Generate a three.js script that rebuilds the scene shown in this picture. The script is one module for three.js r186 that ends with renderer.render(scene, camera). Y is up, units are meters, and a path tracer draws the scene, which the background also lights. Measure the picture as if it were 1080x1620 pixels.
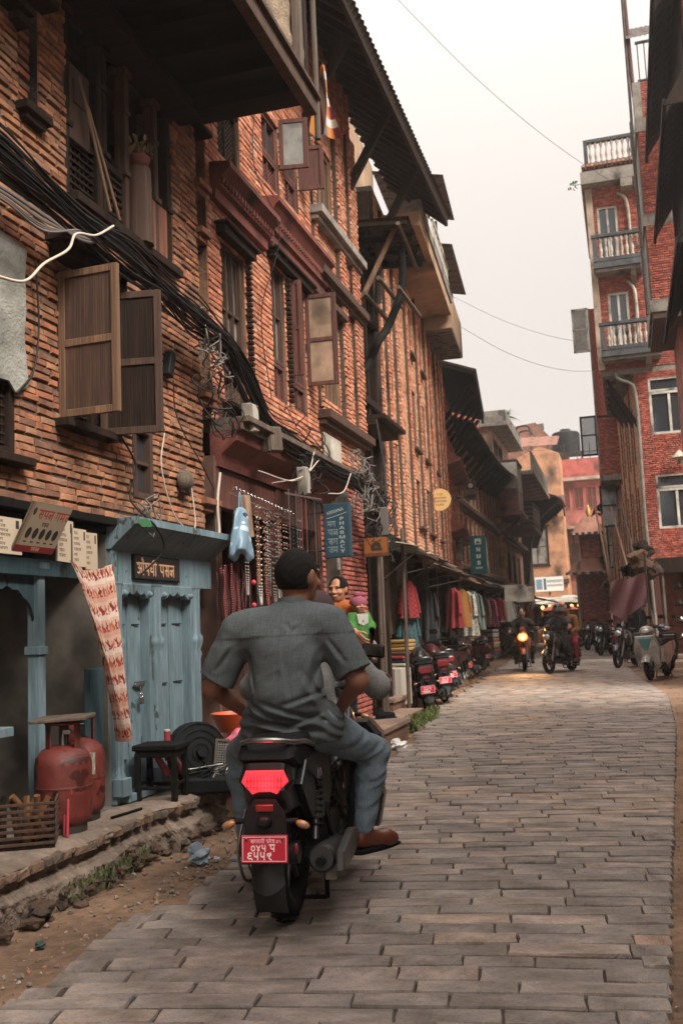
import * as THREE from 'three';
import { mergeGeometries, mergeVertices } from 'three/addons/utils/BufferGeometryUtils.js';
import { RoundedBoxGeometry } from 'three/addons/geometries/RoundedBoxGeometry.js';
import { FontLoader } from 'three/addons/loaders/FontLoader.js';
import { TextGeometry } from 'three/addons/geometries/TextGeometry.js';

// ---------------------------------------------------------------- camera, sky, sun, exposure
const scene = new THREE.Scene();
const FOCAL = 1550, CAMH = 1.28;
const camera = new THREE.PerspectiveCamera(2 * Math.atan(810 / FOCAL) * 180 / Math.PI, 682 / 1024, 0.1, 600);
const CY = THREE.MathUtils.degToRad(16), CP = THREE.MathUtils.degToRad(6.75), CR = THREE.MathUtils.degToRad(2.5);
const camF = new THREE.Vector3(-Math.sin(CY) * Math.cos(CP), Math.sin(CP), -Math.cos(CY) * Math.cos(CP));
const r0 = new THREE.Vector3().crossVectors(camF, new THREE.Vector3(0, 1, 0)).normalize();
const u0 = new THREE.Vector3().crossVectors(r0, camF);
const camR = r0.clone().multiplyScalar(Math.cos(CR)).addScaledVector(u0, -Math.sin(CR));
const camU = u0.clone().multiplyScalar(Math.cos(CR)).addScaledVector(r0, Math.sin(CR));
camera.position.set(0, CAMH, 0);
camera.up.copy(camU);
camera.lookAt(camera.position.clone().add(camF));
camera.focus = 4.9; camera.userData.fStop = 5;
camera.updateMatrixWorld(true);

const renderer = new THREE.WebGLRenderer({ antialias: true });
renderer.setSize(682, 1024);
renderer.toneMapping = THREE.LinearToneMapping;
renderer.toneMappingExposure = 4.0;
renderer.shadowMap.enabled = true;

{ // an even, warm-white overcast sky, a little brighter overhead
  const W = 64, H = 32, d = new Float32Array(W * H * 4);
  for (let y = 0; y < H; y++) {
    const el = ((y + 0.5) / H - 0.5) * Math.PI, s = Math.max(0, Math.sin(el));
    const k = el < 0 ? 0.2 : 0.215 + 0.93 * s * s * s * s;
    for (let x = 0; x < W; x++) d.set([k, k * 0.925, k * 0.868, 1], (y * W + x) * 4);
  }
  const t = new THREE.DataTexture(d, W, H, THREE.RGBAFormat, THREE.FloatType);
  t.mapping = THREE.EquirectangularReflectionMapping; t.magFilter = t.minFilter = THREE.LinearFilter; t.needsUpdate = true;
  scene.background = t; scene.environment = t;
}
const sun = new THREE.DirectionalLight(new THREE.Color(1, 0.93, 0.84), 2.0);
sun.position.set(20, 26, 4); sun.target.position.set(-2, 0, -10);
sun.castShadow = true; sun.shadow.radius = 50; sun.shadow.mapSize.set(2048, 2048);
Object.assign(sun.shadow.camera, { left: -45, right: 45, top: 45, bottom: -45, near: 1, far: 140 });
scene.add(sun, sun.target);
scene.fog = new THREE.FogExp2(new THREE.Color(0.93, 0.87, 0.83), 0.0012);

// ---------------------------------------------------------------- helpers
let seed = 20240;
const rnd = () => { seed |= 0; seed = seed + 0x6D2B79F5 | 0; let t = Math.imul(seed ^ seed >>> 15, 1 | seed); t = t + Math.imul(t ^ t >>> 7, 61 | t) ^ t; return ((t ^ t >>> 14) >>> 0) / 4294967296; };
const rr = (a, b) => a + (b - a) * rnd();
const pick = a => a[Math.floor(rnd() * a.length)];
const V = (x, y, z) => new THREE.Vector3(x, y, z);
const PI = Math.PI, rad = d => d * PI / 180;
const clamp = (x, a, b) => Math.min(b, Math.max(a, x));
function proj(p) { // pixel (of the 1080 x 1620 photograph) and depth of a world point
  const d = p.clone().sub(camera.position), w = d.dot(camF);
  return [540 + FOCAL * d.dot(camR) / w, 810 - FOCAL * d.dot(camU) / w, w];
}
const inView = (p, m = 250) => { const q = proj(p); return q[2] > 0.3 && q[0] > -m && q[0] < 1080 + m && q[1] > -m && q[1] < 1620 + m; };
// tileable value noise
const hash = (x, y, s) => { let h = Math.imul(x, 374761393) + Math.imul(y, 668265263) + Math.imul(s, 974634777) | 0; h = Math.imul(h ^ h >>> 13, 1274126177); return ((h ^ h >>> 16) >>> 0) / 4294967296; };
function vn(x, y, p, q, s) {
  const xi = Math.floor(x), yi = Math.floor(y); let fx = x - xi, fy = y - yi; fx = fx * fx * (3 - 2 * fx); fy = fy * fy * (3 - 2 * fy);
  const m = (a, n) => ((a % n) + n) % n;
  const a = hash(m(xi, p), m(yi, q), s), b = hash(m(xi + 1, p), m(yi, q), s), c = hash(m(xi, p), m(yi + 1, q), s), d = hash(m(xi + 1, p), m(yi + 1, q), s);
  return a + (b - a) * fx + (c - a) * fy + (a - b - c + d) * fx * fy;
}
function fbm(u, v, f, g, o, s) { let r = 0, a = 0.5, t = 0; for (let i = 0; i < o; i++) { r += a * vn(u * f, v * g, f, g, s + i * 17); t += a; a *= 0.55; f *= 2; g *= 2; } return r / t; }
function tex(n, fn, srgb = true) { // fn(u, v) -> [r, g, b] in 0..1
  const d = new Uint8Array(n * n * 4);
  for (let y = 0; y < n; y++) for (let x = 0; x < n; x++) { const c = fn(x / n, y / n); const i = (y * n + x) * 4; d[i] = clamp(c[0], 0, 1) * 255; d[i + 1] = clamp(c[1], 0, 1) * 255; d[i + 2] = clamp(c[2], 0, 1) * 255; d[i + 3] = 255; }
  const t = new THREE.DataTexture(d, n, n); t.wrapS = t.wrapT = THREE.RepeatWrapping; t.magFilter = t.minFilter = THREE.LinearFilter;
  if (srgb) t.colorSpace = THREE.SRGBColorSpace; t.needsUpdate = true; return t;
}
const g3 = x => [x, x, x];
const sized = (t, m, m2 = m) => { const c = t.clone(); c.repeat.set(1 / m, 1 / m2); c.needsUpdate = true; return c; };
const T = {};
T.grime = tex(512, (u, v) => { const a = fbm(u, v, 4, 4, 6, 1), b = fbm(u, v, 24, 24, 3, 9), c = fbm(u, v, 3, 3, 4, 31); const k = 0.62 + 0.42 * a + 0.16 * (b - 0.5) - (c > 0.56 ? (c - 0.56) * 1.3 : 0); return [k, k * (0.985 + 0.03 * b), k * (0.96 + 0.05 * a)]; });
T.rough = tex(512, (u, v) => g3(0.5 * fbm(u, v, 8, 8, 6, 3) + 0.5 * fbm(u, v, 40, 40, 3, 5)), false);
T.wood = tex(512, (u, v) => { const g = fbm(u, v, 2, 64, 4, 7), k2 = fbm(u, v, 3, 12, 4, 8), k = 0.5 + 0.45 * g + 0.3 * (k2 - 0.5) - (hash(Math.floor(v * 128), 0, 4) < 0.05 ? 0.18 * fbm(u, v, 6, 6, 2, 3) : 0); return [k, k * 0.97, k * 0.93]; });
T.peel = tex(512, (u, v) => { const a = fbm(u, v, 5, 3, 6, 13), b = fbm(u, v, 40, 6, 4, 14), c = fbm(u, v, 3, 3, 5, 15); if (a > 0.63 && b > 0.42) return [0.42 + 0.2 * b, 0.38 + 0.2 * b, 0.33 + 0.2 * b]; const k = 0.72 + 0.3 * b + 0.2 * (c - 0.5); return [k, k, k * 0.99]; });
T.stone = tex(512, (u, v) => { const a = fbm(u, v, 3, 4, 6, 21), b = fbm(u, v, 9, 16, 4, 22), c = fbm(u, v, 60, 60, 2, 23), e = Math.abs(fbm(u, v, 4, 4, 5, 24) - 0.5); let k = 0.55 + 0.5 * a + 0.2 * (b - 0.5) + 0.16 * (c - 0.5); if (e < 0.004) k *= 0.86; const w = fbm(u, v, 5, 5, 4, 25); return [k * (1 + 0.06 * (w - 0.5)), k * (0.985), k * (0.96 - 0.1 * (w - 0.5))]; });
T.brick = tex(256, (u, v) => { const a = fbm(u, v, 4, 4, 5, 41), b = fbm(u, v, 40, 40, 3, 42), p = vn(u * 50, v * 50, 50, 50, 43); let k = 0.6 + 0.5 * a + 0.3 * (b - 0.5); if (p > 0.9) k *= 0.8; const e = fbm(u, v, 5, 5, 5, 44); return e > 0.66 ? [k * 1.05, k * 1.08, k * 1.1] : [k, k, k]; });
T.cloth = tex(256, (u, v) => { const w = Math.sin(u * PI * 2 * 64) * Math.sin(v * PI * 2 * 64), s = fbm(u, v, 6, 90, 2, 51), s2 = fbm(u, v, 90, 6, 2, 52), k = 0.78 + 0.06 * w + 0.16 * (s - 0.5) + 0.22 * (s2 - 0.5) + 0.1 * (fbm(u, v, 4, 4, 4, 53) - 0.5); return [k, k, k]; });
T.dirt = tex(512, (u, v) => { const a = fbm(u, v, 3, 3, 6, 61), b = fbm(u, v, 30, 30, 4, 62), p = vn(u * 70, v * 70, 70, 70, 63); const k = 0.6 + 0.4 * a + 0.3 * (b - 0.5) + (p > 0.9 ? 0.14 : 0); return [k, k * 0.97, k * 0.94]; });
T.rust = tex(256, (u, v) => { const a = fbm(u, v, 4, 4, 6, 71), b = fbm(u, v, 12, 12, 4, 72); const k = 0.75 + 0.3 * b; return a > 0.6 ? [k * 0.62, k * 0.5, k * 0.42] : [k, k * (0.94 + 0.1 * a), k * (0.94 + 0.1 * a)]; });
const TS = { grime1: sized(T.grime, 1.3), grime3: sized(T.grime, 3.1), rough: sized(T.rough, 0.5), roughF: sized(T.rough, 0.18), wood: sized(T.wood, 0.6, 0.32), woodV: null, peel: sized(T.peel, 0.9, 0.9), stone: sized(T.stone, 0.55), brick: sized(T.brick, 0.25), cloth: sized(T.cloth, 0.16), dirt: sized(T.dirt, 1.2), rust: sized(T.rust, 0.35), roughBig: sized(T.rough, 1.4) };
TS.woodV = TS.wood.clone(); TS.woodV.rotation = PI / 2; TS.woodV.needsUpdate = true;

function mat(r, g, b, o = {}) { // linear base colour
  const { map, bump, bs = 0.004, ...rest } = o;
  const m = new (rest.transmission || rest.clearcoat || rest.sheen || rest.specularIntensity !== undefined ? THREE.MeshPhysicalMaterial : THREE.MeshStandardMaterial)({ roughness: 0.85, metalness: 0, side: THREE.DoubleSide, ...rest });
  m.color.setRGB(r, g, b); if (map) m.map = map; if (bump) { m.bumpMap = bump; m.bumpScale = bs; }
  return m;
}
const wood = (r, g, b, o = {}) => mat(r, g, b, { map: TS.woodV, bump: TS.woodV, bs: 0.003, roughness: 0.8, ...o });
const M = {
  mortar: mat(0.12, 0.078, 0.055, { map: TS.grime1, bump: TS.rough, bs: 0.012, roughness: 0.95 }),
  mortarPale: mat(0.3, 0.165, 0.105, { map: TS.grime1, bump: TS.rough, bs: 0.01, roughness: 0.95 }),
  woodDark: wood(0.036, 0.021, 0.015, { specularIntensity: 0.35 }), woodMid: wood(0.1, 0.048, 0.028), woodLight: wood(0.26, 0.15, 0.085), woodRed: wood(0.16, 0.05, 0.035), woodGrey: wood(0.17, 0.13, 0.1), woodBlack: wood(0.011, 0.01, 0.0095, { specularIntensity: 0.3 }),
  blue: mat(0.165, 0.24, 0.28, { map: TS.peel, bump: TS.woodV, bs: 0.003, roughness: 0.7 }), blueDark: mat(0.05, 0.1, 0.125, { map: TS.peel, bump: TS.woodV, bs: 0.004 }),
  plaster: mat(0.36, 0.35, 0.32, { map: TS.grime1, bump: TS.rough, bs: 0.01, roughness: 0.95 }), plasterTan: mat(0.48, 0.31, 0.2, { map: TS.grime3, bump: TS.rough, bs: 0.004, roughness: 0.95 }),
  maroon: mat(0.21, 0.055, 0.04, { map: TS.grime1, bump: TS.rough, bs: 0.006, roughness: 0.85 }),
  concrete: mat(0.3, 0.27, 0.24, { map: TS.grime1, bump: TS.rough, bs: 0.008, roughness: 0.95 }), concreteDark: mat(0.3, 0.27, 0.24, { map: TS.grime1, bump: TS.rough, bs: 0.008, roughness: 0.95 }),
  cream: mat(0.5, 0.42, 0.34, { map: TS.grime3, bump: TS.rough, bs: 0.003 }), white: mat(0.68, 0.64, 0.58, { map: TS.grime1, roughness: 0.7 }), offwhite: mat(0.5, 0.45, 0.38, { map: TS.grime1, roughness: 0.75 }),
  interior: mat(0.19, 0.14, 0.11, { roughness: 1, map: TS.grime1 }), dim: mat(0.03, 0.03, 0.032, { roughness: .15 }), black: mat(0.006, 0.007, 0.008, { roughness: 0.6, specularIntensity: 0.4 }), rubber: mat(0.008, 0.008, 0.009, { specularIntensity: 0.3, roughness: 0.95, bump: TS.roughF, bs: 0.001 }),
  blackGloss: mat(0.005, 0.006, 0.007, { roughness: 0.4, clearcoat: 0.35, clearcoatRoughness: 0.12 }), steel: mat(0.42, 0.41, 0.4, { metalness: 1, roughness: 0.38, map: TS.grime1 }), chrome: mat(0.7, 0.7, 0.7, { metalness: 1, roughness: 0.16 }), iron: mat(0.06, 0.05, 0.045, { metalness: 0.4, roughness: 0.65, map: TS.rust }),
  tin: mat(0.2, 0.18, 0.165, { metalness: 0.3, roughness: 0.65, map: TS.rust }), tinDark: mat(0.075, 0.06, 0.052, { roughness: 0.75, map: TS.rust }),
  tile: mat(0.27, 0.11, 0.07, { map: TS.grime1, bump: TS.rough, bs: 0.004 }), tileDark: mat(0.1, 0.065, 0.05, { map: TS.grime1, bump: TS.rough, bs: 0.006 }),
  glass: mat(0.03, 0.035, 0.04, { roughness: 0.08, metalness: 0, clearcoat: 1, clearcoatRoughness: 0.05 }), glassPale: mat(0.34, 0.33, 0.31, { roughness: 0.15, map: TS.grime1 }),
  plant: mat(0.06, 0.1, 0.025, { roughness: 0.8 }), plant2: mat(0.1, 0.13, 0.03, { roughness: 0.8 }), moss: mat(0.07, 0.085, 0.025, { roughness: 1 }),
  cableBlack: mat(0.011, 0.01, 0.01, { roughness: 0.6, specularIntensity: 0.6 }), cableGrey: mat(0.11, 0.095, 0.085, { roughness: 0.6 }), cablePale: mat(0.42, 0.36, 0.3, { roughness: 0.6 }),
};
// ---- geometry: position + normal, not indexed; uv in metres is laid on in mesh()
const prep = g => { const n = g.index ? g.toNonIndexed() : g; for (const k of Object.keys(n.attributes)) if (k !== 'position' && k !== 'normal' && k !== 'uv') n.deleteAttribute(k); if (!n.attributes.normal) n.computeVertexNormals(); n.morphAttributes = {}; return n; };
const E0 = new THREE.Euler(), Q0 = new THREE.Quaternion(), M0 = new THREE.Matrix4(), S1 = new THREE.Vector3(1, 1, 1);
function at(g, x = 0, y = 0, z = 0, rx = 0, ry = 0, rz = 0, s = 1) { g = prep(g); E0.set(rx, ry, rz, 'YXZ'); g.applyMatrix4(M0.compose(V(x, y, z), Q0.setFromEuler(E0), typeof s === 'number' ? V(s, s, s) : V(...s))); return g; }
const bx = (w, h, d, x = 0, y = 0, z = 0, rx = 0, ry = 0, rz = 0) => at(new THREE.BoxGeometry(w, h, d), x, y, z, rx, ry, rz);
const cb = (w, h, d, x = 0, y = 0, z = 0, b = 0.006, rx = 0, ry = 0, rz = 0) => at(new RoundedBoxGeometry(w, h, d, 1, Math.min(b, w * 0.45, h * 0.45, d * 0.45)), x, y, z, rx, ry, rz);
const span = (a0, a1, b0, b1, c0, c1, b) => b ? cb(a1 - a0, b1 - b0, c1 - c0, (a0 + a1) / 2, (b0 + b1) / 2, (c0 + c1) / 2, b) : bx(a1 - a0, b1 - b0, c1 - c0, (a0 + a1) / 2, (b0 + b1) / 2, (c0 + c1) / 2);
const cy = (r0, r1, h, x = 0, y = 0, z = 0, rx = 0, ry = 0, rz = 0, n = 16) => at(new THREE.CylinderGeometry(r0, r1, h, n), x, y, z, rx, ry, rz);
const sp = (r, x = 0, y = 0, z = 0, s = 1, n = 14) => at(new THREE.SphereGeometry(r, n, Math.max(6, n * 0.7 | 0)), x, y, z, 0, 0, 0, s);
const to = (R_, r, x = 0, y = 0, z = 0, rx = 0, ry = 0, rz = 0, n = 28, m = 10, arc = 2 * PI) => at(new THREE.TorusGeometry(R_, r, m, n, arc), x, y, z, rx, ry, rz);
const la = (pts, x = 0, y = 0, z = 0, n = 20) => at(new THREE.LatheGeometry(pts.map(p => new THREE.Vector2(p[0], p[1])), n), x, y, z);
const tu = (pts, r, n = 24, m = 6) => prep(new THREE.TubeGeometry(new THREE.CatmullRomCurve3(pts.map(p => p.isVector3 ? p : V(...p))), n, r, m, false));
function rod(a, b, r0, r1 = r0, n = 8) { const A = V(...a), B = V(...b), d = B.clone().sub(A), L = d.length(), g = new THREE.CylinderGeometry(r1, r0, L, n); g.applyQuaternion(Q0.setFromUnitVectors(V(0, 1, 0), d.normalize())); return at(g, (A.x + B.x) / 2, (A.y + B.y) / 2, (A.z + B.z) / 2); }
function beam(a, b, w, h) { const A = V(...a), B = V(...b), d = B.clone().sub(A), L = d.length(), m = new THREE.Matrix4().lookAt(A, B, V(0, 1, 0)).setPosition((A.x + B.x) / 2, (A.y + B.y) / 2, (A.z + B.z) / 2); const g = prep(new THREE.BoxGeometry(w, h, L)); g.applyMatrix4(m); return g; }
function poly(pts, d, o = {}) { // outline in xy, extruded by d along +z
  const s = new THREE.Shape(pts.map(p => new THREE.Vector2(...p)));
  for (const h of o.holes || []) s.holes.push(new THREE.Path(h.map(p => new THREE.Vector2(...p))));
  return prep(new THREE.ExtrudeGeometry(s, { depth: d, bevelEnabled: !!o.bevel, bevelSize: o.bevel || 0, bevelThickness: o.bevel || 0, bevelSegments: o.seg || 1, curveSegments: 6 }));
}
function quadSheet(nu, nv, fn) { // a fine sheet from fn(a, b) -> [x, y, z]
  const p = [], ix = []; for (let j = 0; j <= nv; j++) for (let i = 0; i <= nu; i++) p.push(...fn(i / nu, j / nv));
  for (let j = 0; j < nv; j++) for (let i = 0; i < nu; i++) { const a = j * (nu + 1) + i; ix.push(a, a + 1, a + nu + 2, a, a + nu + 2, a + nu + 1); }
  const g = new THREE.BufferGeometry(); g.setAttribute('position', new THREE.Float32BufferAttribute(p, 3)); const uv = []; for (let j = 0; j <= nv; j++) for (let i = 0; i <= nu; i++) uv.push(i / nu, j / nv); g.setAttribute('uv', new THREE.Float32BufferAttribute(uv, 2)); g.setIndex(ix); g.computeVertexNormals(); return g;
}
function boxUV(g, ox = 0, oy = 0) {
  const p = g.attributes.position, n = g.attributes.normal, uv = new Float32Array(p.count * 2);
  for (let i = 0; i < p.count; i++) { const ax = Math.abs(n.getX(i)), ay = Math.abs(n.getY(i)), az = Math.abs(n.getZ(i)), x = p.getX(i), y = p.getY(i), z = p.getZ(i);
    if (ay >= ax && ay >= az) uv.set([x + ox, z + oy], i * 2); else if (ax > az) uv.set([z + ox, y + oy], i * 2); else uv.set([x + ox, y + oy], i * 2); }
  g.setAttribute('uv', new THREE.BufferAttribute(uv, 2)); return g;
}
const used = {};
const numbered = n => { const k = used[n] = (used[n] ?? -1) + 1; return k ? `${n}_${String(k).padStart(3, '0')}` : n; };
function merge(list) { const a = (Array.isArray(list) ? list : [list]).map(g => { g = prep(g); g.deleteAttribute('uv'); return g; }); return a.length > 1 ? mergeGeometries(a) : a[0]; }
function mesh(name, list, m, parent = scene, keep = false) { // one named mesh; top-level names get numbered
  const g = keep ? list : boxUV(merge(list), rnd() * 3, rnd() * 3);
  const o = new THREE.Mesh(g, m); o.castShadow = o.receiveShadow = true; o.name = parent === scene ? numbered(name) : name; parent.add(o); return o;
}
function tag(o, label, category, group) { o.userData.label = label; o.userData.category = category; if (group) o.userData.group = group; return o; }
function thing(name, label, category, pos = [0, 0, 0], turn = 0, group) { const o = new THREE.Group(); o.name = numbered(name); o.position.set(...pos); o.rotation.y = turn; scene.add(o); return tag(o, label, category, group); }
function dup(o, pos, turn, label, group) { const c = o.clone(); c.name = numbered(o.name.replace(/_\d+$/, '')); c.userData = { ...o.userData }; c.position.set(...pos); if (turn !== undefined) c.rotation.y = turn; if (label) c.userData.label = label; if (group) c.userData.group = group; scene.add(c); return c; }
const struct = (o) => { o.userData.kind = 'structure'; return o; };
const stuff = (o) => { o.userData.kind = 'stuff'; return o; };
// text or print on a thin board, drawn on a canvas: returns a material
function canvasMat(w, h, draw, o = {}) { const c = document.createElement('canvas'); c.width = w; c.height = h; draw(c.getContext('2d'), w, h); const t = new THREE.CanvasTexture(c); t.colorSpace = THREE.SRGBColorSpace; t.magFilter = THREE.LinearFilter; return mat(o.k || 1, o.k || 1, o.k || 1, { roughness: 0.8, ...o.m, map: t }); }
const plane = (w, h, x, y, z, rx = 0, ry = 0, rz = 0) => at(new THREE.PlaneGeometry(w, h), x, y, z, rx, ry, rz);

// ---- bricks
function brickGeo(s, ix = 0.035, iy = 0.12, dz = 0.3) { // unit brick, front at z = 0.5
  const j = k => (hash(k, s, 77) - 0.5) * 0.05;
  const c = [[-.5, -.5], [.5, -.5], [.5, .5], [-.5, .5]], P = [];
  c.forEach((q, i) => P.push([q[0], q[1], -.5])); c.forEach((q, i) => P.push([q[0] * (1 + j(i)), q[1] * (1 + j(i + 4) * 2), .5 - dz + j(i + 8)])); c.forEach((q, i) => P.push([q[0] * (1 - 2 * ix) + j(i + 12) * .4, q[1] * (1 - 2 * iy) + j(i + 16), .5 + j(i + 20) * 2]));
  const f = []; const quad = (a, b, c2, d) => f.push(a, b, c2, a, c2, d);
  for (let i = 0; i < 4; i++) { const n = (i + 1) % 4; quad(i, n, n + 4, i + 4); quad(i + 4, n + 4, n + 8, i + 8); } quad(8, 9, 10, 11);
  const pos = []; for (const i of f) pos.push(...P[i]);
  const g = new THREE.BufferGeometry(); g.setAttribute('position', new THREE.Float32BufferAttribute(pos, 3)); g.computeVertexNormals();
  const uv = []; for (const i of f) uv.push(P[i][0] * .2 + hash(s, 1, 5), P[i][1] * .06 + P[i][2] * .03 + hash(s, 2, 5)); g.setAttribute('uv', new THREE.Float32BufferAttribute(uv, 2)); return g;
}
const brickGeos = [0, 1, 2, 3, 4, 5].map(s => brickGeo(s));
const brickM = {};
function brickMats(key, tones) { return brickM[key] ??= tones.map(t => mat(...t, { map: TS.brick, bump: TS.brick, bs: 0.004, roughness: 0.95 })); }
const TONES = {
  b1: [[0.37, 0.162, 0.081], [0.314, 0.134, 0.067], [0.425, 0.199, 0.102], [0.277, 0.11, 0.056], [0.351, 0.183, 0.105], [0.398, 0.146, 0.07], [0.222, 0.102, 0.06]],
  b2: [[0.624, 0.242, 0.133], [0.562, 0.207, 0.11], [0.666, 0.282, 0.16], [0.52, 0.176, 0.091], [0.603, 0.29, 0.179], [0.447, 0.163, 0.091]],
  b3: [[0.66, 0.335, 0.185], [0.6, 0.288, 0.16], [0.7, 0.372, 0.21], [0.55, 0.251, 0.139], [0.62, 0.344, 0.202]],
  red: [[.46, .12, .085], [.4, .1, .07], [.52, .15, .1], [.35, .085, .06]],
  old: [[.42, .23, .14], [.36, .18, .11], [.46, .27, .17], [.3, .15, .1]],
};
const whiteM = {}; // instanced bricks: tint comes per copy
function facade(house, o) { // a brick wall in the xy plane of the house (z outward): backing sheet with openings, bricks laid in courses
  const { u0, u1, v0, v1, holes = [], tones = 'b1', course = 0.058, len = 0.2, gap = 0.011, depth = 0.042, thick = 0.28, singles = 300, z = 0, name = 'wall', uneven = 1, mortar = M.mortar, ry = 0 } = o;
  const wall = mesh(name, at(poly([[u0, v0], [u1, v0], [u1, v1], [u0, v1]], thick, { holes: holes.filter(h => !h.paint).map(h => [[Math.max(h[0], u0 + .001), Math.max(h[2], v0 + .001)], [Math.min(h[1], u1 - .001), Math.max(h[2], v0 + .001)], [Math.min(h[1], u1 - .001), Math.min(h[3], v1 - .001)], [Math.max(h[0], u0 + .001), Math.min(h[3], v1 - .001)]]) }), 0, 0, z - thick), mortar, house);
  wall.rotation.y = ry; house.updateMatrixWorld(true);
  const HM = wall.matrixWorld, ms = brickMats(tones, TONES[tones]), list = [], w = V(), nrm = V(0, 0, 1).transformDirection(HM);
  let row = 0;
  for (let v = v0; v < v1 - course * .5; v += course, row++) {
    let u = u0 - (row % 2 ? len * .5 : 0) - rnd() * .02;
    const wob = uneven * .004 * Math.sin(row * 1.7);
    while (u < u1) {
      const L = len * (rnd() < .12 ? .55 : rr(.88, 1.1)), a = Math.max(u, u0), b = Math.min(u + L, u1); u += L;
      let pieces = [[a + gap * .65, b - gap * .65]];
      for (const h of holes) if (v + course * .5 > h[2] && v + course * .5 < h[3]) { const nx = []; for (const p of pieces) { if (p[1] <= h[0] || p[0] >= h[1]) nx.push(p); else { if (p[0] < h[0]) nx.push([p[0], h[0] - .003]); if (p[1] > h[1]) nx.push([h[1] + .003, p[1]]); } } pieces = nx; }
      for (const p of pieces) { const bw = p[1] - p[0]; if (bw < .025) continue;
        w.set((p[0] + p[1]) / 2, v + course / 2, z).applyMatrix4(HM); const q = proj(w); if (q[2] < .3 || q[0] < -260 || q[0] > 1340 || q[1] < -260 || q[1] > 1800) continue;
        const seen = q[0] > -10 && q[0] < 1090 && q[1] > -10 && q[1] < 1630, dv = camera.position.clone().sub(w), dist = dv.length();
        list.push({ x: (p[0] + p[1]) / 2, y: v + course / 2 + wob + uneven * rr(-.002, .002), w: bw, h: course - gap * rr(.8, 1.3), d: depth * (rnd() < .05 ? .6 : 1), z: z + rr(-.5, .5) * .006 * uneven, k: (seen ? 1 : 0) * bw * Math.abs(dv.dot(nrm)) / dist / dist / dist, t: Math.floor(rnd() * ms.length), patch: fbm((p[0] + 50) / 9 % 1, v / 9, 5, 5, 4, 88 + u0 | 0) }); }
    }
  }
  list.sort((a, b) => b.k - a.k);
  const pal = (b) => { let i = b.t; if (b.patch > .57 && rnd() < .7) i = ms.length - 1 - (i % 2); else if (b.patch < .42 && rnd() < .6) i = 2; return i % ms.length; };
  list.slice(0, singles).forEach((b, i) => { const m = new THREE.Mesh(brickGeos[i % 6], ms[pal(b)]); m.name = 'brick'; m.castShadow = m.receiveShadow = true; m.scale.set(b.w, b.h, b.d); m.position.set(b.x, b.y, b.z); m.rotation.z = uneven * rr(-.012, .012); m.rotation.y = uneven * rr(-.02, .02); wall.add(m); });
  const rest = list.slice(singles); 
  if (rest.length) {
    whiteM.b ??= mat(1, 1, 1, { map: TS.brick, bump: TS.brick, bs: 0.004, roughness: 0.95 });
    const im = new THREE.InstancedMesh(brickGeos[1], whiteM.b, rest.length), c = new THREE.Color(), tn = TONES[tones];
    rest.forEach((b, i) => { E0.set(0, uneven * rr(-.02, .02), (rnd() < .5 ? PI : 0) + uneven * rr(-.012, .012)); im.setMatrixAt(i, M0.compose(V(b.x, b.y, b.z), Q0.setFromEuler(E0), V(b.w, b.h, b.d))); const t = tn[pal(b)], k = rr(.85, 1.15) * (.82 + .36 * b.patch); im.setColorAt(i, c.setRGB(t[0] * k, t[1] * k, t[2] * k)); });
    im.name = 'bricks'; im.castShadow = im.receiveShadow = true; stuff(im); wall.add(im);
  }
  return wall;
}
const house = (name, label, x, z, turn, group) => thing(name, label, 'building', [x, 0, z], turn, group);
// edges of the paving in plan: the street bends a little to the left as it goes away
const curve = (t, z) => { for (let i = 1; i < t.length; i++) if (z >= t[i][0]) { const a = t[i - 1], b = t[i], k = (z - a[0]) / (b[0] - a[0]); return a[1] + (b[1] - a[1]) * k; } return t[t.length - 1][1]; };
const roadL = z => curve([[2, -2.27], [-8, -2.27], [-11, -2.45], [-15, -2.92], [-23.5, -3.35], [-46, -4.7], [-80, -6.3]], z);
const roadR = z => curve([[2, .02], [-3.4, .03], [-5, .1], [-8, .24], [-12, .42], [-16.5, .5], [-22, .1], [-28, -.25], [-47, -1.07], [-80, -3]], z);
// ---------------------------------------------------------------- ground, paving, kerb plinth
{
  const N = (x, z) => vn(x * 1.3 + 100, z * 1.3 + 300, 4096, 4096, 5) * .6 + vn(x * 6 + 100, z * 6 + 300, 4096, 4096, 6) * .25 + vn(x * 17 + 100, z * 17 + 300, 4096, 4096, 8) * .15;
  // fine sheet in the street, running out to a coarse sheet to the horizon
  const xs = [-300, -120, -40, -14], zs = [60, 20, 6, 0]; for (let x = -8; x <= 6.001; x += .06) xs.push(x); xs.push(14, 40, 120, 300); for (let z = -1; z >= -16; z -= .06) zs.push(z); for (let z = -16.3; z > -80; z -= .5) zs.push(z); zs.push(-100, -150, -300, -560);
  const p = [], ix = [], uv = []; for (const z of zs) for (const x of xs) { const far = Math.abs(x) > 10 || z > -.5 || z < -90; const under = !far && x > roadL(z) + .2 && x < roadR(z) - .1; p.push(x, (under ? -.06 : -.026) + (far ? 0 : (N(x, z) - .5) * .026), z); uv.push(x, z); }
  for (let j = 0; j < zs.length - 1; j++) for (let i = 0; i < xs.length - 1; i++) { const a = j * xs.length + i; ix.push(a, a + 1, a + xs.length + 1, a, a + xs.length + 1, a + xs.length); }
  const g = new THREE.BufferGeometry(); g.setAttribute('position', new THREE.Float32BufferAttribute(p, 3)); g.setAttribute('uv', new THREE.Float32BufferAttribute(uv, 2)); g.setIndex(ix); g.computeVertexNormals();
  struct(mesh('ground', g, mat(.27, .175, .115, { map: TS.dirt, bump: TS.dirt, bs: .02, roughness: 1 }), scene, true));
}
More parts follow.
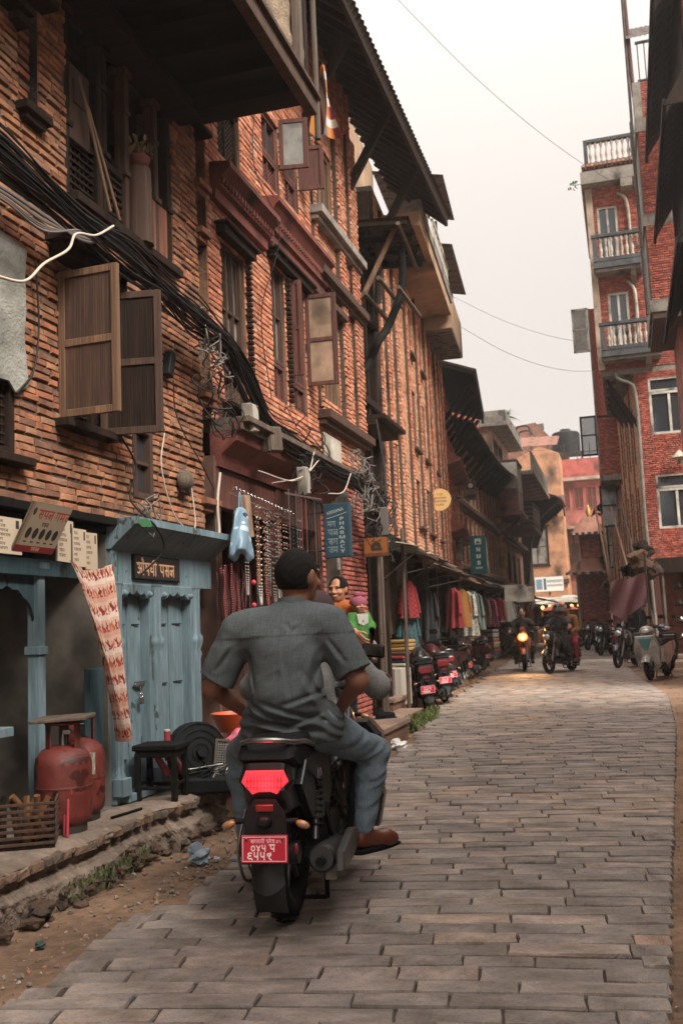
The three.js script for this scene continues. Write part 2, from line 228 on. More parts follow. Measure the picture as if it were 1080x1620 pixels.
{
  const road = struct(new THREE.Group()); road.name = 'road'; scene.add(road);
  const bed = quadSheet(12, 160, (a, b) => { const z = 1 - 80 * b; const l = roadL(z) + .14, r = roadR(z) - .05; return [l + (r - l) * a, -.0115, z]; });
  { const q = bed.attributes.position, uv = bed.attributes.uv; for (let i = 0; i < q.count; i++) uv.setXY(i, q.getX(i), q.getZ(i)); }
  mesh('joint_bed', bed, mat(.055, .042, .033, { map: TS.dirt, bump: TS.rough, bs: .004, roughness: 1 }), road, true);
  const slabs = [0, 1, 2, 3, 4, 5].map(s => { // a hand-cut slab, top at y = 0.5, outline a little irregular
    const h = k => hash(k, s, 123) - .5, ring = [], e = .016;
    for (const [x, z, nx, nz] of [[-.5, -.5, -1, -1], [-.17, -.5, 0, -1], [.2, -.5, 0, -1], [.5, -.5, 1, -1], [.5, .0, 1, 0], [.5, .5, 1, 1], [.15, .5, 0, 1], [-.2, .5, 0, 1], [-.5, .5, -1, 1], [-.5, 0, -1, 0]]) ring.push([x + h(ring.length) * .018, z + h(ring.length + 20) * .035, nx, nz]);
    const P = [...ring.map(r => [r[0], -.5, r[1]]), ...ring.map((r, i) => [r[0], .3 + h(i + 40) * .14, r[1]]), ...ring.map((r, i) => [r[0] - r[2] * e * .6, .5 + h(i + 60) * .1, r[1] - r[3] * e * 2.2]), [h(90) * .2, .5 + h(91) * .18, h(92) * .2]];
    const n = ring.length, f = []; for (let i = 0; i < n; i++) { const k = (i + 1) % n; f.push(i, k + n, k, i, i + n, k + n, i + n, k + 2 * n, k + n, i + n, i + 2 * n, k + 2 * n, i + 2 * n, 3 * n, k + 2 * n); }
    const pos = [], uv = []; for (const i of f) { pos.push(...P[i]); uv.push(P[i][0] * .42 + P[i][1] * .02 + s * .37, P[i][2] * .14 + P[i][1] * .02 + s * .61); }
    const g = new THREE.BufferGeometry(); g.setAttribute('position', new THREE.Float32BufferAttribute(pos, 3)); g.setAttribute('uv', new THREE.Float32BufferAttribute(uv, 2)); g.computeVertexNormals(); return g;
  });
  const tones = [[0.371, 0.301, 0.267], [0.337, 0.281, 0.25], [0.407, 0.332, 0.292], [0.316, 0.274, 0.253], [0.4, 0.316, 0.26], [0.358, 0.308, 0.281], [0.435, 0.301, 0.224], [0.267, 0.231, 0.213]];
  const ms = tones.map(t => mat(...t, { map: TS.stone, bump: TS.stone, bs: .006, roughness: .78 }));
  const L = [], w = V();
  let z = .2, row = 0;
  while (z > -76) {
    const d = .135 * rr(.86, 1.16); let x = -6.5 - rr(0, .4);
    while (x < 1) {
      const len = rr(.25, .52), x0 = x; x += len; const xc = x0 + len / 2, zc = z - d / 2 - .16 * (xc + 1) + .03 * (xc + 1) * (xc + 1), lo = roadL(zc) + Math.sin(zc * 5) * .05, hi = roadR(zc);
      let a = Math.max(x0, lo), b = Math.min(x0 + len, hi); if (b - a < .09) continue; if (x0 + len > hi - .12) b = hi - rr(0, .012);
      w.set((a + b) / 2, 0, zc); if (!inView(w, 200)) continue; const q = proj(w);
      L.push({ x: (a + b) / 2, z: zc, w: b - a - rr(.0, .004), d: d - rr(.004, .011), k: q[0] > 0 && q[0] < 1080 && q[1] < 1640 ? (b - a) / q[2] / q[2] : 0, r: Math.atan(.16 - .06 * (xc + 1)), y: -.02 + rr(-.006, .006), tx: rr(-.012, .012), tz: rr(-.01, .01), t: fbm((xc + 20) / 40, (zc + 90) / 120, 14, 42, 4, 19) > .56 && rnd() < .75 ? (rnd() < .6 ? 7 : 3) : rnd() < .05 ? 6 : rnd() < .08 ? 7 : Math.floor(rnd() * 6) });
    }
    z -= d; row++;
  }
  L.sort((a, b) => b.k - a.k);
  L.slice(0, 300).forEach((s, i) => { const m = new THREE.Mesh(slabs[i % 6], ms[s.t]); m.name = 'paving_stone'; m.castShadow = m.receiveShadow = true; m.position.set(s.x, s.y, s.z); m.scale.set(s.w, .04, s.d); m.rotation.set(s.tx, s.r + (rnd() < .5 ? PI : 0) + rr(-.015, .015), s.tz); road.add(m); });
  const rest = L.slice(300), im = new THREE.InstancedMesh(slabs[2], mat(1, 1, 1, { map: TS.stone, bump: TS.stone, bs: .006, roughness: .78 }), rest.length), c = new THREE.Color();
  rest.forEach((s, i) => { E0.set(s.tx, s.r + (rnd() < .5 ? PI : 0), s.tz); im.setMatrixAt(i, M0.compose(V(s.x, s.y, s.z), Q0.setFromEuler(E0), V(s.w, .04, s.d))); const k = rr(.85, 1.15), t = tones[s.t]; im.setColorAt(i, c.setRGB(t[0] * k, t[1] * k, t[2] * k)); });
  im.name = 'paving_stones'; im.castShadow = im.receiveShadow = true; road.add(stuff(im));
}
// raised plinth along the near left houses: earth and brick rubble under a worn stone top
{
  const pl = struct(new THREE.Group()); pl.name = 'pavement'; scene.add(pl);
  const nz = (z, s, f) => vn(z * f + 500, s, 4096, 4096, 17);
  const edge = z => -2.80 + .05 * (nz(z, 1, 1.3) - .5) + .03 * (nz(z, 2, 7) - .5) + (z < -5.6 ? .06 : 0);
  const top = quadSheet(30, 200, (a, b) => { const z = -2 - 4.4 * b, e = edge(z), x = -4.2 + (e + 4.2) * a; return [x, .25 + .016 * (nz(z * 3 + x * 5, 3, 2) - .5) - (a > .97 ? .02 : 0), z]; });
  const uvp = g => { const q = g.attributes.position, uv = g.attributes.uv; for (let i = 0; i < q.count; i++) uv.setXY(i, q.getX(i) + q.getY(i), q.getZ(i)); return g; };
  mesh('pavement_top', uvp(top), mat(.25, .2, .165, { map: TS.dirt, bump: TS.rough, bs: .008, roughness: .95 }), pl, true);
  const side = quadSheet(260, 22, (a, b) => { const z = -2 - 4.4 * a, y = .232 - .27 * b, e = edge(z); const rub = vn(z * 11 + 90, y * 16 + 40, 4096, 4096, 31) * .6 + vn(z * 28 + 90, y * 40 + 40, 4096, 4096, 32) * .4; const step = b > .42 ? .05 * (nz(z, 5, 1.9)) : 0; return [e + step + .05 * (rub - .6) - (b < .35 && b > .12 ? .028 : 0), y, z]; });
  mesh('pavement_face', uvp(side), mat(.25, .2, .165, { map: TS.dirt, bump: TS.rough, bs: .02, roughness: 1 }), pl, true);
  // row of old edge bricks under the top and rubble at the foot
  const stoneG = [1, 2, 3].map(s => { const g = new THREE.IcosahedronGeometry(1, 1), p = g.attributes.position; for (let i = 0; i < p.count; i++) { const k = .72 + .5 * hash(Math.round(p.getX(i) * 9), Math.round(p.getY(i) * 9 + p.getZ(i) * 31), s); p.setXYZ(i, p.getX(i) * k, p.getY(i) * k, p.getZ(i) * k); } g.computeVertexNormals(); return boxUV(prep(g)); });
  const em = [mat(.2, .125, .085, { map: TS.dirt, bump: TS.rough, bs: .01 }), mat(.15, .115, .09, { map: TS.dirt, bump: TS.rough, bs: .01 }), mat(.25, .17, .12, { map: TS.dirt, bump: TS.rough, bs: .01 })];
  for (let z = -2.4; z > -6.3; z -= rr(.075, .12)) { const m = new THREE.Mesh(brickGeos[Math.floor(rnd() * 6)], pick(em)); m.name = 'edge_brick'; m.scale.set(rr(.06, .1), rr(.04, .052), .09); m.position.set(edge(z) - .03 + rr(-.012, .012), .212 + rr(-.006, .006), z); m.rotation.set(rr(-.08, .08), PI / 2 + rr(-.15, .15), rr(-.06, .06)); m.castShadow = m.receiveShadow = true; pl.add(m); }
  for (let i = 0; i < 110; i++) { const z = rr(-2.5, -6.3), m = new THREE.Mesh(pick(stoneG), pick(em)), s = rr(.012, .045); m.name = 'rubble_stone'; m.scale.set(s, s * rr(.5, .8), s * rr(.8, 1.4)); m.position.set(edge(z) + rr(.0, .12) * rr(.3, 1), rr(-.03, .05) + (rnd() < .25 ? .06 : 0), z); m.rotation.y = rr(0, 6); m.castShadow = m.receiveShadow = true; pl.add(m); }
  mesh('plinth_end', [quadSheet(1, 1, (a, b) => [-4.2 + 1.46 * a, .25 - .3 * b, -6.38])], em[1], pl);
  // moss tufts on the face
  const mo = []; for (let i = 0; i < 260; i++) { const z = rr(-5.2, -4.5) + rr(-.2, .2), b = plane(rr(.006, .016), rr(.015, .035), edge(z) + rr(.03, .09), rr(0, .1), z, rr(-.5, .5), rr(0, 6), rr(-.4, .4)); mo.push(b); } stuff(mesh('moss', mo, M.moss, pl));
  // later stretch of stone kerb and steps by the shops: dressed steps, one each
}

// loose pebbles and crumbs of brick on the dirt strips
{
  const g = new THREE.IcosahedronGeometry(1, 1), q = g.attributes.position; for (let i = 0; i < q.count; i++) { const k = .7 + .6 * hash(Math.round(q.getX(i) * 7 + 40), Math.round(q.getY(i) * 7 + q.getZ(i) * 23 + 90), 3); q.setXYZ(i, q.getX(i) * k, q.getY(i) * k, q.getZ(i) * k); } g.computeVertexNormals();
  const n = 2600, im = new THREE.InstancedMesh(g, mat(1, 1, 1, { roughness: 1 }), n), c = new THREE.Color(), t = [[.2, .15, .11], [.26, .2, .15], [.3, .16, .1], [.16, .13, .11], [.3, .27, .23]];
  for (let i = 0; i < n; i++) { const z = i < 1500 ? rr(-2.6, -8.5) : rr(-8.5, -26), right = i % 5 === 0, e = right ? roadR(z) + rr(0, .5) : roadL(z) - rr(-.02, .55) * rr(.2, 1), s = .0025 + .011 * Math.pow(rnd(), 4); E0.set(rr(0, 6), rr(0, 6), 0); im.setMatrixAt(i, M0.compose(V(e, -.026 + s * .4 + .005, z), Q0.setFromEuler(E0), V(s * rr(.8, 1.4), s * .7, s))); const k = rr(.7, 1.2), q2 = pick(t); im.setColorAt(i, c.setRGB(q2[0] * k, q2[1] * k, q2[2] * k)); }
  im.name = 'pebbles'; im.castShadow = im.receiveShadow = true; scene.add(stuff(tag(im, 'loose pebbles and brick crumbs on the dirt beside the paving', 'pebbles')));
}
// ---------------------------------------------------------------- hand-drawn letters for the local script, as strokes
const GLYPH = {
  'pa': [82, 'M28 10V42Q28 64 50 64L72 64M72 10V95'], 'sa': [88, 'M18 10Q58 16 50 36Q44 50 26 50L54 92M42 52H78M78 10V95'], 'la': [92, 'M82 10V95M82 44Q64 36 56 56Q50 78 36 78Q20 76 22 56Q26 38 42 46Q58 54 50 86'],
  'ssa': [82, 'M28 10V42Q28 64 50 64L72 64M72 10V95M30 18L70 60'], 'dha': [82, 'M36 22Q20 20 22 34Q26 44 46 42Q20 48 26 64Q38 76 72 64M72 10V95'], 'ii': [44, 'M26 10V95M26 10Q22 -22 -6 -18Q-30 -12 -34 10'],
  'au': [120, 'M18 22Q46 12 46 30Q46 46 30 46Q56 46 56 66Q50 92 18 80M46 50H78M78 10V95M108 10V95M108 10Q104 -14 82 -18M108 10Q108 -26 88 -32'], 'sp': [40, ''],
  '0': [72, 'M36 24Q60 24 60 56Q60 88 36 88Q12 88 12 56Q12 24 36 24'], '4': [78, 'M14 20L42 56Q64 78 42 90Q20 80 42 56L68 20'], '5': [78, 'M22 14V44Q22 60 42 60Q62 58 62 40V14M62 50V92'], '6': [78, 'M66 20Q22 14 26 34Q32 48 56 48Q16 50 22 70Q34 90 62 76L74 92'], '9': [78, 'M52 36Q34 16 22 34Q20 56 50 52Q72 44 60 16M50 52Q30 68 68 94'], '2': [74, 'M18 26Q48 10 58 36Q58 56 28 60L66 92'],
  'ba': [82, 'M72 10V95M72 44Q50 36 30 42Q20 56 34 66Q54 72 72 60M34 66L70 46'], 'aa': [34, 'M22 10V95'], 'ga': [82, 'M28 10V56Q28 70 14 66M66 10V95'], 'ma': [82, 'M28 10V62Q14 62 20 74Q30 76 30 62H70M70 10V95'], 'ta': [82, 'M72 10V95M72 44Q36 40 32 62Q32 76 48 86'], 'pra': [82, 'M28 10V42Q28 64 50 64L72 64M72 10V95M72 70L44 90'], 'de': [76, 'M44 10V30Q20 34 24 54Q34 66 50 50Q62 60 60 92M44 10L18 -22'], 'sha': [86, 'M24 20Q50 16 44 36Q34 50 22 44Q40 56 54 90M74 10V95'],
};
function script(ctx, keys, x, y, s, lw, color) { // draws glyphs with a head line; s = height in pixels
  let X = x; const k = s / 100; ctx.save(); ctx.strokeStyle = color; ctx.lineCap = 'round'; ctx.lineJoin = 'round';
  let h0 = null; const line = (a, b) => { ctx.lineWidth = lw; ctx.beginPath(); ctx.moveTo(a, y + 10 * k); ctx.lineTo(b, y + 10 * k); ctx.stroke(); };
  for (const g of keys) { const [w, d] = GLYPH[g]; const isD = /^\d$/.test(g); if (g === 'sp' || isD) { if (h0 !== null) line(h0, X); h0 = null; } else if (h0 === null) h0 = X + 4 * k; ctx.save(); ctx.translate(X, y); ctx.scale(k, k); ctx.lineWidth = lw / k; if (d) ctx.stroke(new Path2D(d)); ctx.restore(); X += w * k; }
  if (h0 !== null) line(h0, X); ctx.restore(); return X;
}
// ---------------------------------------------------------------- windows
function lattice(w, h, x, y, z, step = .045, r = .007, diag = true) {
  const out = []; if (diag) { for (let s = -h; s < w; s += step) for (const dir of [1, -1]) { let a = s, b = s + h, ya = 0, yb = h; if (a < 0) { ya = -a; a = 0; } if (b > w) { yb = h - (b - w); b = w; } if (b - a < .01) continue; const L = Math.hypot(b - a, yb - ya), cx = (a + b) / 2, cyy = (ya + yb) / 2; out.push(bx(L, r * 2, r * 1.6, x + (dir > 0 ? cx : w - cx), y + cyy, z + dir * r * .8, 0, 0, dir * Math.atan2(yb - ya, b - a))); } }
  else { for (let s = step / 2; s < w; s += step) out.push(bx(r * 2, h, r * 2, x + s, y + h / 2, z)); for (let s = step / 2; s < h; s += step) out.push(bx(w, r * 2, r * 2, x + w / 2, y + s, z + r * 1.2)); }
  return out;
}
function win(h, o) { // frame with panes, each pane a mesh; optional lattice, sill and lintel
  const { u0, u1, v0, v1, z = -.09, fm = M.woodDark, fw = .04, fd = .07, cols = 2, rows = 1, pane = M.glass, lat, latM, sill, lintel, arch, mull = .022 } = o;
  const W = u1 - u0, H = v1 - v0, g = [span(u0, u0 + fw, v0, v1, z, z + fd, .004), span(u1 - fw, u1, v0, v1, z, z + fd, .004), span(u0 + fw, u1 - fw, v1 - fw, v1, z, z + fd, .004), span(u0 + fw, u1 - fw, v0, v0 + fw, z, z + fd, .004)];
  const iu0 = u0 + fw, iu1 = u1 - fw, iv0 = v0 + fw, iv1 = v1 - fw, cw = (iu1 - iu0) / cols, rh = (iv1 - iv0) / rows;
  for (let i = 1; i < cols; i++) g.push(span(iu0 + i * cw - mull / 2, iu0 + i * cw + mull / 2, iv0, iv1, z + .01, z + fd - .012));
  for (let i = 1; i < rows; i++) g.push(span(iu0, iu1, iv0 + i * rh - mull / 2, iv0 + i * rh + mull / 2, z + .012, z + fd - .015));
  const w = mesh('window', g, fm, h);
  if (lat) mesh('lattice', lattice(iu1 - iu0, iv1 - iv0, iu0, iv0, z + .03, lat, .006, o.diag !== false), latM || fm, w);
  else for (let i = 0; i < cols; i++) for (let j = 0; j < rows; j++) { const a = iu0 + i * cw, b = iv0 + j * rh;
    if (arch && j === rows - 1) { const c = [[a + .008, b], [a + cw - .008, b]]; for (let k = 0; k <= 6; k++) { const t = k / 6 * PI; c.push([a + cw / 2 + Math.cos(t) * (cw / 2 - .008), b + rh - cw * .4 + Math.sin(t) * cw * .3]); } mesh('pane', at(poly(c, .008), 0, 0, z + .012), pane, w); mesh('arch_board', at(poly([[a, b], [a + cw, b], [a + cw, b + rh], [a, b + rh]], .012, { holes: [[[a + .016, b + .001], [a + cw - .016, b + .001], ...c.slice(2).map(q => [a + cw / 2 + (q[0] - a - cw / 2) * .8, q[1] - .008])]] }), 0, 0, z + .026), fm, w); }
    else mesh('pane', bx(cw, rh, .008, a + cw / 2, b + rh / 2, z + .018), pane, w); }
  if (sill) mesh('sill', cb(W + .14, .045, .14, (u0 + u1) / 2, v0 - .024, .03), o.sm || fm, w);
  if (lintel) mesh('lintel', [cb(W + .2, .07, .12, (u0 + u1) / 2, v1 + .036, .035), cb(W + .26, .03, .16, (u0 + u1) / 2, v1 + .088, .05)], o.lm || fm, w);
  return w;
}
function leaf(h, u, v0, v1, len, ang, m, pm, rows = 2, side = 1) { // a shutter leaf standing out from the wall: hinge at u, turned out by ang
  const L = len, H = v1 - v0, f = .045, pts = [cb(f, H, .03, f / 2, H / 2, 0, .004), cb(f, H, .03, L - f / 2, H / 2, 0, .004)]; for (let i = 0; i <= rows; i++) pts.push(cb(L - 2 * f, f, .028, L / 2, f / 2 + (H - f) * i / rows, 0, .004));
  const s = mesh('shutter', pts, m, h); s.position.set(u, v0, .01); s.rotation.y = side > 0 ? -ang : -(PI - ang);
  for (let i = 0; i < rows; i++) { const y0 = f + (H - f) * i / rows, y1 = (H - f) * (i + 1) / rows; mesh('panel', bx(L - 2 * f + .01, y1 - y0 + .01, .01, L / 2, (y0 + y1) / 2, 0), pm, s); }
  return s;
}
// ---------------------------------------------------------------- near left house: gallery above, herb shop and blue doors below
const LX = -3.1;
const B1 = house('corner_house', 'near brick house with dark timber gallery, open shutters and blue shop doors', LX, 0, PI / 2);
{
  const h = B1;
  facade(h, { u0: 3.2, u1: 6.95, v0: 2.03, v1: 5.36, tones: 'b1', holes: [[5.03, 6.5, 3.96, 5.3], [4.93, 5.44, 2.56, 3.5], [5.8, 6.08, 2.2, 2.7], [3.95, 4.49, 2.26, 2.7], [4.54, 4.74, 4.3, 5.0]], uneven: 1.7, course: .047, len: .165, gap: .008, depth: .028 });
  facade(h, { u0: 6.95, u1: 7.14, v0: 2.03, v1: 5.36, z: -.09, tones: 'b1', singles: 60, uneven: 1.6, name: 'recess_wall' });
  facade(h, { u0: 4.54, u1: 4.74, v0: 4.3, v1: 5.0, z: -.06, thick: .1, tones: 'b1', singles: 30, uneven: 1.6, name: 'niche_wall' });
  mesh('corbel', [cb(.26, .05, .12, 4.64, 4.28, .03), cb(.2, .04, .09, 4.64, 4.235, .015)], M.woodDark, h);
  mesh('corbel', [cb(.2, .05, .14, 4.44, 4.82, .05), cb(.12, .05, .1, 4.5, 4.77, .03)], M.woodDark, h); mesh('corbel', cb(.24, .05, .14, 4.68, 5.02, .05), M.woodDark, h);
  // stepped brick corbels on the narrow recess at the far corner
  for (const [v, s] of [[4.9, 1], [4.5, .8], [3.15, 1], [2.3, 1.2]]) mesh('corbel', [cb(.24 * s, .05, .13, 7.03, v, .0), cb(.18 * s, .05, .09, 7.03, v - .05, -.02)], brickMats('b1', TONES.b1)[3], h);
  // patch of old plaster
  const pp = [[4.0, 2.64], [4.4, 2.66], [4.47, 2.6], [4.58, 2.68], [4.56, 2.8], [4.54, 2.95], [4.56, 3.1], [4.55, 3.3], [4.57, 3.44], [4.0, 3.5]]; mesh('plaster_patch', at(poly(pp, .012), 0, 0, .028), M.plaster, h);
  // gallery: beam, posts, sill, lattice panels, board
  mesh('lintel_beam', [cb(1.66, .12, .2, 5.77, 5.33, .06), cb(1.8, .05, .26, 5.77, 5.255, .07)], M.woodDark, h);
  const gal = mesh('gallery', [span(5.03, 6.5, 3.93, 3.99, -.14, .09, .006), span(5.03, 6.5, 4.4, 4.45, -.08, -.02, .005)], M.woodDark, h);
  for (const [a, b] of [[5.03, 5.09], [5.42, 5.49], [5.5, 5.55], [5.8, 5.86], [6.24, 6.3], [6.44, 6.5]]) mesh('post', [span(a, b, 3.99, 5.26, -.09, .0, .008), span(a - .02, b + .02, 4.44, 4.48, -.1, .015, .006), span(a - .025, b + .025, 5.18, 5.26, -.1, .02, .006), span(a - .012, b + .012, 4.9, 4.93, -.095, .008, .005)], a === 5.8 || a === 6.24 ? M.woodMid : M.woodDark, gal);
  mesh('lattice', lattice(.33, .4, 5.09, 3.99, -.05, .05, .009, false), M.woodDark, gal);
  mesh('lattice', lattice(.26, .4, 5.55, 3.99, -.05, .05, .009, false), M.woodDark, gal);
  mesh('small_shutter', [cb(.24, .5, .03, 5.2, 4.62, -.01), cb(.16, .16, .04, 5.2, 4.7, -.005)], M.woodMid, gal);
  mesh('board', span(6.06, 6.43, 3.995, 4.44, -.02, -.002, .003), wood(.34, .13, .075), gal);
  mesh('stub_post', [cy(.085, .1, .55, 5.93, 4.26, .03, 0, 0, 0, 10)], M.woodMid, gal);
  // shuttered window
  win(h, { u0: 4.93, u1: 5.44, v0: 2.56, v1: 3.5, z: -.12, cols: 1, rows: 1, fw: .05, lat: .09, diag: false, fm: M.woodDark });
  leaf(h, 4.93, 2.56, 3.44, .4, rad(92), M.woodLight, M.woodMid, 2, 1);
  leaf(h, 5.4, 2.54, 3.46, .4, rad(80), M.woodMid, M.woodDark, 2, 1);
  mesh('window_sill', [cb(.62, .05, .12, 5.18, 2.53, .05)], M.woodDark, h);
  mesh('window_hood', [cb(.72, .08, .14, 5.19, 3.55, .06), cb(.8, .04, .2, 5.19, 3.61, .08)], M.woodDark, h);
  win(h, { u0: 5.8, u1: 6.08, v0: 2.2, v1: 2.7, z: -.05, cols: 1, rows: 2, fw: .045, fm: M.woodMid, pane: M.dim });
  win(h, { u0: 3.95, u1: 4.49, v0: 2.26, v1: 2.7, z: -.06, cols: 1, rows: 1, fw: .05, lat: .05, diag: false, fm: M.woodDark, sill: true });
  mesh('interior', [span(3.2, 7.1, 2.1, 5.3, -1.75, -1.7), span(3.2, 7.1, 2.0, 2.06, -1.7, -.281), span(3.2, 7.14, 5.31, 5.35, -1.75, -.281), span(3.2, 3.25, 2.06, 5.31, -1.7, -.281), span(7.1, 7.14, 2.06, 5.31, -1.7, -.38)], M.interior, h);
  // jettied top storey: joists and boards seen from below, weathered front
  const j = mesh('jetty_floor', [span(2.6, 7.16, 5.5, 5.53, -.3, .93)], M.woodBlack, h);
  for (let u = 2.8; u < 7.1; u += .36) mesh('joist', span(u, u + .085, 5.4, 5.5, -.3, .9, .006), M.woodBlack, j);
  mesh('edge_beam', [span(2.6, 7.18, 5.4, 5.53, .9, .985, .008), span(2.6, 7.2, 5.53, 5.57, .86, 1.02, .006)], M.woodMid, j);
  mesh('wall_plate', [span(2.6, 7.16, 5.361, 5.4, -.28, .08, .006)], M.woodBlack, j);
  const fr = quadSheet(90, 30, (a, b) => { const u = 2.6 + 4.5 * a, v = 5.57 + 1.6 * b, n = vn(u * 9, v * 14, 4096, 4096, 3) * .6 + vn(u * 25, v * 30, 4096, 4096, 4) * .4; return [u, v, .9 + .05 * n]; });
  mesh('jetty_front', fr, mat(.3, .22, .15, { map: TS.grime1, bump: TS.rough, bs: .02, roughness: 1 }), h);
  mesh('jetty_end', span(7.06, 7.14, 5.57, 7.2, -.28, .94), M.woodDark, h);
  for (const u of [4.6, 5.7, 6.75]) mesh('jetty_post', span(u, u + .08, 5.57, 7.2, .93, 1.0, .008), M.woodGrey, h);
  mesh('drain_post', [rod([7.19, 5.2, .98], [7.19, 7.4, .98], .025)], M.woodGrey, h);
  // ---- ground floor: open shop (left) with painted posts
  mesh('shop_beam', [span(3.2, 5.52, 1.98, 2.03, -.6, .05, .006), span(3.2, 5.5, 1.93, 1.98, -.4, -.02, .006)], M.woodBlack, h);
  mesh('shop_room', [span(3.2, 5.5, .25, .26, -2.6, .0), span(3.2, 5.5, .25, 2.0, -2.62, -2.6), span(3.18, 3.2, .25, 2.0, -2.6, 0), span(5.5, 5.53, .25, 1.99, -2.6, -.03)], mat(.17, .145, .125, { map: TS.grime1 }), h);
  for (const u of [4.46, 5.05]) mesh('shop_post', [span(u, u + .075, .26, 1.75, -.3, -.22, .008), span(u - .012, u + .087, 1.2, 1.25, -.312, -.208, .006), span(u - .02, u + .095, 1.7, 1.75, -.32, -.2, .006)], M.blue, h);
  mesh('shop_transom', [span(3.2, 5.5, 1.66, 1.76, -.3, -.2, .006)], M.blueDark, h);
  // scalloped arch boards between the posts
  for (const [a, b] of [[3.9, 4.46], [4.535, 5.05]]) { const c = [[a, 1.66], [a, 1.4]]; const n = 5; for (let i = 0; i <= 24; i++) { const t = i / 24, s = Math.sin(t * PI); c.push([a + (b - a) * t, 1.42 + .16 * Math.pow(s, .7) + .018 * Math.abs(Math.sin(t * PI * n))]); } c.push([b, 1.4], [b, 1.66]); mesh('arch_board', at(poly(c, .02), 0, 0, -.27), M.blueDark, h); }
  mesh('shop_counter', [span(3.4, 4.46, .8, .85, -.34, .02, .006)], M.blue, h);
  for (let i = 0, u = 3.6; u < 4.42; u += .098, i++) mesh('plank', span(u, u + .092, .26, .8, -.22 + .006 * (i % 3), -.2 + .006 * (i % 3), .004), i % 3 ? M.blueDark : M.blue, h);
  mesh('side_board', span(5.34, 5.5, .26, 1.1, -.1, -.06, .006), M.blueDark, h);
  // ---- blue timber front with hood, sign and two doors
  const b = mesh('blue_front', [span(5.52, 7.06, 1.62, 1.88, -.12, .0, .006), span(5.52, 5.6, .26, 1.62, -.12, .01, .006), span(6.0, 6.16, .26, 1.62, -.12, .005, .006), span(6.64, 6.8, .26, 1.62, -.12, .01, .006), span(5.6, 6.64, .26, .31, -.14, .05, .006)], M.blue, h);
  { const c = [[-.12, 1.84], [.0, 1.84], [.03, 1.87], [.16, 1.975], [.18, 1.99], [.18, 2.03], [-.12, 2.03]]; const g = poly(c, 1.56, { bevel: .004 }); g.rotateY(PI / 2); g.scale(1, 1, -1); const idx = g.attributes.position; for (let i = 0; i < idx.count; i += 3) for (const A of [idx, g.attributes.normal]) { const t = [A.getX(i), A.getY(i), A.getZ(i)]; A.setXYZ(i, A.getX(i + 1), A.getY(i + 1), A.getZ(i + 1)); A.setXYZ(i + 1, ...t); } g.translate(5.51, 0, 0); g.rotateY(0); g.applyMatrix4(new THREE.Matrix4().makeScale(1, 1, 1)); g.computeVertexNormals();
    const q = g.attributes.position; for (let i = 0; i < q.count; i++) q.setZ(i, q.getZ(i)); mesh('hood', g, M.blue, h); }
  for (const [u, r] of [[6.08, .05], [6.72, .045], [5.555, .042]]) { const c = mesh('column', la([[r * .7, .3], [r, .34], [r, .42], [r * .62, .46], [r * .7, .5], [r * .7, 1.1], [r * .95, 1.14], [r * .7, 1.17], [r * 1.1, 1.22], [r * 1.15, 1.26], [r * .75, 1.29], [r * .8, 1.6], [r, 1.62]].map(p => p), u, 0, .012, 14), M.blue, h); mesh('base_block', span(u - r * 1.2, u + r * 1.2, .31, .42, -.01, .07, .006), M.blue, c); }
  for (const [a, c] of [[5.6, 6.0], [6.16, 6.64]]) {
    const d = mesh('door', [span(a + .004, c - .004, .31, 1.6, -.085, -.07)], M.blue, h), m = (a + c) / 2;
    for (const [x0, x1] of [[a + .006, m - .004], [m + .004, c - .006]]) { const w2 = (x1 - x0) / 2; for (let k = 0; k < 2; k++) mesh('plank', span(x0 + k * w2 + .0015, x0 + (k + 1) * w2 - .0015, .315, 1.59, -.07, -.052 - .006 * k, .003), M.blue, d); for (const v of [.5, .95, 1.36]) mesh('seam', span(x0 + .05, x1 - .04, v, v + .006, -.053, -.0455), M.black, d); }
    const n = 4, sc = [[a, 1.62]]; for (let i = 0; i <= 32; i++) { const t = i / 32; sc.push([a + (c - a) * t, 1.55 + .035 * Math.sin(t * PI) - .026 * Math.abs(Math.sin(t * PI * n)) + .0]); } sc.push([c, 1.62]); mesh('scalloped_head', at(poly(sc, .05, { bevel: .006 }), 0, 0, -.03), M.blue, h);
    for (const uu of [a + .03, c - .03]) mesh('carved_boss', sp(.03, uu, 1.56, .02, [1, .8, 1]), M.blue, h);
  }
  mesh('hasp', [cb(.12, .022, .014, 5.92, .965, -.035), cy(.006, .006, .14, 5.92, .985, -.03, 0, 0, PI / 2, 8)], M.steel, h);
  const lk = mesh('padlock', [cb(.042, .05, .02, 5.92, .865, -.02, .008)], M.steel, h); mesh('shackle', to(.016, .004, 5.92, .9, -.02, 0, 0, 0, 14, 6), M.chrome, lk); mesh('chain', rod([5.92, .955, -.03], [5.92, .91, -.02], .005), M.steel, lk);
  const sg = mesh('name_board', [span(5.77, 6.46, 1.655, 1.825, .0, .02, .004)], M.woodBlack, h);
  mesh('lettering', plane(.66, .15, 6.115, 1.74, .0215), canvasMat(660, 150, (x, w, hh) => { x.fillStyle = '#1b1512'; x.fillRect(0, 0, w, hh); script(x, ['au', 'ssa', 'dha', 'ii', 'sp', 'pa', 'sa', 'la'], 22, 42, 88, 15, '#9a5a34'); script(x, ['au', 'ssa', 'dha', 'ii', 'sp', 'pa', 'sa', 'la'], 20, 40, 88, 8, '#c9a583'); }), sg, true);
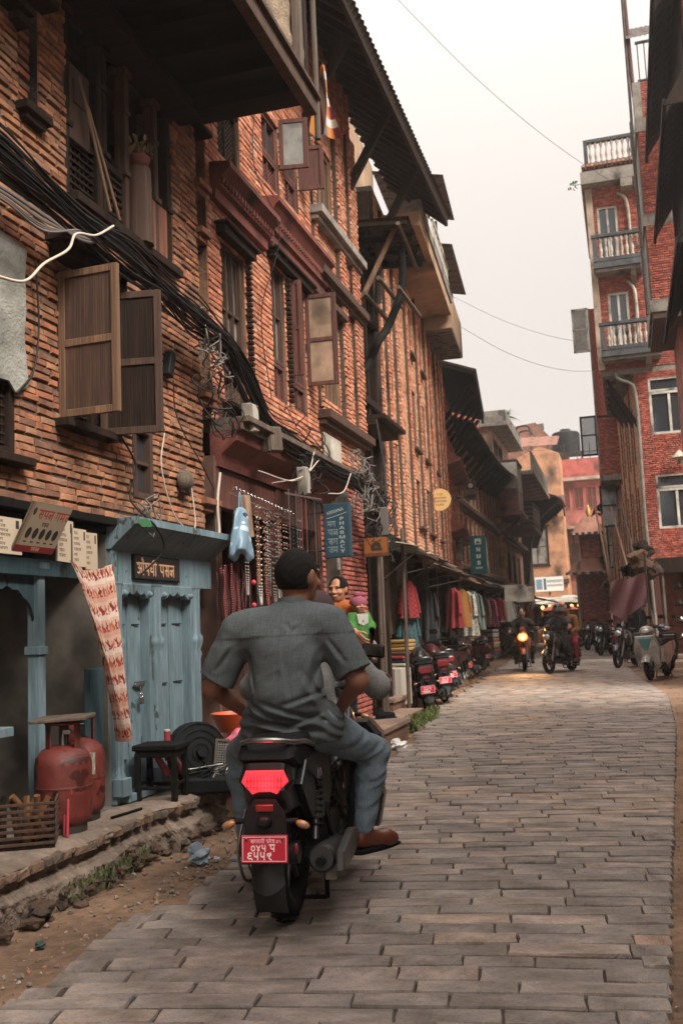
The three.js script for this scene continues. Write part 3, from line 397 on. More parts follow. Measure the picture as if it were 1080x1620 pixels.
  // green paint splashed on the hood corner
  { const c = []; for (let i = 0; i < 26; i++) { const a = i / 26 * 2 * PI; c.push([5.62 + Math.cos(a) * (.09 + .04 * hash(i, 1, 2)), 2.0 + Math.sin(a) * (.02 + .012 * hash(i, 3, 2))]); } mesh('green_stain', at(poly(c, .002), 0, 0, .183), mat(.03, .12, .045), h); mesh('green_stain', span(5.585, 5.6, 1.68, 1.83, .0005, .003), mat(.03, .12, .045), h); }
}
// ---------------------------------------------------------------- second house: painted cornice bands, carved windows, jewellery shop
const B2 = house('jeweller_house', 'red brick house with maroon cornice bands, arched windows and a bead shop', LX, 0, PI / 2);
{
  const h = B2, arch = { arch: true };
  const holes = [[7.43, 7.95, 5.4, 5.95], [8.54, 9.03, 5.64, 6.4], [9.19, 9.64, 5.72, 6.4], [7.43, 7.96, 3.18, 4.62], [8.66, 9.04, 3.5, 4.86], [9.24, 9.68, 3.5, 4.86]];
  facade(h, { u0: 7.15, u1: 10.06, v0: 3.0, v1: 7.6, tones: 'b2', holes, course: .05, len: .18, gap: .006, depth: .022, mortar: M.mortarPale });
  for (const [a, c] of [[7.43, 7.95]]) win(h, { u0: a, u1: c, v0: 5.4, v1: 5.95, lat: .045, fm: M.woodDark, sill: false });
  win(h, { u0: 8.54, u1: 9.03, v0: 5.64, v1: 5.98, lat: .045, fm: M.woodRed }); win(h, { u0: 8.54, u1: 9.03, v0: 5.985, v1: 6.4, fm: M.woodRed, cols: 2 });
  win(h, { u0: 9.19, u1: 9.64, v0: 5.72, v1: 6.02, lat: .045, fm: M.woodRed }); win(h, { u0: 9.19, u1: 9.64, v0: 6.025, v1: 6.4, fm: M.woodRed, cols: 2 });
  leaf(h, 9.05, 5.96, 6.5, .3, rad(80), M.woodRed, M.glassPale, 1); leaf(h, 9.66, 6.0, 6.5, .28, rad(80), M.woodRed, M.woodRed, 1);
  win(h, { u0: 7.43, u1: 7.96, v0: 3.47, v1: 4.62, ...arch, cols: 3, rows: 2, fm: M.woodMid, pane: M.glassPale, lintel: true, lm: M.woodDark, fw: .05 }); win(h, { u0: 7.43, u1: 7.96, v0: 3.18, v1: 3.465, lat: .04, fm: M.woodMid, sill: true });
  win(h, { u0: 8.66, u1: 9.04, v0: 3.88, v1: 4.86, ...arch, cols: 2, rows: 2, fm: M.woodMid, pane: M.glassPale, lintel: true, lm: M.woodDark }); win(h, { u0: 8.66, u1: 9.04, v0: 3.5, v1: 3.875, lat: .04, fm: M.woodRed });
  win(h, { u0: 9.24, u1: 9.68, v0: 3.8, v1: 4.86, cols: 2, rows: 2, fm: M.woodRed, pane: M.glass, lintel: true, lm: M.woodDark }); win(h, { u0: 9.24, u1: 9.68, v0: 3.5, v1: 3.795, lat: .04, fm: M.woodRed });
  leaf(h, 9.7, 3.84, 4.84, .34, rad(86), M.woodRed, mat(.42, .27, .18, { map: TS.grime1 }), 2); leaf(h, 9.22, 3.84, 4.84, .12, rad(86), M.woodRed, M.woodRed, 2);
  // moulded teeth down the window jambs
  for (const [u, a, c] of [[8.0, 3.2, 4.6], [9.09, 3.55, 4.8]]) { const t = []; for (let v = a; v < c; v += .05) t.push(cb(.05, .034, .05, u, v, .035, .005)); stuff(mesh('dentil_strip', t, M.woodDark, h)); }
  // two lengths of painted cornice, the second set higher
  const band = (a, c, v0, v1) => { const p = [[0, v0], [.05, v0 + .01], [.055, v0 + .1], [.09, v0 + .12], [.1, v0 + (v1 - v0) * .55], [.15, v1 - .1], [.19, v1 - .07], [.19, v1 - .02], [.02, v1], [0, v1]]; const g = poly(p.map(q => [q[0] + .01, q[1]]), c - a); g.rotateY(-PI / 2); g.translate(c, 0, 0); const m = mesh('cornice', g, M.maroon, h); const t = []; for (let u = a + .03; u < c; u += .07) t.push(bx(.03, .05, .03, u, v0 + (v1 - v0) * .5, .115)); stuff(mesh('dentils', t, M.maroon, m)); return m; };
  band(7.22, 8.46, 4.87, 5.2); band(8.44, 10.3, 5.0, 5.42);
  mesh('ledge', span(8.5, 10.25, 4.94, 4.99, -.02, .1, .006), M.woodMid, h);
  const st = []; for (let u = 7.22; u < 10.4; u += .09) st.push(bx(.05, .06, .05, u, 2.93, .2)); stuff(mesh('dentils', st, M.maroon, h));
  mesh('shop_cornice', [span(7.22, 10.5, 2.96, 3.01, -.05, .3, .006), span(7.22, 10.45, 2.9, 2.96, -.05, .24, .006)], M.woodGrey, h);
  { const g = poly([[-.05, 2.62], [.02, 2.62], [.05, 2.72], [.18, 2.82], [.2, 2.9], [-.05, 2.9]], 3.2); g.rotateY(-PI / 2); g.translate(10.42, 0, 0); mesh('shop_fascia', g, M.maroon, h); }
  // shop room and front
  mesh('shop_room', [span(7.2, 10.0, .12, .14, -2.4, .1), span(7.2, 10.0, .12, 2.7, -2.42, -2.4), span(7.16, 7.2, .12, 2.7, -2.4, .0), span(9.96, 10.0, .12, 2.7, -2.4, 0), span(7.2, 10, 2.62, 2.66, -2.4, .0)], mat(.19, .1, .075, { map: TS.grime1 }), h);
  mesh('fascia_board', [span(7.2, 9.98, 2.3, 2.62, -.1, -.02, .006)], M.woodRed, h);
  for (const u of [7.2, 8.62, 9.9]) mesh('shop_post', span(u, u + .09, .14, 2.62, -.1, .0, .008), M.woodRed, h);
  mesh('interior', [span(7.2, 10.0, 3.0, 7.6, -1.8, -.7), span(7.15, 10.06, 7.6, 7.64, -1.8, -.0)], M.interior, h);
}
// ---------------------------------------------------------------- third house: stone ledges, panelled shutters, pharmacy
const B2b = house('pharmacy_house', 'narrow brick house with long stone ledges, panelled shutters and a pharmacy sign', LX, 0, PI / 2);
{
  const h = B2b;
  facade(h, { u0: 10.07, u1: 11.95, v0: 3.0, v1: 8.2, tones: 'b2', holes: [[10.22, 10.97, 3.83, 4.9], [10.14, 10.97, 6.08, 6.95]], course: .05, len: .18, gap: .006, depth: .022, mortar: M.mortarPale });
  for (const [v0, v1, pm] of [[3.83, 4.9, M.woodLight], [6.08, 6.95, M.woodLight]]) { const w = win(h, { u0: 10.18, u1: 10.97, v0, v1, cols: 4, rows: 1, arch: true, fm: M.woodLight, pane: v0 > 5 ? M.white : M.woodGrey, fw: .05, mull: .04 }); }
  for (const [a, c, z] of [[11.0, 11.22, .06], [11.6, 11.95, .05], [10.07, 10.16, .04]]) facade(h, { u0: a, u1: c, v0: 3.7, v1: 7.6, z, thick: .06, tones: 'b2', singles: 40, course: .056, len: .11, name: 'pilaster' });
  for (const v of [3.56, 5.2, 5.9]) mesh('ledge', [span(10.02, 11.98, v, v + .1, -.02, .16, .008), span(10.04, 11.96, v - .06, v, -.02, .1, .006)], v === 5.9 ? M.concrete : M.woodMid, h);
  mesh('window_hood', [span(10.1, 11.05, 4.92, 5.0, 0, .13, .006)], M.woodMid, h);
  mesh('pale_panel', span(10.1, 10.75, 2.86, 3.42, .03, .05, .004), M.offwhite, h); mesh('pale_panel', span(10.3, 11.0, 2.5, 2.86, -.02, .04, .004), M.plaster, h);
  facade(h, { u0: 10.07, u1: 11.95, v0: .1, v1: 2.98, z: -.05, tones: 'red', holes: [[10.2, 10.9, .15, 2.3]], singles: 120, course: .056, len: .19, name: 'lower_wall' });
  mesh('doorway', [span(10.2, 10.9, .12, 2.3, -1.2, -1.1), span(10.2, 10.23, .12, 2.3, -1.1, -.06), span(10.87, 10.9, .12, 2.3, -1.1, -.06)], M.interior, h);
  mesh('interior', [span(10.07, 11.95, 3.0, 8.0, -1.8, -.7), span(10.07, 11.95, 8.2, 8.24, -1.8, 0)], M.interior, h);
}
// eaves over the second and third house: sloping boarded soffit, rafters, tile edge
{
  const e = thing('roof_eave', 'deep dark roof eave with tiles over the two brick houses', 'roof', [LX, 0, 0], PI / 2);
  const A = 7.2, Bq = 15.2, vin = 8.55, vout = 7.75, zo = .72;
  mesh('soffit', [quadSheet(1, 1, (a, b) => [A + (Bq - A) * a, vin + (vout - vin) * b, -.2 + (zo + .2) * b])], M.woodMid, e);
  for (let u = A + .1; u < Bq; u += .28) mesh('rafter', beam([u, vin - .045, -.2], [u, vout - .04, zo], .06, .075), M.woodDark, e);
  mesh('eave_board', [beam([A, vout - .02, zo], [Bq, vout - .02, zo], .05, .1)], M.woodDark, e);
  const tl = []; for (let u = A; u < Bq; u += .115) { tl.push(at(new THREE.CylinderGeometry(.062, .058, 1.35, 7, 1, true, 0, PI), u, (vin + vout) / 2 + .09, .26, -PI / 2 + .71 - 0, 0, 0)); } stuff(mesh('roof_tiles', tl, M.tileDark, e));
  for (const u of [8.2, 9.9, 11.7, 13.4]) mesh('strut', beam([u, 6.9, .02], [u, vout + .12, zo - .12], .08, .1), M.woodDark, e);
  facade(e, { u0: 7.18, u1: 12, v0: 7.62, v1: 8.5, z: -.02, tones: 'b2', singles: 0, name: 'upper_wall' });
}
// ---------------------------------------------------------------- narrow timber house with tin-roofed lookout
{
  const h = house('timber_house', 'narrow blackened timber house with a tin-roofed lookout on crooked branches', LX, 0, PI / 2);
  for (let i = 0, u = 11.98; u < 13.0; u += .12, i++) mesh('board', span(u, u + .115, .1, 6.6, -.2 - .012 * (i % 3), -.14 - .012 * (i % 3), .006), i % 2 ? M.woodDark : M.woodBlack, h);
  for (const u of [12.0, 12.45, 12.93]) mesh('post', [span(u, u + .1, .1, 6.7, -.14, -.02, .012)], M.woodDark, h);
  for (const v of [3.1, 4.2, 5.4, 6.3]) mesh('rail', span(11.97, 13.05, v, v + .1, -.06, .02, .01), M.woodDark, h);
  mesh('ledge', [span(11.97, 13.2, 3.92, 3.98, -.1, .3, .008), span(11.97, 13.15, 3.84, 3.92, -.1, .2, .008)], M.woodDark, h);
  win(h, { u0: 12.15, u1: 12.44, v0: 4.4, v1: 5.3, z: -.12, cols: 1, rows: 3, fm: M.woodGrey, pane: M.dim });
  // lookout: tilted tin roof sheets on rafters
  const rv = (u, z) => 6.62 - .2 * (u - 11.95) - .09 * (z + .1);
  mesh('tin_roof', quadSheet(48, 4, (a, b) => { const u = 11.97 + 1.12 * a, z = -.1 + .84 * b; return [u, rv(u, z) + .012 * Math.sin(a * PI * 24), z]; }), M.tinDark, h);
  for (const u of [12.02, 12.38, 12.74, 13.05]) mesh('rafter', beam([u, rv(u, -.05) - .05, -.05], [u, rv(u, .7) - .05, .7], .05, .06), M.woodDark, h);
  mesh('eave_pole', rod([11.95, rv(11.95, .6) - .1, .6], [13.1, rv(13.1, .6) - .1, .6], .03), M.woodGrey, h);
  for (const [v, z] of [[5.62, .55], [5.78, .3], [5.6, .1]]) mesh('deck_pole', rod([11.98, v, z], [13.15, v - .04, z + .04], .03), M.woodGrey, h);
  mesh('brace', rod([12.1, 5.5, 0], [12.2, 6.5, .5], .045, .035), M.woodLight, h);
  mesh('brace', rod([12.75, 5.7, .1], [12.55, 6.7, .2], .05, .04), M.woodGrey, h);
  mesh('crooked_branch', tu([[12.0, 4.55, .02], [12.16, 4.75, .1], [12.1, 4.95, .22], [12.34, 5.2, .3], [12.42, 5.5, .42], [12.5, 5.8, .5], [12.5, 6.35, .52]], .055, 40, 8), M.woodBlack, h);
}
// a long row of houses is built from one kit: bricks, windows each with panes, pilasters, ledges
function rowHouse(o) {
  const h = house(o.name, o.label, o.x, o.z, PI / 2 + rad(o.bend || 0));
  const holes = []; for (const r of o.rows) for (const u of r.us) holes.push([u, u + r.w, r.v0, r.v1]);
  facade(h, { u0: 0, u1: o.len, v0: o.v0 || 2.6, v1: o.top, holes, tones: o.tones, singles: 0, course: .06, len: .2, gap: .007, depth: .024, mortar: o.mortar || M.mortarPale });
  for (const r of o.rows) for (const u of r.us) win(h, { u0: u, u1: u + r.w, v0: r.v0, v1: r.v1, z: -.1, cols: r.cols || 2, rows: r.rows || 2, fm: r.fm || M.woodMid, pane: r.pane || M.glass, fw: .05, sill: r.sill, sm: M.woodMid, lintel: r.lintel });
  for (const [a, b] of o.pil || []) facade(h, { u0: a, u1: b, v0: o.v0 || 2.6, v1: o.pilTop || o.top, z: .06, thick: .06, tones: o.pilTones || 'b2', singles: 0, course: .06, len: .13, name: 'pilaster' });
  for (const [v, t, d] of o.ledges || []) mesh('ledge', [span(-.03, o.len + .03, v, v + t, -.02, d, .01), span(0, o.len, v - t * .5, v, -.02, d * .6)], o.ledgeM || M.woodMid, h);
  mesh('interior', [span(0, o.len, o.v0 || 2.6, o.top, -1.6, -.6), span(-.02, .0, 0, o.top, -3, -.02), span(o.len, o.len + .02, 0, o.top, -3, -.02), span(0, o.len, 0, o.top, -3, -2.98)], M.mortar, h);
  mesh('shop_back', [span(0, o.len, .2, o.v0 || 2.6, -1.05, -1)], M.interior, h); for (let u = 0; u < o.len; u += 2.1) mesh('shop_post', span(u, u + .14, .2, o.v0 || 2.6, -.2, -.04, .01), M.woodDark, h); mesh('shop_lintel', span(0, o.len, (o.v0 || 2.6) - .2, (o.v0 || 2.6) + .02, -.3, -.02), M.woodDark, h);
  mesh('roof_deck', [span(0, o.len, o.top, o.top + .08, -3, .05)], M.concreteDark, h);
  mesh('shop_floor', [span(0, o.len, .02, .2, -3, .1)], M.concrete, h);
  return h;
}
const RD = (n, a, s) => Array.from({ length: n }, (_, i) => a + i * s);
const B3 = rowHouse({ name: 'tan_brick_house', label: 'tall tan brick house with red pilasters and pale curtains under concrete balconies', x: -3.2, z: -13.3, bend: 4, len: 8.6, top: 7.6, tones: 'b3', pilTones: 'b2',
  rows: [{ us: [1.0], w: .5, v0: 4.85, v1: 5.9, pane: M.white, fm: M.woodMid, cols: 1 }, { us: [2.05], w: .3, v0: 4.92, v1: 6.0, cols: 1 }, { us: [3.35, 4.75], w: .5, v0: 6.1, v1: 7.0, pane: M.white, sill: true, cols: 1 }, { us: [3.5, 4.8, 6.4], w: .55, v0: 4.4, v1: 5.5, pane: M.white, sill: true }, { us: [1.1], w: .5, v0: 3.2, v1: 4.1, pane: M.white, cols: 1 }, { us: [2.1], w: .3, v0: 3.2, v1: 4.1, cols: 1 }, { us: [3.6, 5.0, 6.5], w: .55, v0: 3.0, v1: 3.85, pane: M.glassPale, sill: true }],
  pil: [[0, .18], [.72, .9], [1.62, 1.8], [2.9, 3.1], [4.25, 4.45], [5.55, 5.75], [6.1, 6.3], [7.2, 7.4], [7.8, 8.0], [8.4, 8.6]] });
{
  const h = B3;
  mesh('balcony_slab', [span(.9, 5.5, 7.36, 7.6, -.1, .63, .01)], M.plasterTan, h);
  mesh('balcony_beam', [span(.9, 5.5, 7.6, 7.78, .5, .66, .01)], M.concreteDark, h);
  const rl = mesh('railing', [span(2.9, 5.5, 8.3, 8.35, .58, .63), span(2.9, 5.5, 7.95, 7.99, .58, .63)], M.white, h); for (let u = 2.95; u < 5.5; u += .3) mesh('baluster', span(u, u + .03, 7.78, 8.3, .59, .62), M.white, rl);
  const j = mesh('jetty_box', [span(5.55, 7.85, 7.12, 7.9, -.1, .63, .01)], M.plasterTan, h);
  for (let u = 5.6; u < 7.84; u += .15) mesh('tin_rib', span(u, u + .07, 7.085, 7.12, -.02, .62), M.tin, j);
  const tinm = mat(.13, .085, .075, { map: TS.rust, roughness: .7 });
  const sheet = (u0_, u1_, v, z1, nm) => mesh('tin_sheet', at(quadSheet(40, 2, (a, b) => [u0_ + (u1_ - u0_) * a, v + .22 - .25 * b + .01 * Math.sin(a * 80), -.4 + (z1 + .4) * b])), tinm, h);
  sheet(2.9, 4.9, 9.1, .85); sheet(4.6, 7.6, 8.5, .8);
  for (const [u, v] of [[3.1, 9.0], [4.7, 9.0], [5.0, 8.45], [7.4, 8.45]]) mesh('roof_post', rod([u, 7.6, .5], [u, v, .5], .03), M.woodGrey, h);
  mesh('parapet_wall', span(0, 8.6, 7.68, 8.6, -1.4, -1.2), M.cream, h);
  mesh('upper_storey', span(.2, 3.0, 7.68, 9.4, -2.8, -.4), M.plasterTan, h);
}
const B4 = rowHouse({ name: 'carved_front_house', label: 'narrow dark red house with tall mullioned windows and two maroon sloping cornices', x: -3.85, z: -21.95, bend: 6, len: 4.6, top: 6.9, tones: 'b2',
  rows: [{ us: RD(5, .35, .85), w: .5, v0: 5.3, v1: 6.4, cols: 2, rows: 1, pane: M.glass }, { us: RD(5, .35, .85), w: .5, v0: 3.7, v1: 4.75, cols: 2, rows: 1 }, { us: RD(5, .35, .85), w: .5, v0: 2.7, v1: 3.2, cols: 2, rows: 1 }],
  pil: RD(6, .08, .85).map(a => [a, a + .2]), ledges: [] });
{
  const h = B4;
  for (const v of [4.85, 3.3]) mesh('sloping_cornice', at(poly([[0, v], [.42, v + .12], [.44, v + .18], [0, v + .42]], 4.6), 0, 0, 0, 0, -PI / 2, 0).translate(4.6, 0, 0), M.maroon, h);
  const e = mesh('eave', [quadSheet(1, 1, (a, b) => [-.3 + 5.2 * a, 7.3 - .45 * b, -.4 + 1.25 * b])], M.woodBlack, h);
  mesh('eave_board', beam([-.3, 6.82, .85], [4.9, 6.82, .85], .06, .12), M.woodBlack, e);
  for (const u of RD(6, .1, .85)) mesh('strut', tu([[u, 5.9, .05], [u, 6.2, .3], [u, 6.75, .75]], .05, 12, 6), M.woodBlack, e);
  const tl = []; for (let u = -.3; u < 4.9; u += .13) tl.push(beam([u, 7.42, -.4], [u, 6.95, .9], .09, .05)); stuff(mesh('roof_tiles', tl, M.tileDark, e));
  mesh('gable', at(poly([[0, 7.0], [4.6, 7.0], [4.3, 8.0], [.3, 8.0]], .2), 0, 0, -1), M.tileDark, h);
}
const B5 = rowHouse({ name: 'mullion_house', label: 'ochre house with two rows of narrow dark windows under a sagging tiled roof', x: -4.45, z: -26.6, bend: 1, len: 11.2, top: 6.7, tones: 'old',
  rows: [{ us: RD(11, .3, .98), w: .52, v0: 4.95, v1: 6.25, cols: 1, rows: 1, pane: M.dim, fm: M.woodMid }, { us: RD(11, .3, .98), w: .52, v0: 3.0, v1: 4.4, cols: 1, rows: 1, pane: M.dim, fm: M.woodMid }], ledges: [[4.6, .14, .2], [2.75, .12, .2]], v0: 2.5 });
{
  const h = B5, sag = a => -.3 * Math.sin(a * PI * .9) + .35 * a;
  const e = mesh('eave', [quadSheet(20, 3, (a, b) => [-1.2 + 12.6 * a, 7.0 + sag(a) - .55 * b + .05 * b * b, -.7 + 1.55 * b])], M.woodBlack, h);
  for (let i = 0; i < 13; i++) { const u = -.6 + i * .95, a = (u + 1.2) / 12.6; mesh('strut', beam([u, 5.8 + sag(a), .04], [u, 6.5 + sag(a), .72], .09, .12), M.woodBlack, e); }
  const tl = []; for (let i = 0; i < 96; i++) { const a = i / 95, u = -1.2 + 12.6 * a, y = sag(a) + rr(-.015, .015); for (let k = 0; k < 5; k++) tl.push(bx(.11, .04, .36, u, 7.08 + y - .055 - .108 * k, -.55 + .31 * k, .34, rr(-.05, .05), 0)); } stuff(mesh('roof_tiles', tl, M.tileDark, e));
}
const B6 = rowHouse({ name: 'gilded_column_house', label: 'brown house with ochre columns, bay window and stacked roof terraces', x: -4.72, z: -37.9, bend: .5, len: 10.5, top: 7.0, tones: 'old',
  rows: [{ us: RD(4, 1.6, 2.1), w: 1.3, v0: 5.0, v1: 6.4, cols: 3, rows: 1, pane: M.dim }, { us: RD(4, 1.6, 2.1), w: 1.3, v0: 2.9, v1: 4.2, cols: 3, rows: 1, pane: M.dim }], ledges: [[4.6, .16, .3]] });
{
  const h = B6, gold = mat(.5, .3, .1, { map: TS.grime1 });
  for (const u of [.2, .65, 1.15]) mesh('column', [cy(.13, .15, 4.4, u, 4.6, .12, 0, 0, 0, 10), cb(.36, .16, .34, u, 4.6, .12), cb(.36, .16, .34, u, 6.8, .12), cb(.36, .16, .34, u, 2.5, .12)], gold, h);
  const b = mesh('bay_window', [span(-.5, 1.4, 5.4, 6.3, -.1, 1.0, .02), span(-.7, 1.6, 5.25, 5.4, -.1, 1.15, .02)], mat(.3, .14, .11, { map: TS.grime1 }), h); mesh('bay_roof', span(-.5, 1.4, 7.3, 7.4, -.1, 1.05, .02), M.woodMid, b);
  for (let i = 0; i < 4; i++) mesh('bay_post', span(-.5 + i * .6, -.42 + i * .6, 6.3, 7.3, .9, 1.0), M.white, b);
  mesh('bay_pane', span(-.46, 1.36, 6.3, 7.3, .86, .9), M.glass, b); mesh('bay_side', span(-.5, -.44, 6.3, 7.3, 0, .9), M.white, b);
  mesh('bracket', beam([.4, 4.2, .05], [.4, 5.25, .95], .5, .12), M.woodMid, h);
  const bl = mesh('balcony', [span(2.4, 6.2, 4.95, 5.15, 0, 1.3, .02), span(2.4, 6.2, 6.0, 6.07, 1.22, 1.3, .01), span(2.36, 2.44, 6.0, 6.07, 0, 1.3)], M.woodMid, h); for (let k = 0; k < 4; k++) mesh('balcony_slat', span(2.4, 6.2, 5.23 + k * .19, 5.35 + k * .19, 1.24, 1.28), M.woodGrey, bl); for (let k = 0; k < 4; k++) mesh('balcony_slat', span(2.38, 2.42, 5.23 + k * .19, 5.35 + k * .19, 0, 1.24), M.woodGrey, bl);
  for (const [v, a, c, d] of [[7.08, 1.6, 10.8, 1.5], [9.3, 2.2, 9.0, .5]]) mesh('terrace_slab', span(a, c, v, v + .18, -3, d, .02), M.concreteDark, h);
  mesh('upper_storey', [span(2.4, 8.8, 7.26, 9.3, -3, -.2)], mat(.5, .3, .2, { map: TS.grime3 }), h); win(h, { u0: 3, u1: 4, v0: 7.6, v1: 8.9, z: -.22, fm: M.woodMid }); win(h, { u0: 4.6, u1: 5.6, v0: 7.6, v1: 8.9, z: -.22, fm: M.woodMid });
  const r2 = mesh('terrace_railing', [span(1.6, 10.8, 7.95, 8.02, 1.36, 1.44)], M.concrete, h); for (let u = 1.7; u < 10.8; u += .36) mesh('terrace_baluster', span(u, u + .12, 7.26, 7.95, 1.36, 1.44), M.concrete, r2);
  mesh('roof_parapet', [span(2.2, 9, 9.48, 9.95, .3, .45, .02), span(2.2, 2.34, 9.48, 9.95, -3, .45)], M.concrete, h);
  mesh('rooftop_stack', [span(.2, 1.5, 7.08, 9.9, -1.6, -.6, .02)], brickMats('red', TONES.red)[2], h);
  for (const u of [6.4, 7.6]) mesh('bent_pipe', tu([[u, 9.6, .4], [u, 9.95, .5], [u, 10.0, .95], [u, 9.8, 1.1]], .04, 12, 6), M.iron, h);
}
// far left end: dark gable with tile eave hooking into the street
{
  const h = house('end_gable_house', 'dark timber gable with broken clay tiles hooking over the far street', -4.7, -48.6, PI / 2);
  mesh('wall', [span(0, 4, 0, 7.2, -3, 0)], M.woodDark, h);
  mesh('eave_bracket', at(poly([[0, 3.0], [.12, 3.0], [.35, 5.0], [.8, 6.2], [1.7, 6.9], [1.9, 7.2], [0, 7.2]], .5), 0, 0, 0, 0, -PI / 2, 0).translate(.5, 0, 0), M.woodBlack, h);
  mesh('eave_bracket', at(poly([[0, 5.0], [.35, 5.0], [.8, 6.2], [1.7, 6.9], [1.9, 7.2], [0, 7.2]], .4), 0, 0, 0, 0, -PI / 2, 0).translate(3.6, 0, 0), M.woodBlack, h);
  const tl = []; for (let u = -.2; u < 4.2; u += .2) for (let k = 0; k < 7; k++) tl.push(bx(.18, .06, .38, u + rr(-.02, .02), 8.0 - k * .14 + rr(-.03, .03), -.2 + k * .33, .4, rr(-.1, .1), rr(-.08, .08))); stuff(mesh('roof_tiles', tl, M.tile, h));
}
// ---------------------------------------------------------------- right side: balcony house on the corner
function baluster(hh) { const k = hh; return la([[.02, 0], [.05, 0], [.05, .08 * k], [.028, .12 * k], [.05, .32 * k], [.052, .42 * k], [.022, .62 * k], [.03, .8 * k], [.05, .85 * k], [.05, k], [.0, k]], 0, 0, 0, 8); }
const R1 = house('balcony_house', 'tall red brick corner house with stacked white baluster balconies and white windows', .7, -30, 0);
{
  const h = R1, A = rad(-84.3);
  facade(h, { u0: 0, u1: 3.2, v0: 2.9, v1: 8.45, tones: 'red', singles: 0, holes: [[.33, 1.45, 6.55, 8.25], [.33, 1.45, 3.75, 5.35]] });
  for (const [v0, v1] of [[6.55, 8.25], [3.75, 5.35]]) { win(h, { u0: .33, u1: 1.45, v0, v1: v1 - .42, cols: 2, rows: 1, fm: M.white, z: -.06, fw: .07, mull: .07 }); win(h, { u0: .33, u1: 1.45, v0: v1 - .41, v1, cols: 1, rows: 1, fm: M.white, z: -.06, fw: .06 }); }
  mesh('interior', [span(.03, 3.2, 2.9, 8.4, -1.4, -.6)], M.interior, h);
  // street side, tan with tall narrow windows
  const st = { ry: A }, us = RD(8, -12.2, 1.5), holes = []; for (const u of us) holes.push([u, u + .42, 3.4, 5.2], [u, u + .42, 5.9, 7.7]);
  facade(h, { u0: -13, u1: 0, v0: 2.6, v1: 8.45, tones: 'b3', singles: 0, holes, ry: A });
  for (const q of holes) win(h, { u0: q[0], u1: q[1], v0: q[2], v1: q[3], cols: 1, rows: 2, fm: M.woodDark }).rotation.y = A;
  for (const u of us) facade(h, { u0: u - .35, u1: u - .15, v0: 2.6, v1: 8.45, z: .05, thick: .05, tones: 'b2', singles: 0, ry: A, name: 'pilaster' });
  mesh('core', [span(.3, 3.2, 0, 15, -13, -1.6)], mat(.4, .15, .1, { map: TS.grime1 }), h);
  // pipes
  mesh('downpipe', tu([[-.55, 8.5, .1], [-.5, 8.3, .16], [-.12, 8.1, .16], [-.05, 7.8, .12], [-.05, 4, .12], [.0, 1.2, .12], [.02, .1, .12]], .055, 50, 8), M.concrete, h);
  // jettied upper storeys
  const x0 = -.95, x1 = 1.2;
  mesh('jetty_floor', [span(x0, x1, 8.45, 8.62, -6, .02, .01)], M.concreteDark, h);
  facade(h, { u0: x0, u1: x1, v0: 8.62, v1: 14.35, tones: 'red', singles: 0, holes: [[-.62, -.02, 9.25, 11.0], [-.75, -.15, 12.0, 13.75]], z: .02 });
  for (const [u, v] of [[-.62, 9.25], [-.75, 12.0]]) { win(h, { u0: u, u1: u + .6, v0: v, v1: v + 1.75, cols: 2, rows: 1, fm: M.white, z: -.06, fw: .07, mull: .06, pane: M.glass }); }
  const side = mesh('jetty_side', [span(x0 - .02, x0 + .05, 8.62, 14.4, -6, -.02)], mat(.3, .16, .12, { map: TS.grime1 }), h);
  mesh('corner_post', span(x0 - .1, x0 + .1, 8.62, 14.35, -.02, .14, .01), mat(.46, .34, .26, { map: TS.grime1 }), h);
  for (const z of [-.5, -1.6, -2.8, -4]) mesh('brace', beam([.0, 6.9, z], [-.85, 8.45, z], .1, .12), M.woodDark, h);
  // brick box and open casements further along
  const bm = brickMats('red', TONES.red)[0];
  facade(h, { u0: -1.3, u1: .0, v0: 6.3, v1: 8.4, z: -6, tones: 'red', singles: 0, name: 'oriel_wall' }); mesh('oriel_floor', span(-1.32, 0, 6.1, 6.3, -9, -5.95, .01), M.concreteDark, h); mesh('oriel_side', span(-1.36, -1.3, 6.1, 12.5, -9, -6.02), M.concreteDark, h); mesh('oriel_upper', span(-1.3, .2, 8.5, 12.5, -9, -6.1), bm, h);
  for (const [y, hh, z, w] of [[10.6, 1.6, -5, .55], [7.2, 1.5, -7, .6], [4.6, 1.6, -8, .7], [3.2, 1.8, -11, .6]]) { const HX = y < 7 ? -.75 : -1.35, f = mesh('casement', [span(HX - w, HX, y, y + .07, z, z + .05), span(HX - w, HX, y + hh - .07, y + hh, z, z + .05), span(HX - w, HX + .07 - w, y, y + hh, z, z + .05), span(HX - .07, HX, y, y + hh, z, z + .05), span(HX - w, HX, y + hh * .5, y + hh * .5 + .05, z, z + .05)], y > 9 ? M.white : M.woodBlack, h); mesh('pane', span(HX + .01 - w, HX - .01, y, y + hh, z + .02, z + .03), y > 9 || z < -7 ? M.glassPale : mat(.5, .5, .5, { transmission: 1, roughness: .05, thickness: 0 }), f); }
  // balconies facing down the street: dark posts, slab, white balusters
  const dk = mat(.075, .082, .09, { map: TS.grime1, bump: TS.rough, bs: .004 }), bg = baluster(.62), bm2 = mat(.56, .47, .4, { map: TS.grime1 });
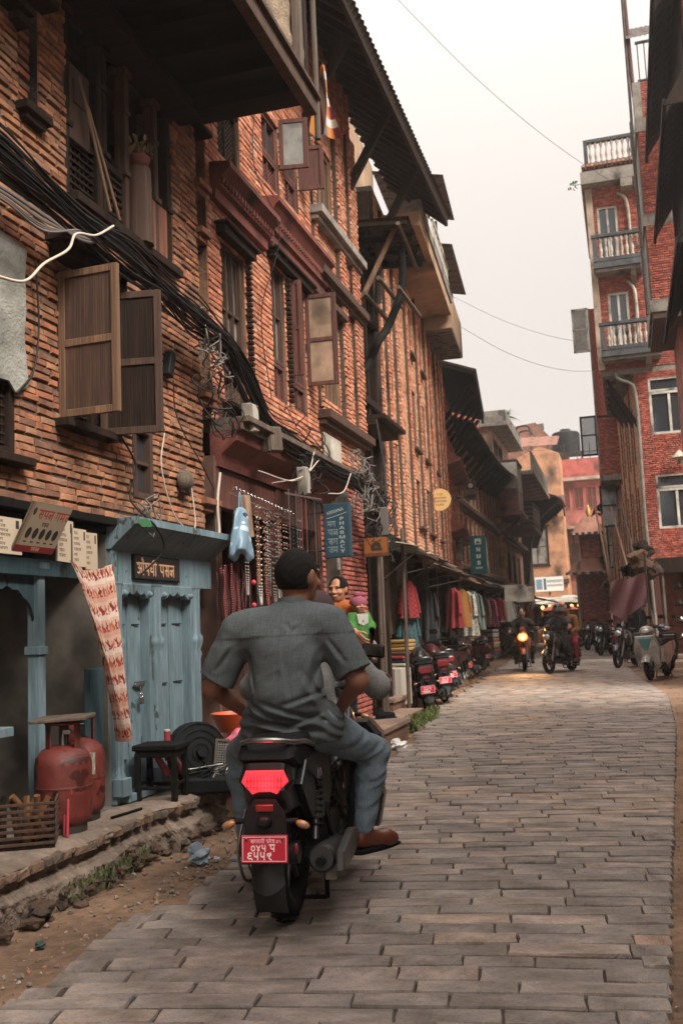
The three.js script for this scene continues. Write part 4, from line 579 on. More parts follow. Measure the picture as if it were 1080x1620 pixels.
  const balcony = (a, b, v, hasSlab) => {
    const k = mesh('balcony', [span(a, b, v, v + .2, .02, .62, .01), span(a - .02, b + .02, v + .94, v + 1.04, .5, .66, .01), span(a, a + .14, v + .2, v + .94, .52, .64, .01), span(b - .14, b, v + .2, v + .94, .52, .64, .01), span(a + .14, b - .14, v + .2, v + .3, .52, .63)], dk, h);
    for (let u = a + .24; u < b - .16; u += .15) { const m = mesh('baluster', bg.clone(), bm2, k); m.position.set(u, v + .3, .575); }
    mesh('soffit', span(a + .03, b - .03, v - .1, v, .02, .55, .01), M.concreteDark, k); mesh('console', at(poly([[.02, v - .1], [.5, v - .1], [.4, v - .28], [.02, v - .42]], .16), 0, 0, 0, 0, -PI / 2, 0).translate(b - .3, 0, 0), M.concrete, k);
  };
  balcony(-.92, .78, 8.9); balcony(-.95, .55, 11.62);
  mesh('waste_pipe', tu([[-.1, 14.1, .08], [.1, 13.9, .14], [.16, 13.6, .12], [.16, 11.4, .12]], .05, 20, 8), M.offwhite, h); mesh('waste_pipe', tu([[.0, 11.3, .08], [.16, 11.0, .12], [.18, 10.8, .12], [.18, 9, .12]], .05, 20, 8), M.offwhite, h);
  // roof slab, tile edge, roof balustrade
  mesh('roof_slab', [span(-1.15, 1.2, 14.35, 14.75, -6, .5, .01)], M.concrete, h); mesh('slab_beam', span(.0, .34, 14.1, 14.35, -.1, .5, .01), M.concrete, h);
  for (let u = -1.1; u < .5; u += .13) mesh('roof_tile', cy(.06, .06, .5, u + .06, 14.83, .3, PI / 2 - .35, 0, 0, 8), M.tile, h);
  const rb = mesh('roof_balustrade', [span(-1.0, .5, 15.0, 15.1, .1, .26, .01), span(-1.0, .5, 15.75, 15.86, .1, .26, .01), span(-1.0, -.88, 15.1, 15.75, .1, .26), span(.38, .5, 15.1, 15.75, .1, .26)], dk, h); for (let u = -.8; u < .36; u += .16) { const m = mesh('baluster', bg.clone(), bm2, rb); m.position.set(u, 15.11, .18); m.scale.y = 1.03; }
  mesh('roof_base', span(-1.0, .5, 14.9, 15.0, -4, .28), M.concreteDark, h);
  // ground floor shop, dark, facing down the street
  mesh('shop_room', [span(.3, 3.2, 0, .1, -2, .3), span(.3, 3.2, .1, 2.9, -2, -1.96), span(.28, .34, 0, 2.9, -2, .05)], M.interior, h);
  mesh('shop_fascia', [span(.1, 3.2, 2.45, 2.9, -.1, .1, .01)], M.woodDark, h);
  mesh('shop_post', span(.05, .2, 0, 2.45, -.1, .06, .01), M.woodRed, h);
  for (let k = 0; k < 4; k++) { const s = mesh('shelf', span(.6, 3.0, .5 + k * .5, .53 + k * .5, -1.0, -.6), M.woodDark, h); for (let i = 0; i < 9; i++) mesh('pot', [la([[0, 0], [.05, 0], [.075, .06], [.05, .12], [.03, .16], [.045, .18]], .75 + i * .25, .53 + k * .5, -.75 + rr(-.05, .05), 8)], pick([M.steel, M.chrome, M.offwhite, M.woodMid]), s); }
}
{ // lamp with a dish shade on the corner house
  const l = thing('wall_lamp', 'small wall lamp with a pale dish shade between the white windows', 'lamp', [1.72, 5.75, -29.94]);
  mesh('arm', tu([[0, .1, -.05], [0, .25, .2], [0, .2, .3]], .015, 10, 6), M.iron, l); mesh('shade', la([[.02, .22], [.05, .2], [.24, .0], [.22, .0], [.04, .18]], 0, 0, .3, 16), M.offwhite, l); mesh('bulb', sp(.08, 0, -.12, .3), M.offwhite, l);
}
{ // brick side house behind it, further up
  const h = house('red_side_house', 'plain red brick upper storeys with grey concrete bands and a railed roof terrace', 1.07, -24, 0);
  facade(h, { u0: 0, u1: 1.6, v0: 8.75, v1: 10.6, tones: 'red', singles: 0 }); facade(h, { u0: 0, u1: 1.6, v0: 10.9, v1: 13.0, tones: 'red', singles: 0 }); facade(h, { u0: .15, u1: 1.6, v0: 13.35, v1: 14.3, tones: 'red', singles: 0 });
  for (const [v, t] of [[8.45, .3], [10.6, .3], [13.0, .35]]) mesh('concrete_band', span(-.06, 1.6, v, v + t, -3.2, .03, .01), M.concrete, h);
  mesh('corner_pillar', span(-.05, .15, 13.35, 14.3, -.3, .02, .01), M.concrete, h);
  mesh('street_side', [span(-.02, .0, 8.75, 13, -3.2, -.281)], M.concreteDark, h); mesh('storey_floor', span(0, 1.6, 8.3, 8.45, -3.2, 0), M.woodMid, h); mesh('core', span(.6, 2.4, 0, 8.3, -3.2, -1), mat(.4, .13, .09, { map: TS.grime1 }), h);
  const rl = mesh('roof_railing', [span(.1, 1.5, 14.32, 14.36, -.05, 0), span(.1, 1.5, 15.3, 15.36, -.05, 0)], M.iron, h); for (let i = 0; i < 9; i++) mesh('rail_bar', rod([.15 + i * .16, 14.36, -.02], [.15 + i * .16, 15.3, -.02], .014), M.iron, rl);
  mesh('tin_awning', quadSheet(30, 1, (a, b) => [-.1 + 1.7 * a, 15.9 + .02 * Math.sin(a * 90) - .45 * b, -.3 + .35 * b]), M.tinDark, h);
  mesh('frame_pole', rod([-.12, 13, -.05], [-.1, 18.6, -.05], .035), M.iron, h); mesh('frame_pole', rod([-.1, 18.4, -.05], [1.4, 18.5, -.05], .03), M.iron, h); mesh('frame_post', rod([-.02, 14, -.1], [-.06, 17.2, -.1], .05), M.woodRed, h);
  mesh('prop', rod([-.12, 8.4, .02], [-.14, 13.3, .02], .04), M.iron, h);
}
{ // near dark house whose eaves stand in the top right corner
  const h = house('dark_eaves_house', 'dark red house at the street edge with stepped tin eaves', 1.82, -18.2, 0);
  facade(h, { u0: -.15, u1: 1.6, v0: 6.9, v1: 14, tones: 'red', singles: 0, z: 1 });
  mesh('floor_beams', [span(-.2, 1.6, 6.7, 6.9, -5, 1.02, .01)], M.woodMid, h); mesh('core', span(.4, 3, 0, 6.7, -5, .5), mat(.4, .13, .09, { map: TS.grime1 }), h); mesh('street_side', span(-.17, -.15, 6.9, 14, -5, .72), M.woodDark, h);
  for (const [v, o, z] of [[7.5, .42, 1.4], [9.9, .46, 1.5], [11.9, .5, 1.6]]) { const e = mesh('eave', [quadSheet(20, 2, (a, b) => [-.15 - o * b, v + .75 - .75 * b, -5 + (5 + z) * a])], M.tinDark, h); mesh('eave_edge', beam([-.15 - o, v, -5], [-.15 - o, v, z], .06, .12), M.woodBlack, e); mesh('eave_end', at(poly([[-.15, v - .05], [-.15 - o, v - .05], [-.15, v + .75]], .04), 0, 0, z - .04), M.woodDark, e); }
  const b = mesh('slat_bay', [span(.12, 1.4, 5.15, 5.25, .4, 1.3, .01), span(.12, 1.4, 6.2, 6.3, .4, 1.3, .01)], M.woodGrey, h); for (let u = .14; u < 1.4; u += .11) mesh('slat', span(u, u + .08, 5.25, 6.2, 1.22, 1.26), M.woodLight, b);
  mesh('roof', span(-.4, 2.4, 14, 14.3, -5, 1.5), M.tinDark, h);
}

// house beside the camera, out of view: it closes in the narrow street and shades its near end
for (const [nm, lab, x0, x1, z0, z1, hh, f] of [['street_side_house', 'brick house close on the right of the road, beside the camera', 2.1, 5, -12.8, 1.5, 5.6, -1], ['street_side_house', 'brick house on the left, behind the camera', -7, -3.1, -2.4, 11, 6.6, 1]]) {
  const h = house(nm, lab, 0, 0, 0), wx = f > 0 ? x1 : x0; mesh('wall', span(x0, x1, 0, hh, z0, z1), mat(.34, .17, .11, { map: TS.grime1, bump: TS.rough, bs: .01 }), h);
  mesh('roof', [span(x0 - (f < 0 ? .35 : 0), x1 + (f > 0 ? .35 : 0), hh, hh + .15, z0, z1)], M.tileDark, h); mesh('shop_shutter', span(wx - .03, wx + .03, .2, 2.2, z0 + 1, z1 - 1), M.woodDark, h);
  for (let z = z0 + 1; z < z1 - 1.2; z += 2) for (const v of [3.2, 5.6]) { const w = mesh('window', span(wx - .04, wx + .04, v, v + 1.3, z, z + .8), M.woodMid, h); mesh('pane', span(wx - .05, wx + .05, v + .1, v + 1.2, z + .1, z + .7), M.glass, w); }
}
// ---------------------------------------------------------------- far end of the street
{
  const h = house('orange_plaster_house', 'orange plastered house with one shuttered window at the end of the street', -7.1, -62, 0);
  const om = mat(.6, .3, .17, { map: TS.grime3, bump: TS.rough, bs: .004 });
  mesh('wall', at(poly([[-3, 0], [3.6, 0], [3.6, 11.6], [2.4, 12.1], [.4, 11.2], [-3, 11.8]], 6, { holes: [[[1.2, 4.6], [2.6, 4.6], [2.6, 7.0], [1.2, 7.0]], [[1.0, 9.6], [1.5, 9.6], [1.5, 10.5], [1.0, 10.5]]] }), 0, 0, -6), om, h);
  win(h, { u0: 1.2, u1: 2.6, v0: 4.6, v1: 7.0, cols: 2, rows: 2, fm: M.woodDark, pane: M.concreteDark, sill: true, lintel: true, fw: .12, z: -.05 }); win(h, { u0: 1, u1: 1.5, v0: 9.6, v1: 10.5, cols: 1, fm: M.woodMid });
  mesh('eave', [quadSheet(1, 1, (a, b) => [-1.5 + 5.3 * a, 8.9 - .5 * b, 1.4 * b])], M.tileDark, h); for (let u = -1.3; u < 3.8; u += .5) mesh('strut', beam([u, 7.6, .05], [u, 8.4, 1.1], .1, .12), M.woodDark, h);
  mesh('string_course', span(-3, 3.7, 3.4, 3.7, 0, .25, .02), M.woodMid, h);
  mesh('lean_roof', [quadSheet(1, 1, (a, b) => [-2.5 + 6 * a, 13.4 - 1.2 * b + (a > .5 ? 0 : .2), -4 + 3.5 * b])], M.tile, h);
}
{
  const h = house('pink_terrace_house', 'pink painted house with a red roof parapet and rows of small windows', -2.9, -66, 0);
  h.scale.y = .85;
  const pk = mat(.5, .17, .14, { map: TS.grime3, bump: TS.rough, bs: .004 }), pk2 = mat(.56, .14, .12, { map: TS.grime3 });
  mesh('wall', [span(-1.6, 5, 0, 8.4, -6, -.02)], mat(.46, .2, .14, { map: TS.grime3 }), h);
  mesh('upper_storey', [span(-1.9, 5, 8.4, 11.9, -6, 1.0, .02)], pk, h); mesh('roof_parapet', [span(-2.1, 5, 12.15, 13.6, 1.0, 1.15, .02), span(-2.1, -1.95, 12.15, 13.6, -6, 1.0)], pk2, h); mesh('roof_slab', span(-2.3, 5, 11.9, 12.15, -6, 1.4, .02), M.cream, h);
  mesh('storey_band', span(-2, 5, 8.25, 8.45, -.2, 1.2, .02), M.cream, h); mesh('storey_band', span(-1.6, 5, 4.9, 5.1, -.02, .35, .02), M.cream, h);
  for (let i = 0; i < 7; i++) win(h, { u0: -1.7 + i * .85, u1: -1.1 + i * .85, v0: 9.8, v1: 11.4, z: 1.0, fd: .06, cols: 2, rows: 2, fm: pk2, pane: M.woodRed });
  for (let i = 0; i < 6; i++) win(h, { u0: -1.4 + i * .95, u1: -.9 + i * .95, v0: 5.7, v1: 7.2, z: -.02, fd: .07, cols: 1, rows: 2, fm: M.woodRed, pane: M.woodMid });
  for (let i = 0; i < 4; i++) win(h, { u0: -1.3 + i * 1.5, u1: -.6 + i * 1.5, v0: 3.0, v1: 4.5, z: -.02, fd: .07, cols: 2, rows: 2, fm: M.woodRed, pane: i ? M.glass : M.offwhite });
  mesh('balcony_front', span(-1.1, 3, 2.4, 3.1, .5, .6, .02), pk, h);
  for (let u = -1.6; u < 4; u += .45) mesh('strut', beam([u, 7.2, .0], [u, 8.25, .9], .1, .14), M.woodBlack, h);
  // terrace rails
  const rl = mesh('terrace_rail', span(-2.1, 5, 14.1, 14.15, 1.0, 1.06), M.iron, h); for (let u = -2; u < 5; u += .8) mesh('rail_post', rod([u, 13.6, 1.03], [u, 14.8, 1.03], .03), M.iron, rl);
}
{ // roof tanks
  const t = thing('water_tank', 'black water tank on a tall open frame above the pink house', 'tank', [-3.3, 10.4, -68]); t.scale.y = .78;
  mesh('tank_body', la([[0, 0], [.92, 0], [.95, .06], [.95, 1.75], [.86, 1.9], [.35, 2.05], [.35, 2.2], [0, 2.2]], 0, 2.6, 0, 20), M.black, t); mesh('platform', bx(2.2, .08, 2.0, 0, 2.56, 0), M.iron, t); for (const [x, z] of [[-1, -.9], [1, -.9], [-1, .9], [1, .9]]) mesh('leg', rod([x, 0, z], [x, 2.55, z], .04), M.iron, t);
  const t2 = thing('water_tank', 'two squat dark tanks on the pink house roof below the frame', 'tank', [-3.2, 10.35, -67.5]); mesh('tank_body', la([[0, 0], [.8, 0], [.82, 1.2], [.5, 1.5], [0, 1.5]], 0, 0, 0, 16), M.black, t2); mesh('tank_body', la([[0, 0], [.7, 0], [.72, 1.0], [.4, 1.3], [0, 1.3]], 1.6, 0, .2, 16), M.concreteDark, t2);
}
{ // ridge of old roofs behind
  const h = house('old_ridge_house', 'weathered brick house with a tiled ridge roof behind the orange house', -8.4, -80, 0);
  facade(h, { u0: -4, u1: 4, v0: 8, v1: 14.5, tones: 'old', singles: 0, course: .12, len: .4 }); mesh('roof', at(poly([[-4.6, 14.4], [4.6, 14.4], [2.2, 17.2], [-1.6, 16.8]], 5), 0, 0, -4.8), M.tile, h); mesh('roof_rubble', [bx(2, .5, 1, 1.6, 17.3, -3, 0, .2, .1)], M.tileDark, h); mesh('core', span(-4, 4, 0, 14.4, -5, -.4), M.mortar, h);
  const b = house('grey_roof_house', 'low grey roofed block far behind the temple', 3, -84, 0); mesh('wall', span(-4, 3, 0, 10.5, -4, 0), M.concrete, b); mesh('roof', at(poly([[-4.4, 10.5], [3.4, 10.5], [0, 13.2]], 4.4), 0, 0, -4.2), M.tinDark, b);
  // low hill behind everything
  const hill = quadSheet(60, 8, (a, b) => { const x = -260 + 520 * a; return [x, (6 + 10 * vn(a * 9 + 3, 2, 4096, 4096, 3)) * b, -330 + 20 * b]; }); const hm = mesh('hill', hill, mat(.1, .11, .07, { map: TS.grime3 })); struct(hm);
}
{ // small brick temple
  const t = thing('brick_shrine', 'small two tiered brick shrine with fringed tiled roofs at the street end', 'shrine', [-1.55, 0, -48]);
  facade(t, { u0: -.7, u1: .7, v0: .3, v1: 3.4, tones: 'red', singles: 0, course: .08, len: .25 }); mesh('core', [span(-.7, -.5, 0, 3.4, -1.6, -.281), span(.5, .7, 0, 3.4, -1.6, -.281), span(-.5, .5, 0, 5.2, -1.6, -.3)], M.mortar, t); mesh('base_step', span(-1, 1, 0, .3, -1.9, .3, .02), M.concrete, t);
  mesh('corner_stripe', span(-.76, -.66, .3, 3.4, -.05, .06), M.cream, t);
  const roof = (v, r, hh) => { const m = mesh('tier_roof', [at(new THREE.CylinderGeometry(r * .45, r * 1.42, hh, 4), 0, v + hh / 2, -.7, 0, PI / 4, 0)], M.tile, t); for (let i = 0; i < 13; i++) mesh('fringe', bx(r * .12, .12, .03, -r + i * r / 6, v - .04, -.7 + r + .02), i % 2 ? M.white : M.maroon, m); };
  roof(3.4, 1.15, .75); facade(t, { u0: -.42, u1: .42, v0: 4.1, v1: 5.3, z: -.25, thick: .1, tones: 'red', singles: 0, course: .08, len: .25, name: 'upper_tier' }); roof(5.3, .85, .8); mesh('finial', la([[.0, 0], [.14, 0], [.08, .2], [.14, .35], [.02, .7]], 0, 6.0, -.7, 10), mat(.5, .3, .08, { metalness: .8, roughness: .4 }), t);
}
// right side beyond the balcony house: smaller eaves and sheds
{
  const h = house('lean_to_row', 'low timber shop row with tilted tin eaves past the balcony house', -.15, -43, rad(-86));
  facade(h, { u0: -10, u1: 0, v0: 0, v1: 6.2, tones: 'old', singles: 0, holes: [[-3, -2, 3, 4.4], [-6, -5, 3, 4.4]] }); mesh('core', span(-10, 0, 0, 6, -3, -.5), mat(.36, .18, .12, { map: TS.grime1 }), h);
  for (const [v, u, o] of [[6.2, -1, 1.0], [4.4, -5.5, .7], [3.0, -2.5, .8]]) { const m = mesh('tin_eave', quadSheet(30, 1, (a, b) => [u - 2.2 + 3.4 * a, v + .5 - .9 * b + .02 * Math.sin(a * 90), o * b]), M.tinDark, h); mesh('strut', beam([u, v - .6, .05], [u, v - .25, o * .8], .08, .1), M.woodDark, m); mesh('strut', beam([u - 1.6, v - .6, .05], [u - 1.6, v - .25, o * .8], .08, .1), M.woodDark, m); }
}
// ---------------------------------------------------------------- motorbikes and scooters: origin on the ground under the rear axle, nose to -z
const PB = { tyre: M.rubber, rim: mat(.05, .05, .052, { metalness: .5, roughness: .45 }), seat: mat(.007, .007, .008, { roughness: .75, specularIntensity: .4, bump: TS.roughF, bs: .0015 }), plastic: mat(.007, .008, .009, { roughness: .5, specularIntensity: .5, bump: TS.roughF, bs: .0006 }), engine: mat(.11, .11, .11, { metalness: .7, roughness: .5, map: TS.grime1 }), lens: mat(.34, .17, .07, { roughness: .25, clearcoat: .6 }), redLens: mat(.16, .012, .014, { roughness: .25, clearcoat: .6 }), guard: mat(.04, .04, .038, { roughness: .6, map: TS.grime1 }), mirrorGlass: mat(.5, .5, .5, { metalness: 1, roughness: .06 }) };
const plateMat = (l1, l2) => canvasMat(380, 200, (x, w, h) => { x.fillStyle = '#c3213c'; x.fillRect(0, 0, w, h); x.strokeStyle = '#e9dcd8'; x.lineWidth = 6; x.strokeRect(8, 8, w - 16, h - 16); script(x, ['ba', 'aa', 'ga', 'ma', 'ta', 'ii', 'sp', 'pra', 'de', 'sha', 'sp', '0', '2'], 70, 26, 30, 4, '#f1e6e0'); script(x, l1, 74, 62, 58, 9, '#f6efe9'); script(x, l2, 36, 116, 70, 11, '#f6efe9'); });
const plates = [plateMat(['0', '4', '5', 'sp', 'pa'], ['6', '5', '5', '9']), plateMat(['0', '2', '4', 'sp', 'pa'], ['9', '4', '0', '6'])];
function wheel(b, z, R = .232, r = .055) {
  const w = mesh('tyre', [to(R, r, 0, R + r, z, 0, PI / 2, 0, 36, 12)], PB.tyre, b), tr = []; for (let i = 0; i < 40; i++) { const a = i / 40 * 2 * PI; tr.push(bx(.045, .006, .012, (i % 2 ? .016 : -.016), R + r + Math.sin(a) * (R + r - .001), z + Math.cos(a) * (R + r - .001), -a + PI / 2, (i % 2 ? .5 : -.5), 0)); } stuff(mesh('tread', tr, PB.tyre, w));
  const sp_ = [to(R - .035, .014, 0, R + r, z, 0, PI / 2, 0, 32, 8), cy(.05, .05, .12, 0, R + r, z, 0, 0, PI / 2, 14)]; for (let i = 0; i < 5; i++) { const a = i / 5 * 2 * PI; sp_.push(rod([-.015, R + r, z], [-.015, R + r + Math.sin(a) * (R - .03), z + Math.cos(a) * (R - .03)], .014, .01, 6), rod([.015, R + r, z], [.015, R + r + Math.sin(a + .2) * (R - .03), z + Math.cos(a + .2) * (R - .03)], .014, .01, 6)); }
  mesh('rim', sp_, PB.rim, w); return w;
}
function indicator(b, x, y, z, s) { const k = mesh('indicator', [at(new THREE.SphereGeometry(.021, 12, 8), x + s * .09, y - .012, z, 0, 0, s * -.35, [1.5, .8, .9])], PB.lens, b); mesh('stalk', rod([x, y, z - .01], [x + s * .065, y, z - .01], .012), M.black, k); return k; }
function mirror(b, s, x, y, z) { const m = mesh('mirror', [at(new RoundedBoxGeometry(.13, .075, .03, 2, .014), s * x, y, z, .1, s * -.25, s * -.12)], M.black, b); mesh('mirror_glass', [at(new RoundedBoxGeometry(.112, .058, .004, 2, .002), s * x, y + .002, z + .0165, .1, s * -.25, s * -.12)], PB.mirrorGlass, m); mesh('mirror_stem', tu([[s * (x - .08), y - .18, z - .02], [s * (x - .07), y - .1, z], [s * (x - .02), y - .04, z - .006]], .007, 10, 6), M.black, m); return m; }
function motorbike(label, group, o = {}) {
  const body = o.body || M.blackGloss, b = thing('motorbike', label, 'motorbike', [0, 0, 0], 0, group), Z = -1.22;
  wheel(b, 0, .232, .058); wheel(b, Z, .24, .048);
  for (const s of [-1, 1]) { mesh('swing_arm', [beam([s * .1, .29, .02], [s * .1, .34, -.5], .028, .045)], M.black, b); const sh = mesh('shock_absorber', [rod([s * .13, .34, -.03], [s * .13, .64, -.12], .014)], M.steel, b); const co = []; for (let i = 0; i < 8; i++) co.push(to(.028, .006, s * .13, .4 + i * .027, -.048 - i * .0081, PI / 2 - .28, 0, 0, 14, 5)); mesh('spring', co, M.black, sh); }
  mesh('chain_case', [beam([-.11, .3, .06], [-.11, .34, -.55], .03, .08)], M.black, b);
  // rear mudguard: a curved shell with a flap
  const mg = []; for (let i = 0; i <= 14; i++) { const a = rad(100 - i * 9.5); mg.push([.0, .29 + Math.sin(a) * .33, Math.cos(a) * .345]); }
  mesh('rear_mudguard', [quadSheet(8, 14, (u, v) => { const p = mg[Math.round(v * 14)], w = .075 - .006 * v, x = (u - .5) * 2; return [x * w, p[1] - .03 * x * x * (1 - v * .7), p[2] - .02 * x * x * v]; }), quadSheet(10, 6, (u, v) => { const x = (u - .5) * 2; return [x * (.064 + .01 * v), .31 - .115 * v * (1 - .35 * x * x), .345 + .02 * v - .03 * x * x]; })], PB.guard, b);
  // tail
  const prof = (pts, w0, nm, m, e = .02) => { const g = poly(pts.map(p => [-p[0], p[1]]), w0 - 2 * e, { bevel: e, seg: 3 }); g.rotateY(PI / 2); g.translate(-(w0 - 2 * e) / 2, 0, 0); return mesh(nm, g, m, b); };
  prof([[-.5, .66], [-.1, .69], [.18, .71], [.3, .7], [.315, .62], [.27, .54], [.1, .53], [-.25, .48], [-.5, .5]], .2, 'tail_cowl', body, .03);
  prof([[-.62, .74], [-.55, .77], [-.3, .735], [-.2, .735], [-.1, .79], [.12, .79], [.26, .775], [.29, .75], [.2, .715], [-.3, .69], [-.6, .69]], .25, 'seat', PB.seat, .03);
  const tl = mesh('tail_light', at(poly([[-.078, .045], [.078, .045], [.094, .005], [.052, -.04], [.03, -.032], [-.03, -.032], [-.052, -.04], [-.094, .005]], .02, { bevel: .006, seg: 2 }), 0, .645, .318, -.12), o.tail || PB.redLens, b);
  if (o.tail) { const rb = []; for (let i = -5; i <= 5; i++) rb.push(bx(.0035, .062 - Math.abs(i) * .002, .003, i * .0145, .006, 0)); for (const y of [-.012, .014]) rb.push(bx(.16, .0035, .003, 0, y, .001)); stuff(mesh('lens_ribs', at(mergeGeometries(rb.map(g => { g = prep(g); g.deleteAttribute('uv'); return g; })), 0, .642, .3465, -.12), mat(.3, .02, .03, { roughness: .4 }), tl)); }
  mesh('tail_bezel', at(poly([[-.092, .062], [.092, .062], [.112, .005], [.06, -.06], [-.06, -.06], [-.112, .005]], .02, { bevel: .006 }), 0, .645, .298, -.12), PB.plastic, b);
  mesh('reflector', [cb(.078, .03, .01, 0, .545, .35)], PB.redLens, b); mesh('reflector_bracket', [cb(.1, .1, .03, 0, .53, .325, .01)], PB.plastic, b);
  mesh('plate_holder', [at(poly([[-.1, -.09], [.1, -.09], [.085, .12], [.045, .17], [-.045, .17], [-.085, .12]], .012), 0, .41, .348, -.1), cb(.06, .05, .05, 0, .49, .36, .02)], PB.plastic, b);
  const pl = mesh('number_plate', [at(new RoundedBoxGeometry(.2, .112, .006, 1, .003), 0, .385, .374, -.1)], mat(.46, .02, .05, { roughness: .5 }), b);
  { const p = plane(.192, .104, 0, .3853, .3776, -.1); mesh('plate_lettering', p, plates[o.plate || 0], pl, true); }
  for (const s of [-1, 1]) { mesh('plate_bolt', sp(.006, s * .075, .425, .375), M.steel, pl); indicator(b, s * .07, .49, .345, s); }
  mesh('side_reflector', at(new THREE.SphereGeometry(.02, 10, 8), .125, .375, .33, 0, 0, 0, [.6, 1.2, .5]), PB.redLens, b);
  // grab rail
  mesh('grab_rail', tu([[-.125, .75, -.1], [-.135, .79, .12], [-.11, .805, .27], [-.05, .82, .325], [.05, .82, .325], [.11, .805, .27], [.135, .79, .12], [.125, .75, -.1]], .012, 40, 8), M.steel, b);
  // side panels, tank, shrouds
  for (const s of [-1, 1]) { const g = poly([[.38, .72], [-.1, .7], [-.2, .62], [-.02, .45], [.3, .4], [.42, .5]].map(p => [p[0], p[1]]), .02, { bevel: .01, seg: 2 }); g.rotateY(PI / 2); const k = mesh('side_panel', at(g, s > 0 ? .105 : -.125, 0, 0), body, b); mesh('panel_trim', tu([[s * .138, .66, .1], [s * .14, .6, -.05], [s * .138, .52, -.1]], .006, 14, 5), PB.plastic, k); }
  mesh('tank', [at(new THREE.SphereGeometry(.5, 24, 16), 0, .8, -.78, .12, 0, 0, [.29, .3, .6]), at(new THREE.SphereGeometry(.5, 18, 12), 0, .74, -.6, 0, 0, 0, [.22, .2, .35])], body, b);
  for (const s of [-1, 1]) mesh('tank_shroud', at(new THREE.SphereGeometry(.5, 18, 12), s * .14, .7, -.93, .5, s * .2, 0, [.1, .3, .36]), body, b);
  mesh('frame_tube', [rod([0, .8, -1.02], [0, .35, -.85], .025), rod([.06, .36, -.85], [.06, .26, -.45], .02), rod([-.06, .36, -.85], [-.06, .26, -.45], .02), rod([.07, .66, -.55], [.07, .3, -.45], .02), rod([-.07, .66, -.55], [-.07, .3, -.45], .02), rod([.08, .66, -.55], [.08, .66, .2], .018), rod([-.08, .66, -.55], [-.08, .66, .2], .018)], M.black, b);
  const en = [cb(.2, .2, .32, 0, .3, -.58, .04), cy(.095, .095, .24, 0, .3, -.48, 0, 0, PI / 2, 18), cy(.08, .08, .22, 0, .29, -.66, 0, 0, PI / 2, 18)]; for (let i = 0; i < 7; i++) en.push(cb(.16, .008, .15, 0, .42 + i * .022, -.72 - i * .006, .003)); mesh('engine', en, PB.engine, b); mesh('air_box', cb(.18, .18, .22, 0, .52, -.42, .04), M.black, b);
  // exhaust on the right
  const ex = mesh('muffler', [rod([.17, .24, -.4], [.2, .3, .16], .045, .062, 16), rod([.2, .3, .16], [.201, .305, .19], .062, .05, 16)], mat(.03, .03, .031, { roughness: .5, metalness: .3 }), b); mesh('heat_shield', [at(poly([[-.3, -.03], [.0, -.05], [.2, -.04], [.22, .03], [.05, .06], [-.28, .03]], .02, { bevel: .008, seg: 2 }), .262, .3, -.08, 0, PI / 2 + .05, 0)], mat(.1, .1, .1, { roughness: .45, metalness: .4, map: TS.grime1 }), ex); mesh('exhaust_pipe', tu([[.08, .5, -.8], [.12, .3, -.86], [.14, .22, -.7], [.16, .23, -.4]], .022, 20, 8), M.steel, ex); mesh('exhaust_tip', [cy(.022, .022, .04, .2, .295, .2, PI / 2, 0, 0, 10)], M.black, ex); mesh('shield_plate', cb(.05, .05, .012, .225, .225, .12, .006), M.offwhite, ex);
  for (const s of [-1, 1]) { mesh('foot_peg', [cy(.014, .014, .1, s * .22, .285, -.36, 0, 0, PI / 2, 10), beam([s * .14, .3, -.36], [s * .13, .45, -.25], .02, .04)], M.black, b); mesh('foot_peg', [cy(.014, .014, .12, s * .2, .24, -.72, 0, 0, PI / 2, 10)], M.black, b); }
  mesh('side_guard', [tu([[-.15, .5, .12], [-.17, .34, .18], [-.17, .2, .1], [-.16, .16, -.1], [-.14, .2, -.3]], .008, 24, 6), tu([[-.15, .45, .0], [-.17, .3, .06], [-.165, .18, -.02]], .006, 14, 6)], M.steel, b);
  mesh('centre_stand', [rod([.1, .26, -.4], [.16, .07, -.1], .012), rod([-.1, .26, -.4], [-.16, .07, -.1], .012), rod([-.16, .07, -.1], [.16, .07, -.1], .01)], M.black, b);
  if (o.stand) mesh('side_stand', [rod([-.1, .26, -.55], [-.24, .0, -.5], .012), cb(.05, .01, .03, -.25, .008, -.5)], M.black, b);
  // front end
  for (const s of [-1, 1]) mesh('fork_leg', [rod([s * .085, .29, Z], [s * .085, .62, Z + .12], .024, .022, 10), rod([s * .085, .6, Z + .11], [s * .085, .95, Z + .22], .016, .016, 10)], s > 0 ? M.steel : M.steel, b);
  mesh('front_mudguard', [quadSheet(8, 12, (u, v) => { const a = rad(20 + v * 130), x = (u - .5) * 2; return [x * .062, .29 + Math.sin(a) * (.315 - .02 * x * x), Z + Math.cos(a) * (.315 - .02 * x * x)]; })], body, b);
  const hl = mesh('head_cowl', [at(new THREE.SphereGeometry(.5, 20, 14), 0, .88, Z + .05, .2, 0, 0, [.24, .3, .26]), at(poly([[-.07, 0], [.07, 0], [.05, .12], [-.05, .12]], .006, { bevel: .004 }), 0, 1.0, Z + .04, -.5)], body, b); mesh('headlight', [at(new THREE.SphereGeometry(.5, 18, 12), 0, .86, Z - .05, .1, 0, 0, o.head ? [.24, .2, .12] : [.17, .15, .1])], o.head || mat(.6, .6, .6, { roughness: .08, metalness: .4, clearcoat: 1 }), hl);
  for (const s of [-1, 1]) { const f = indicator(b, s * .1, .78, Z - .02, s); }
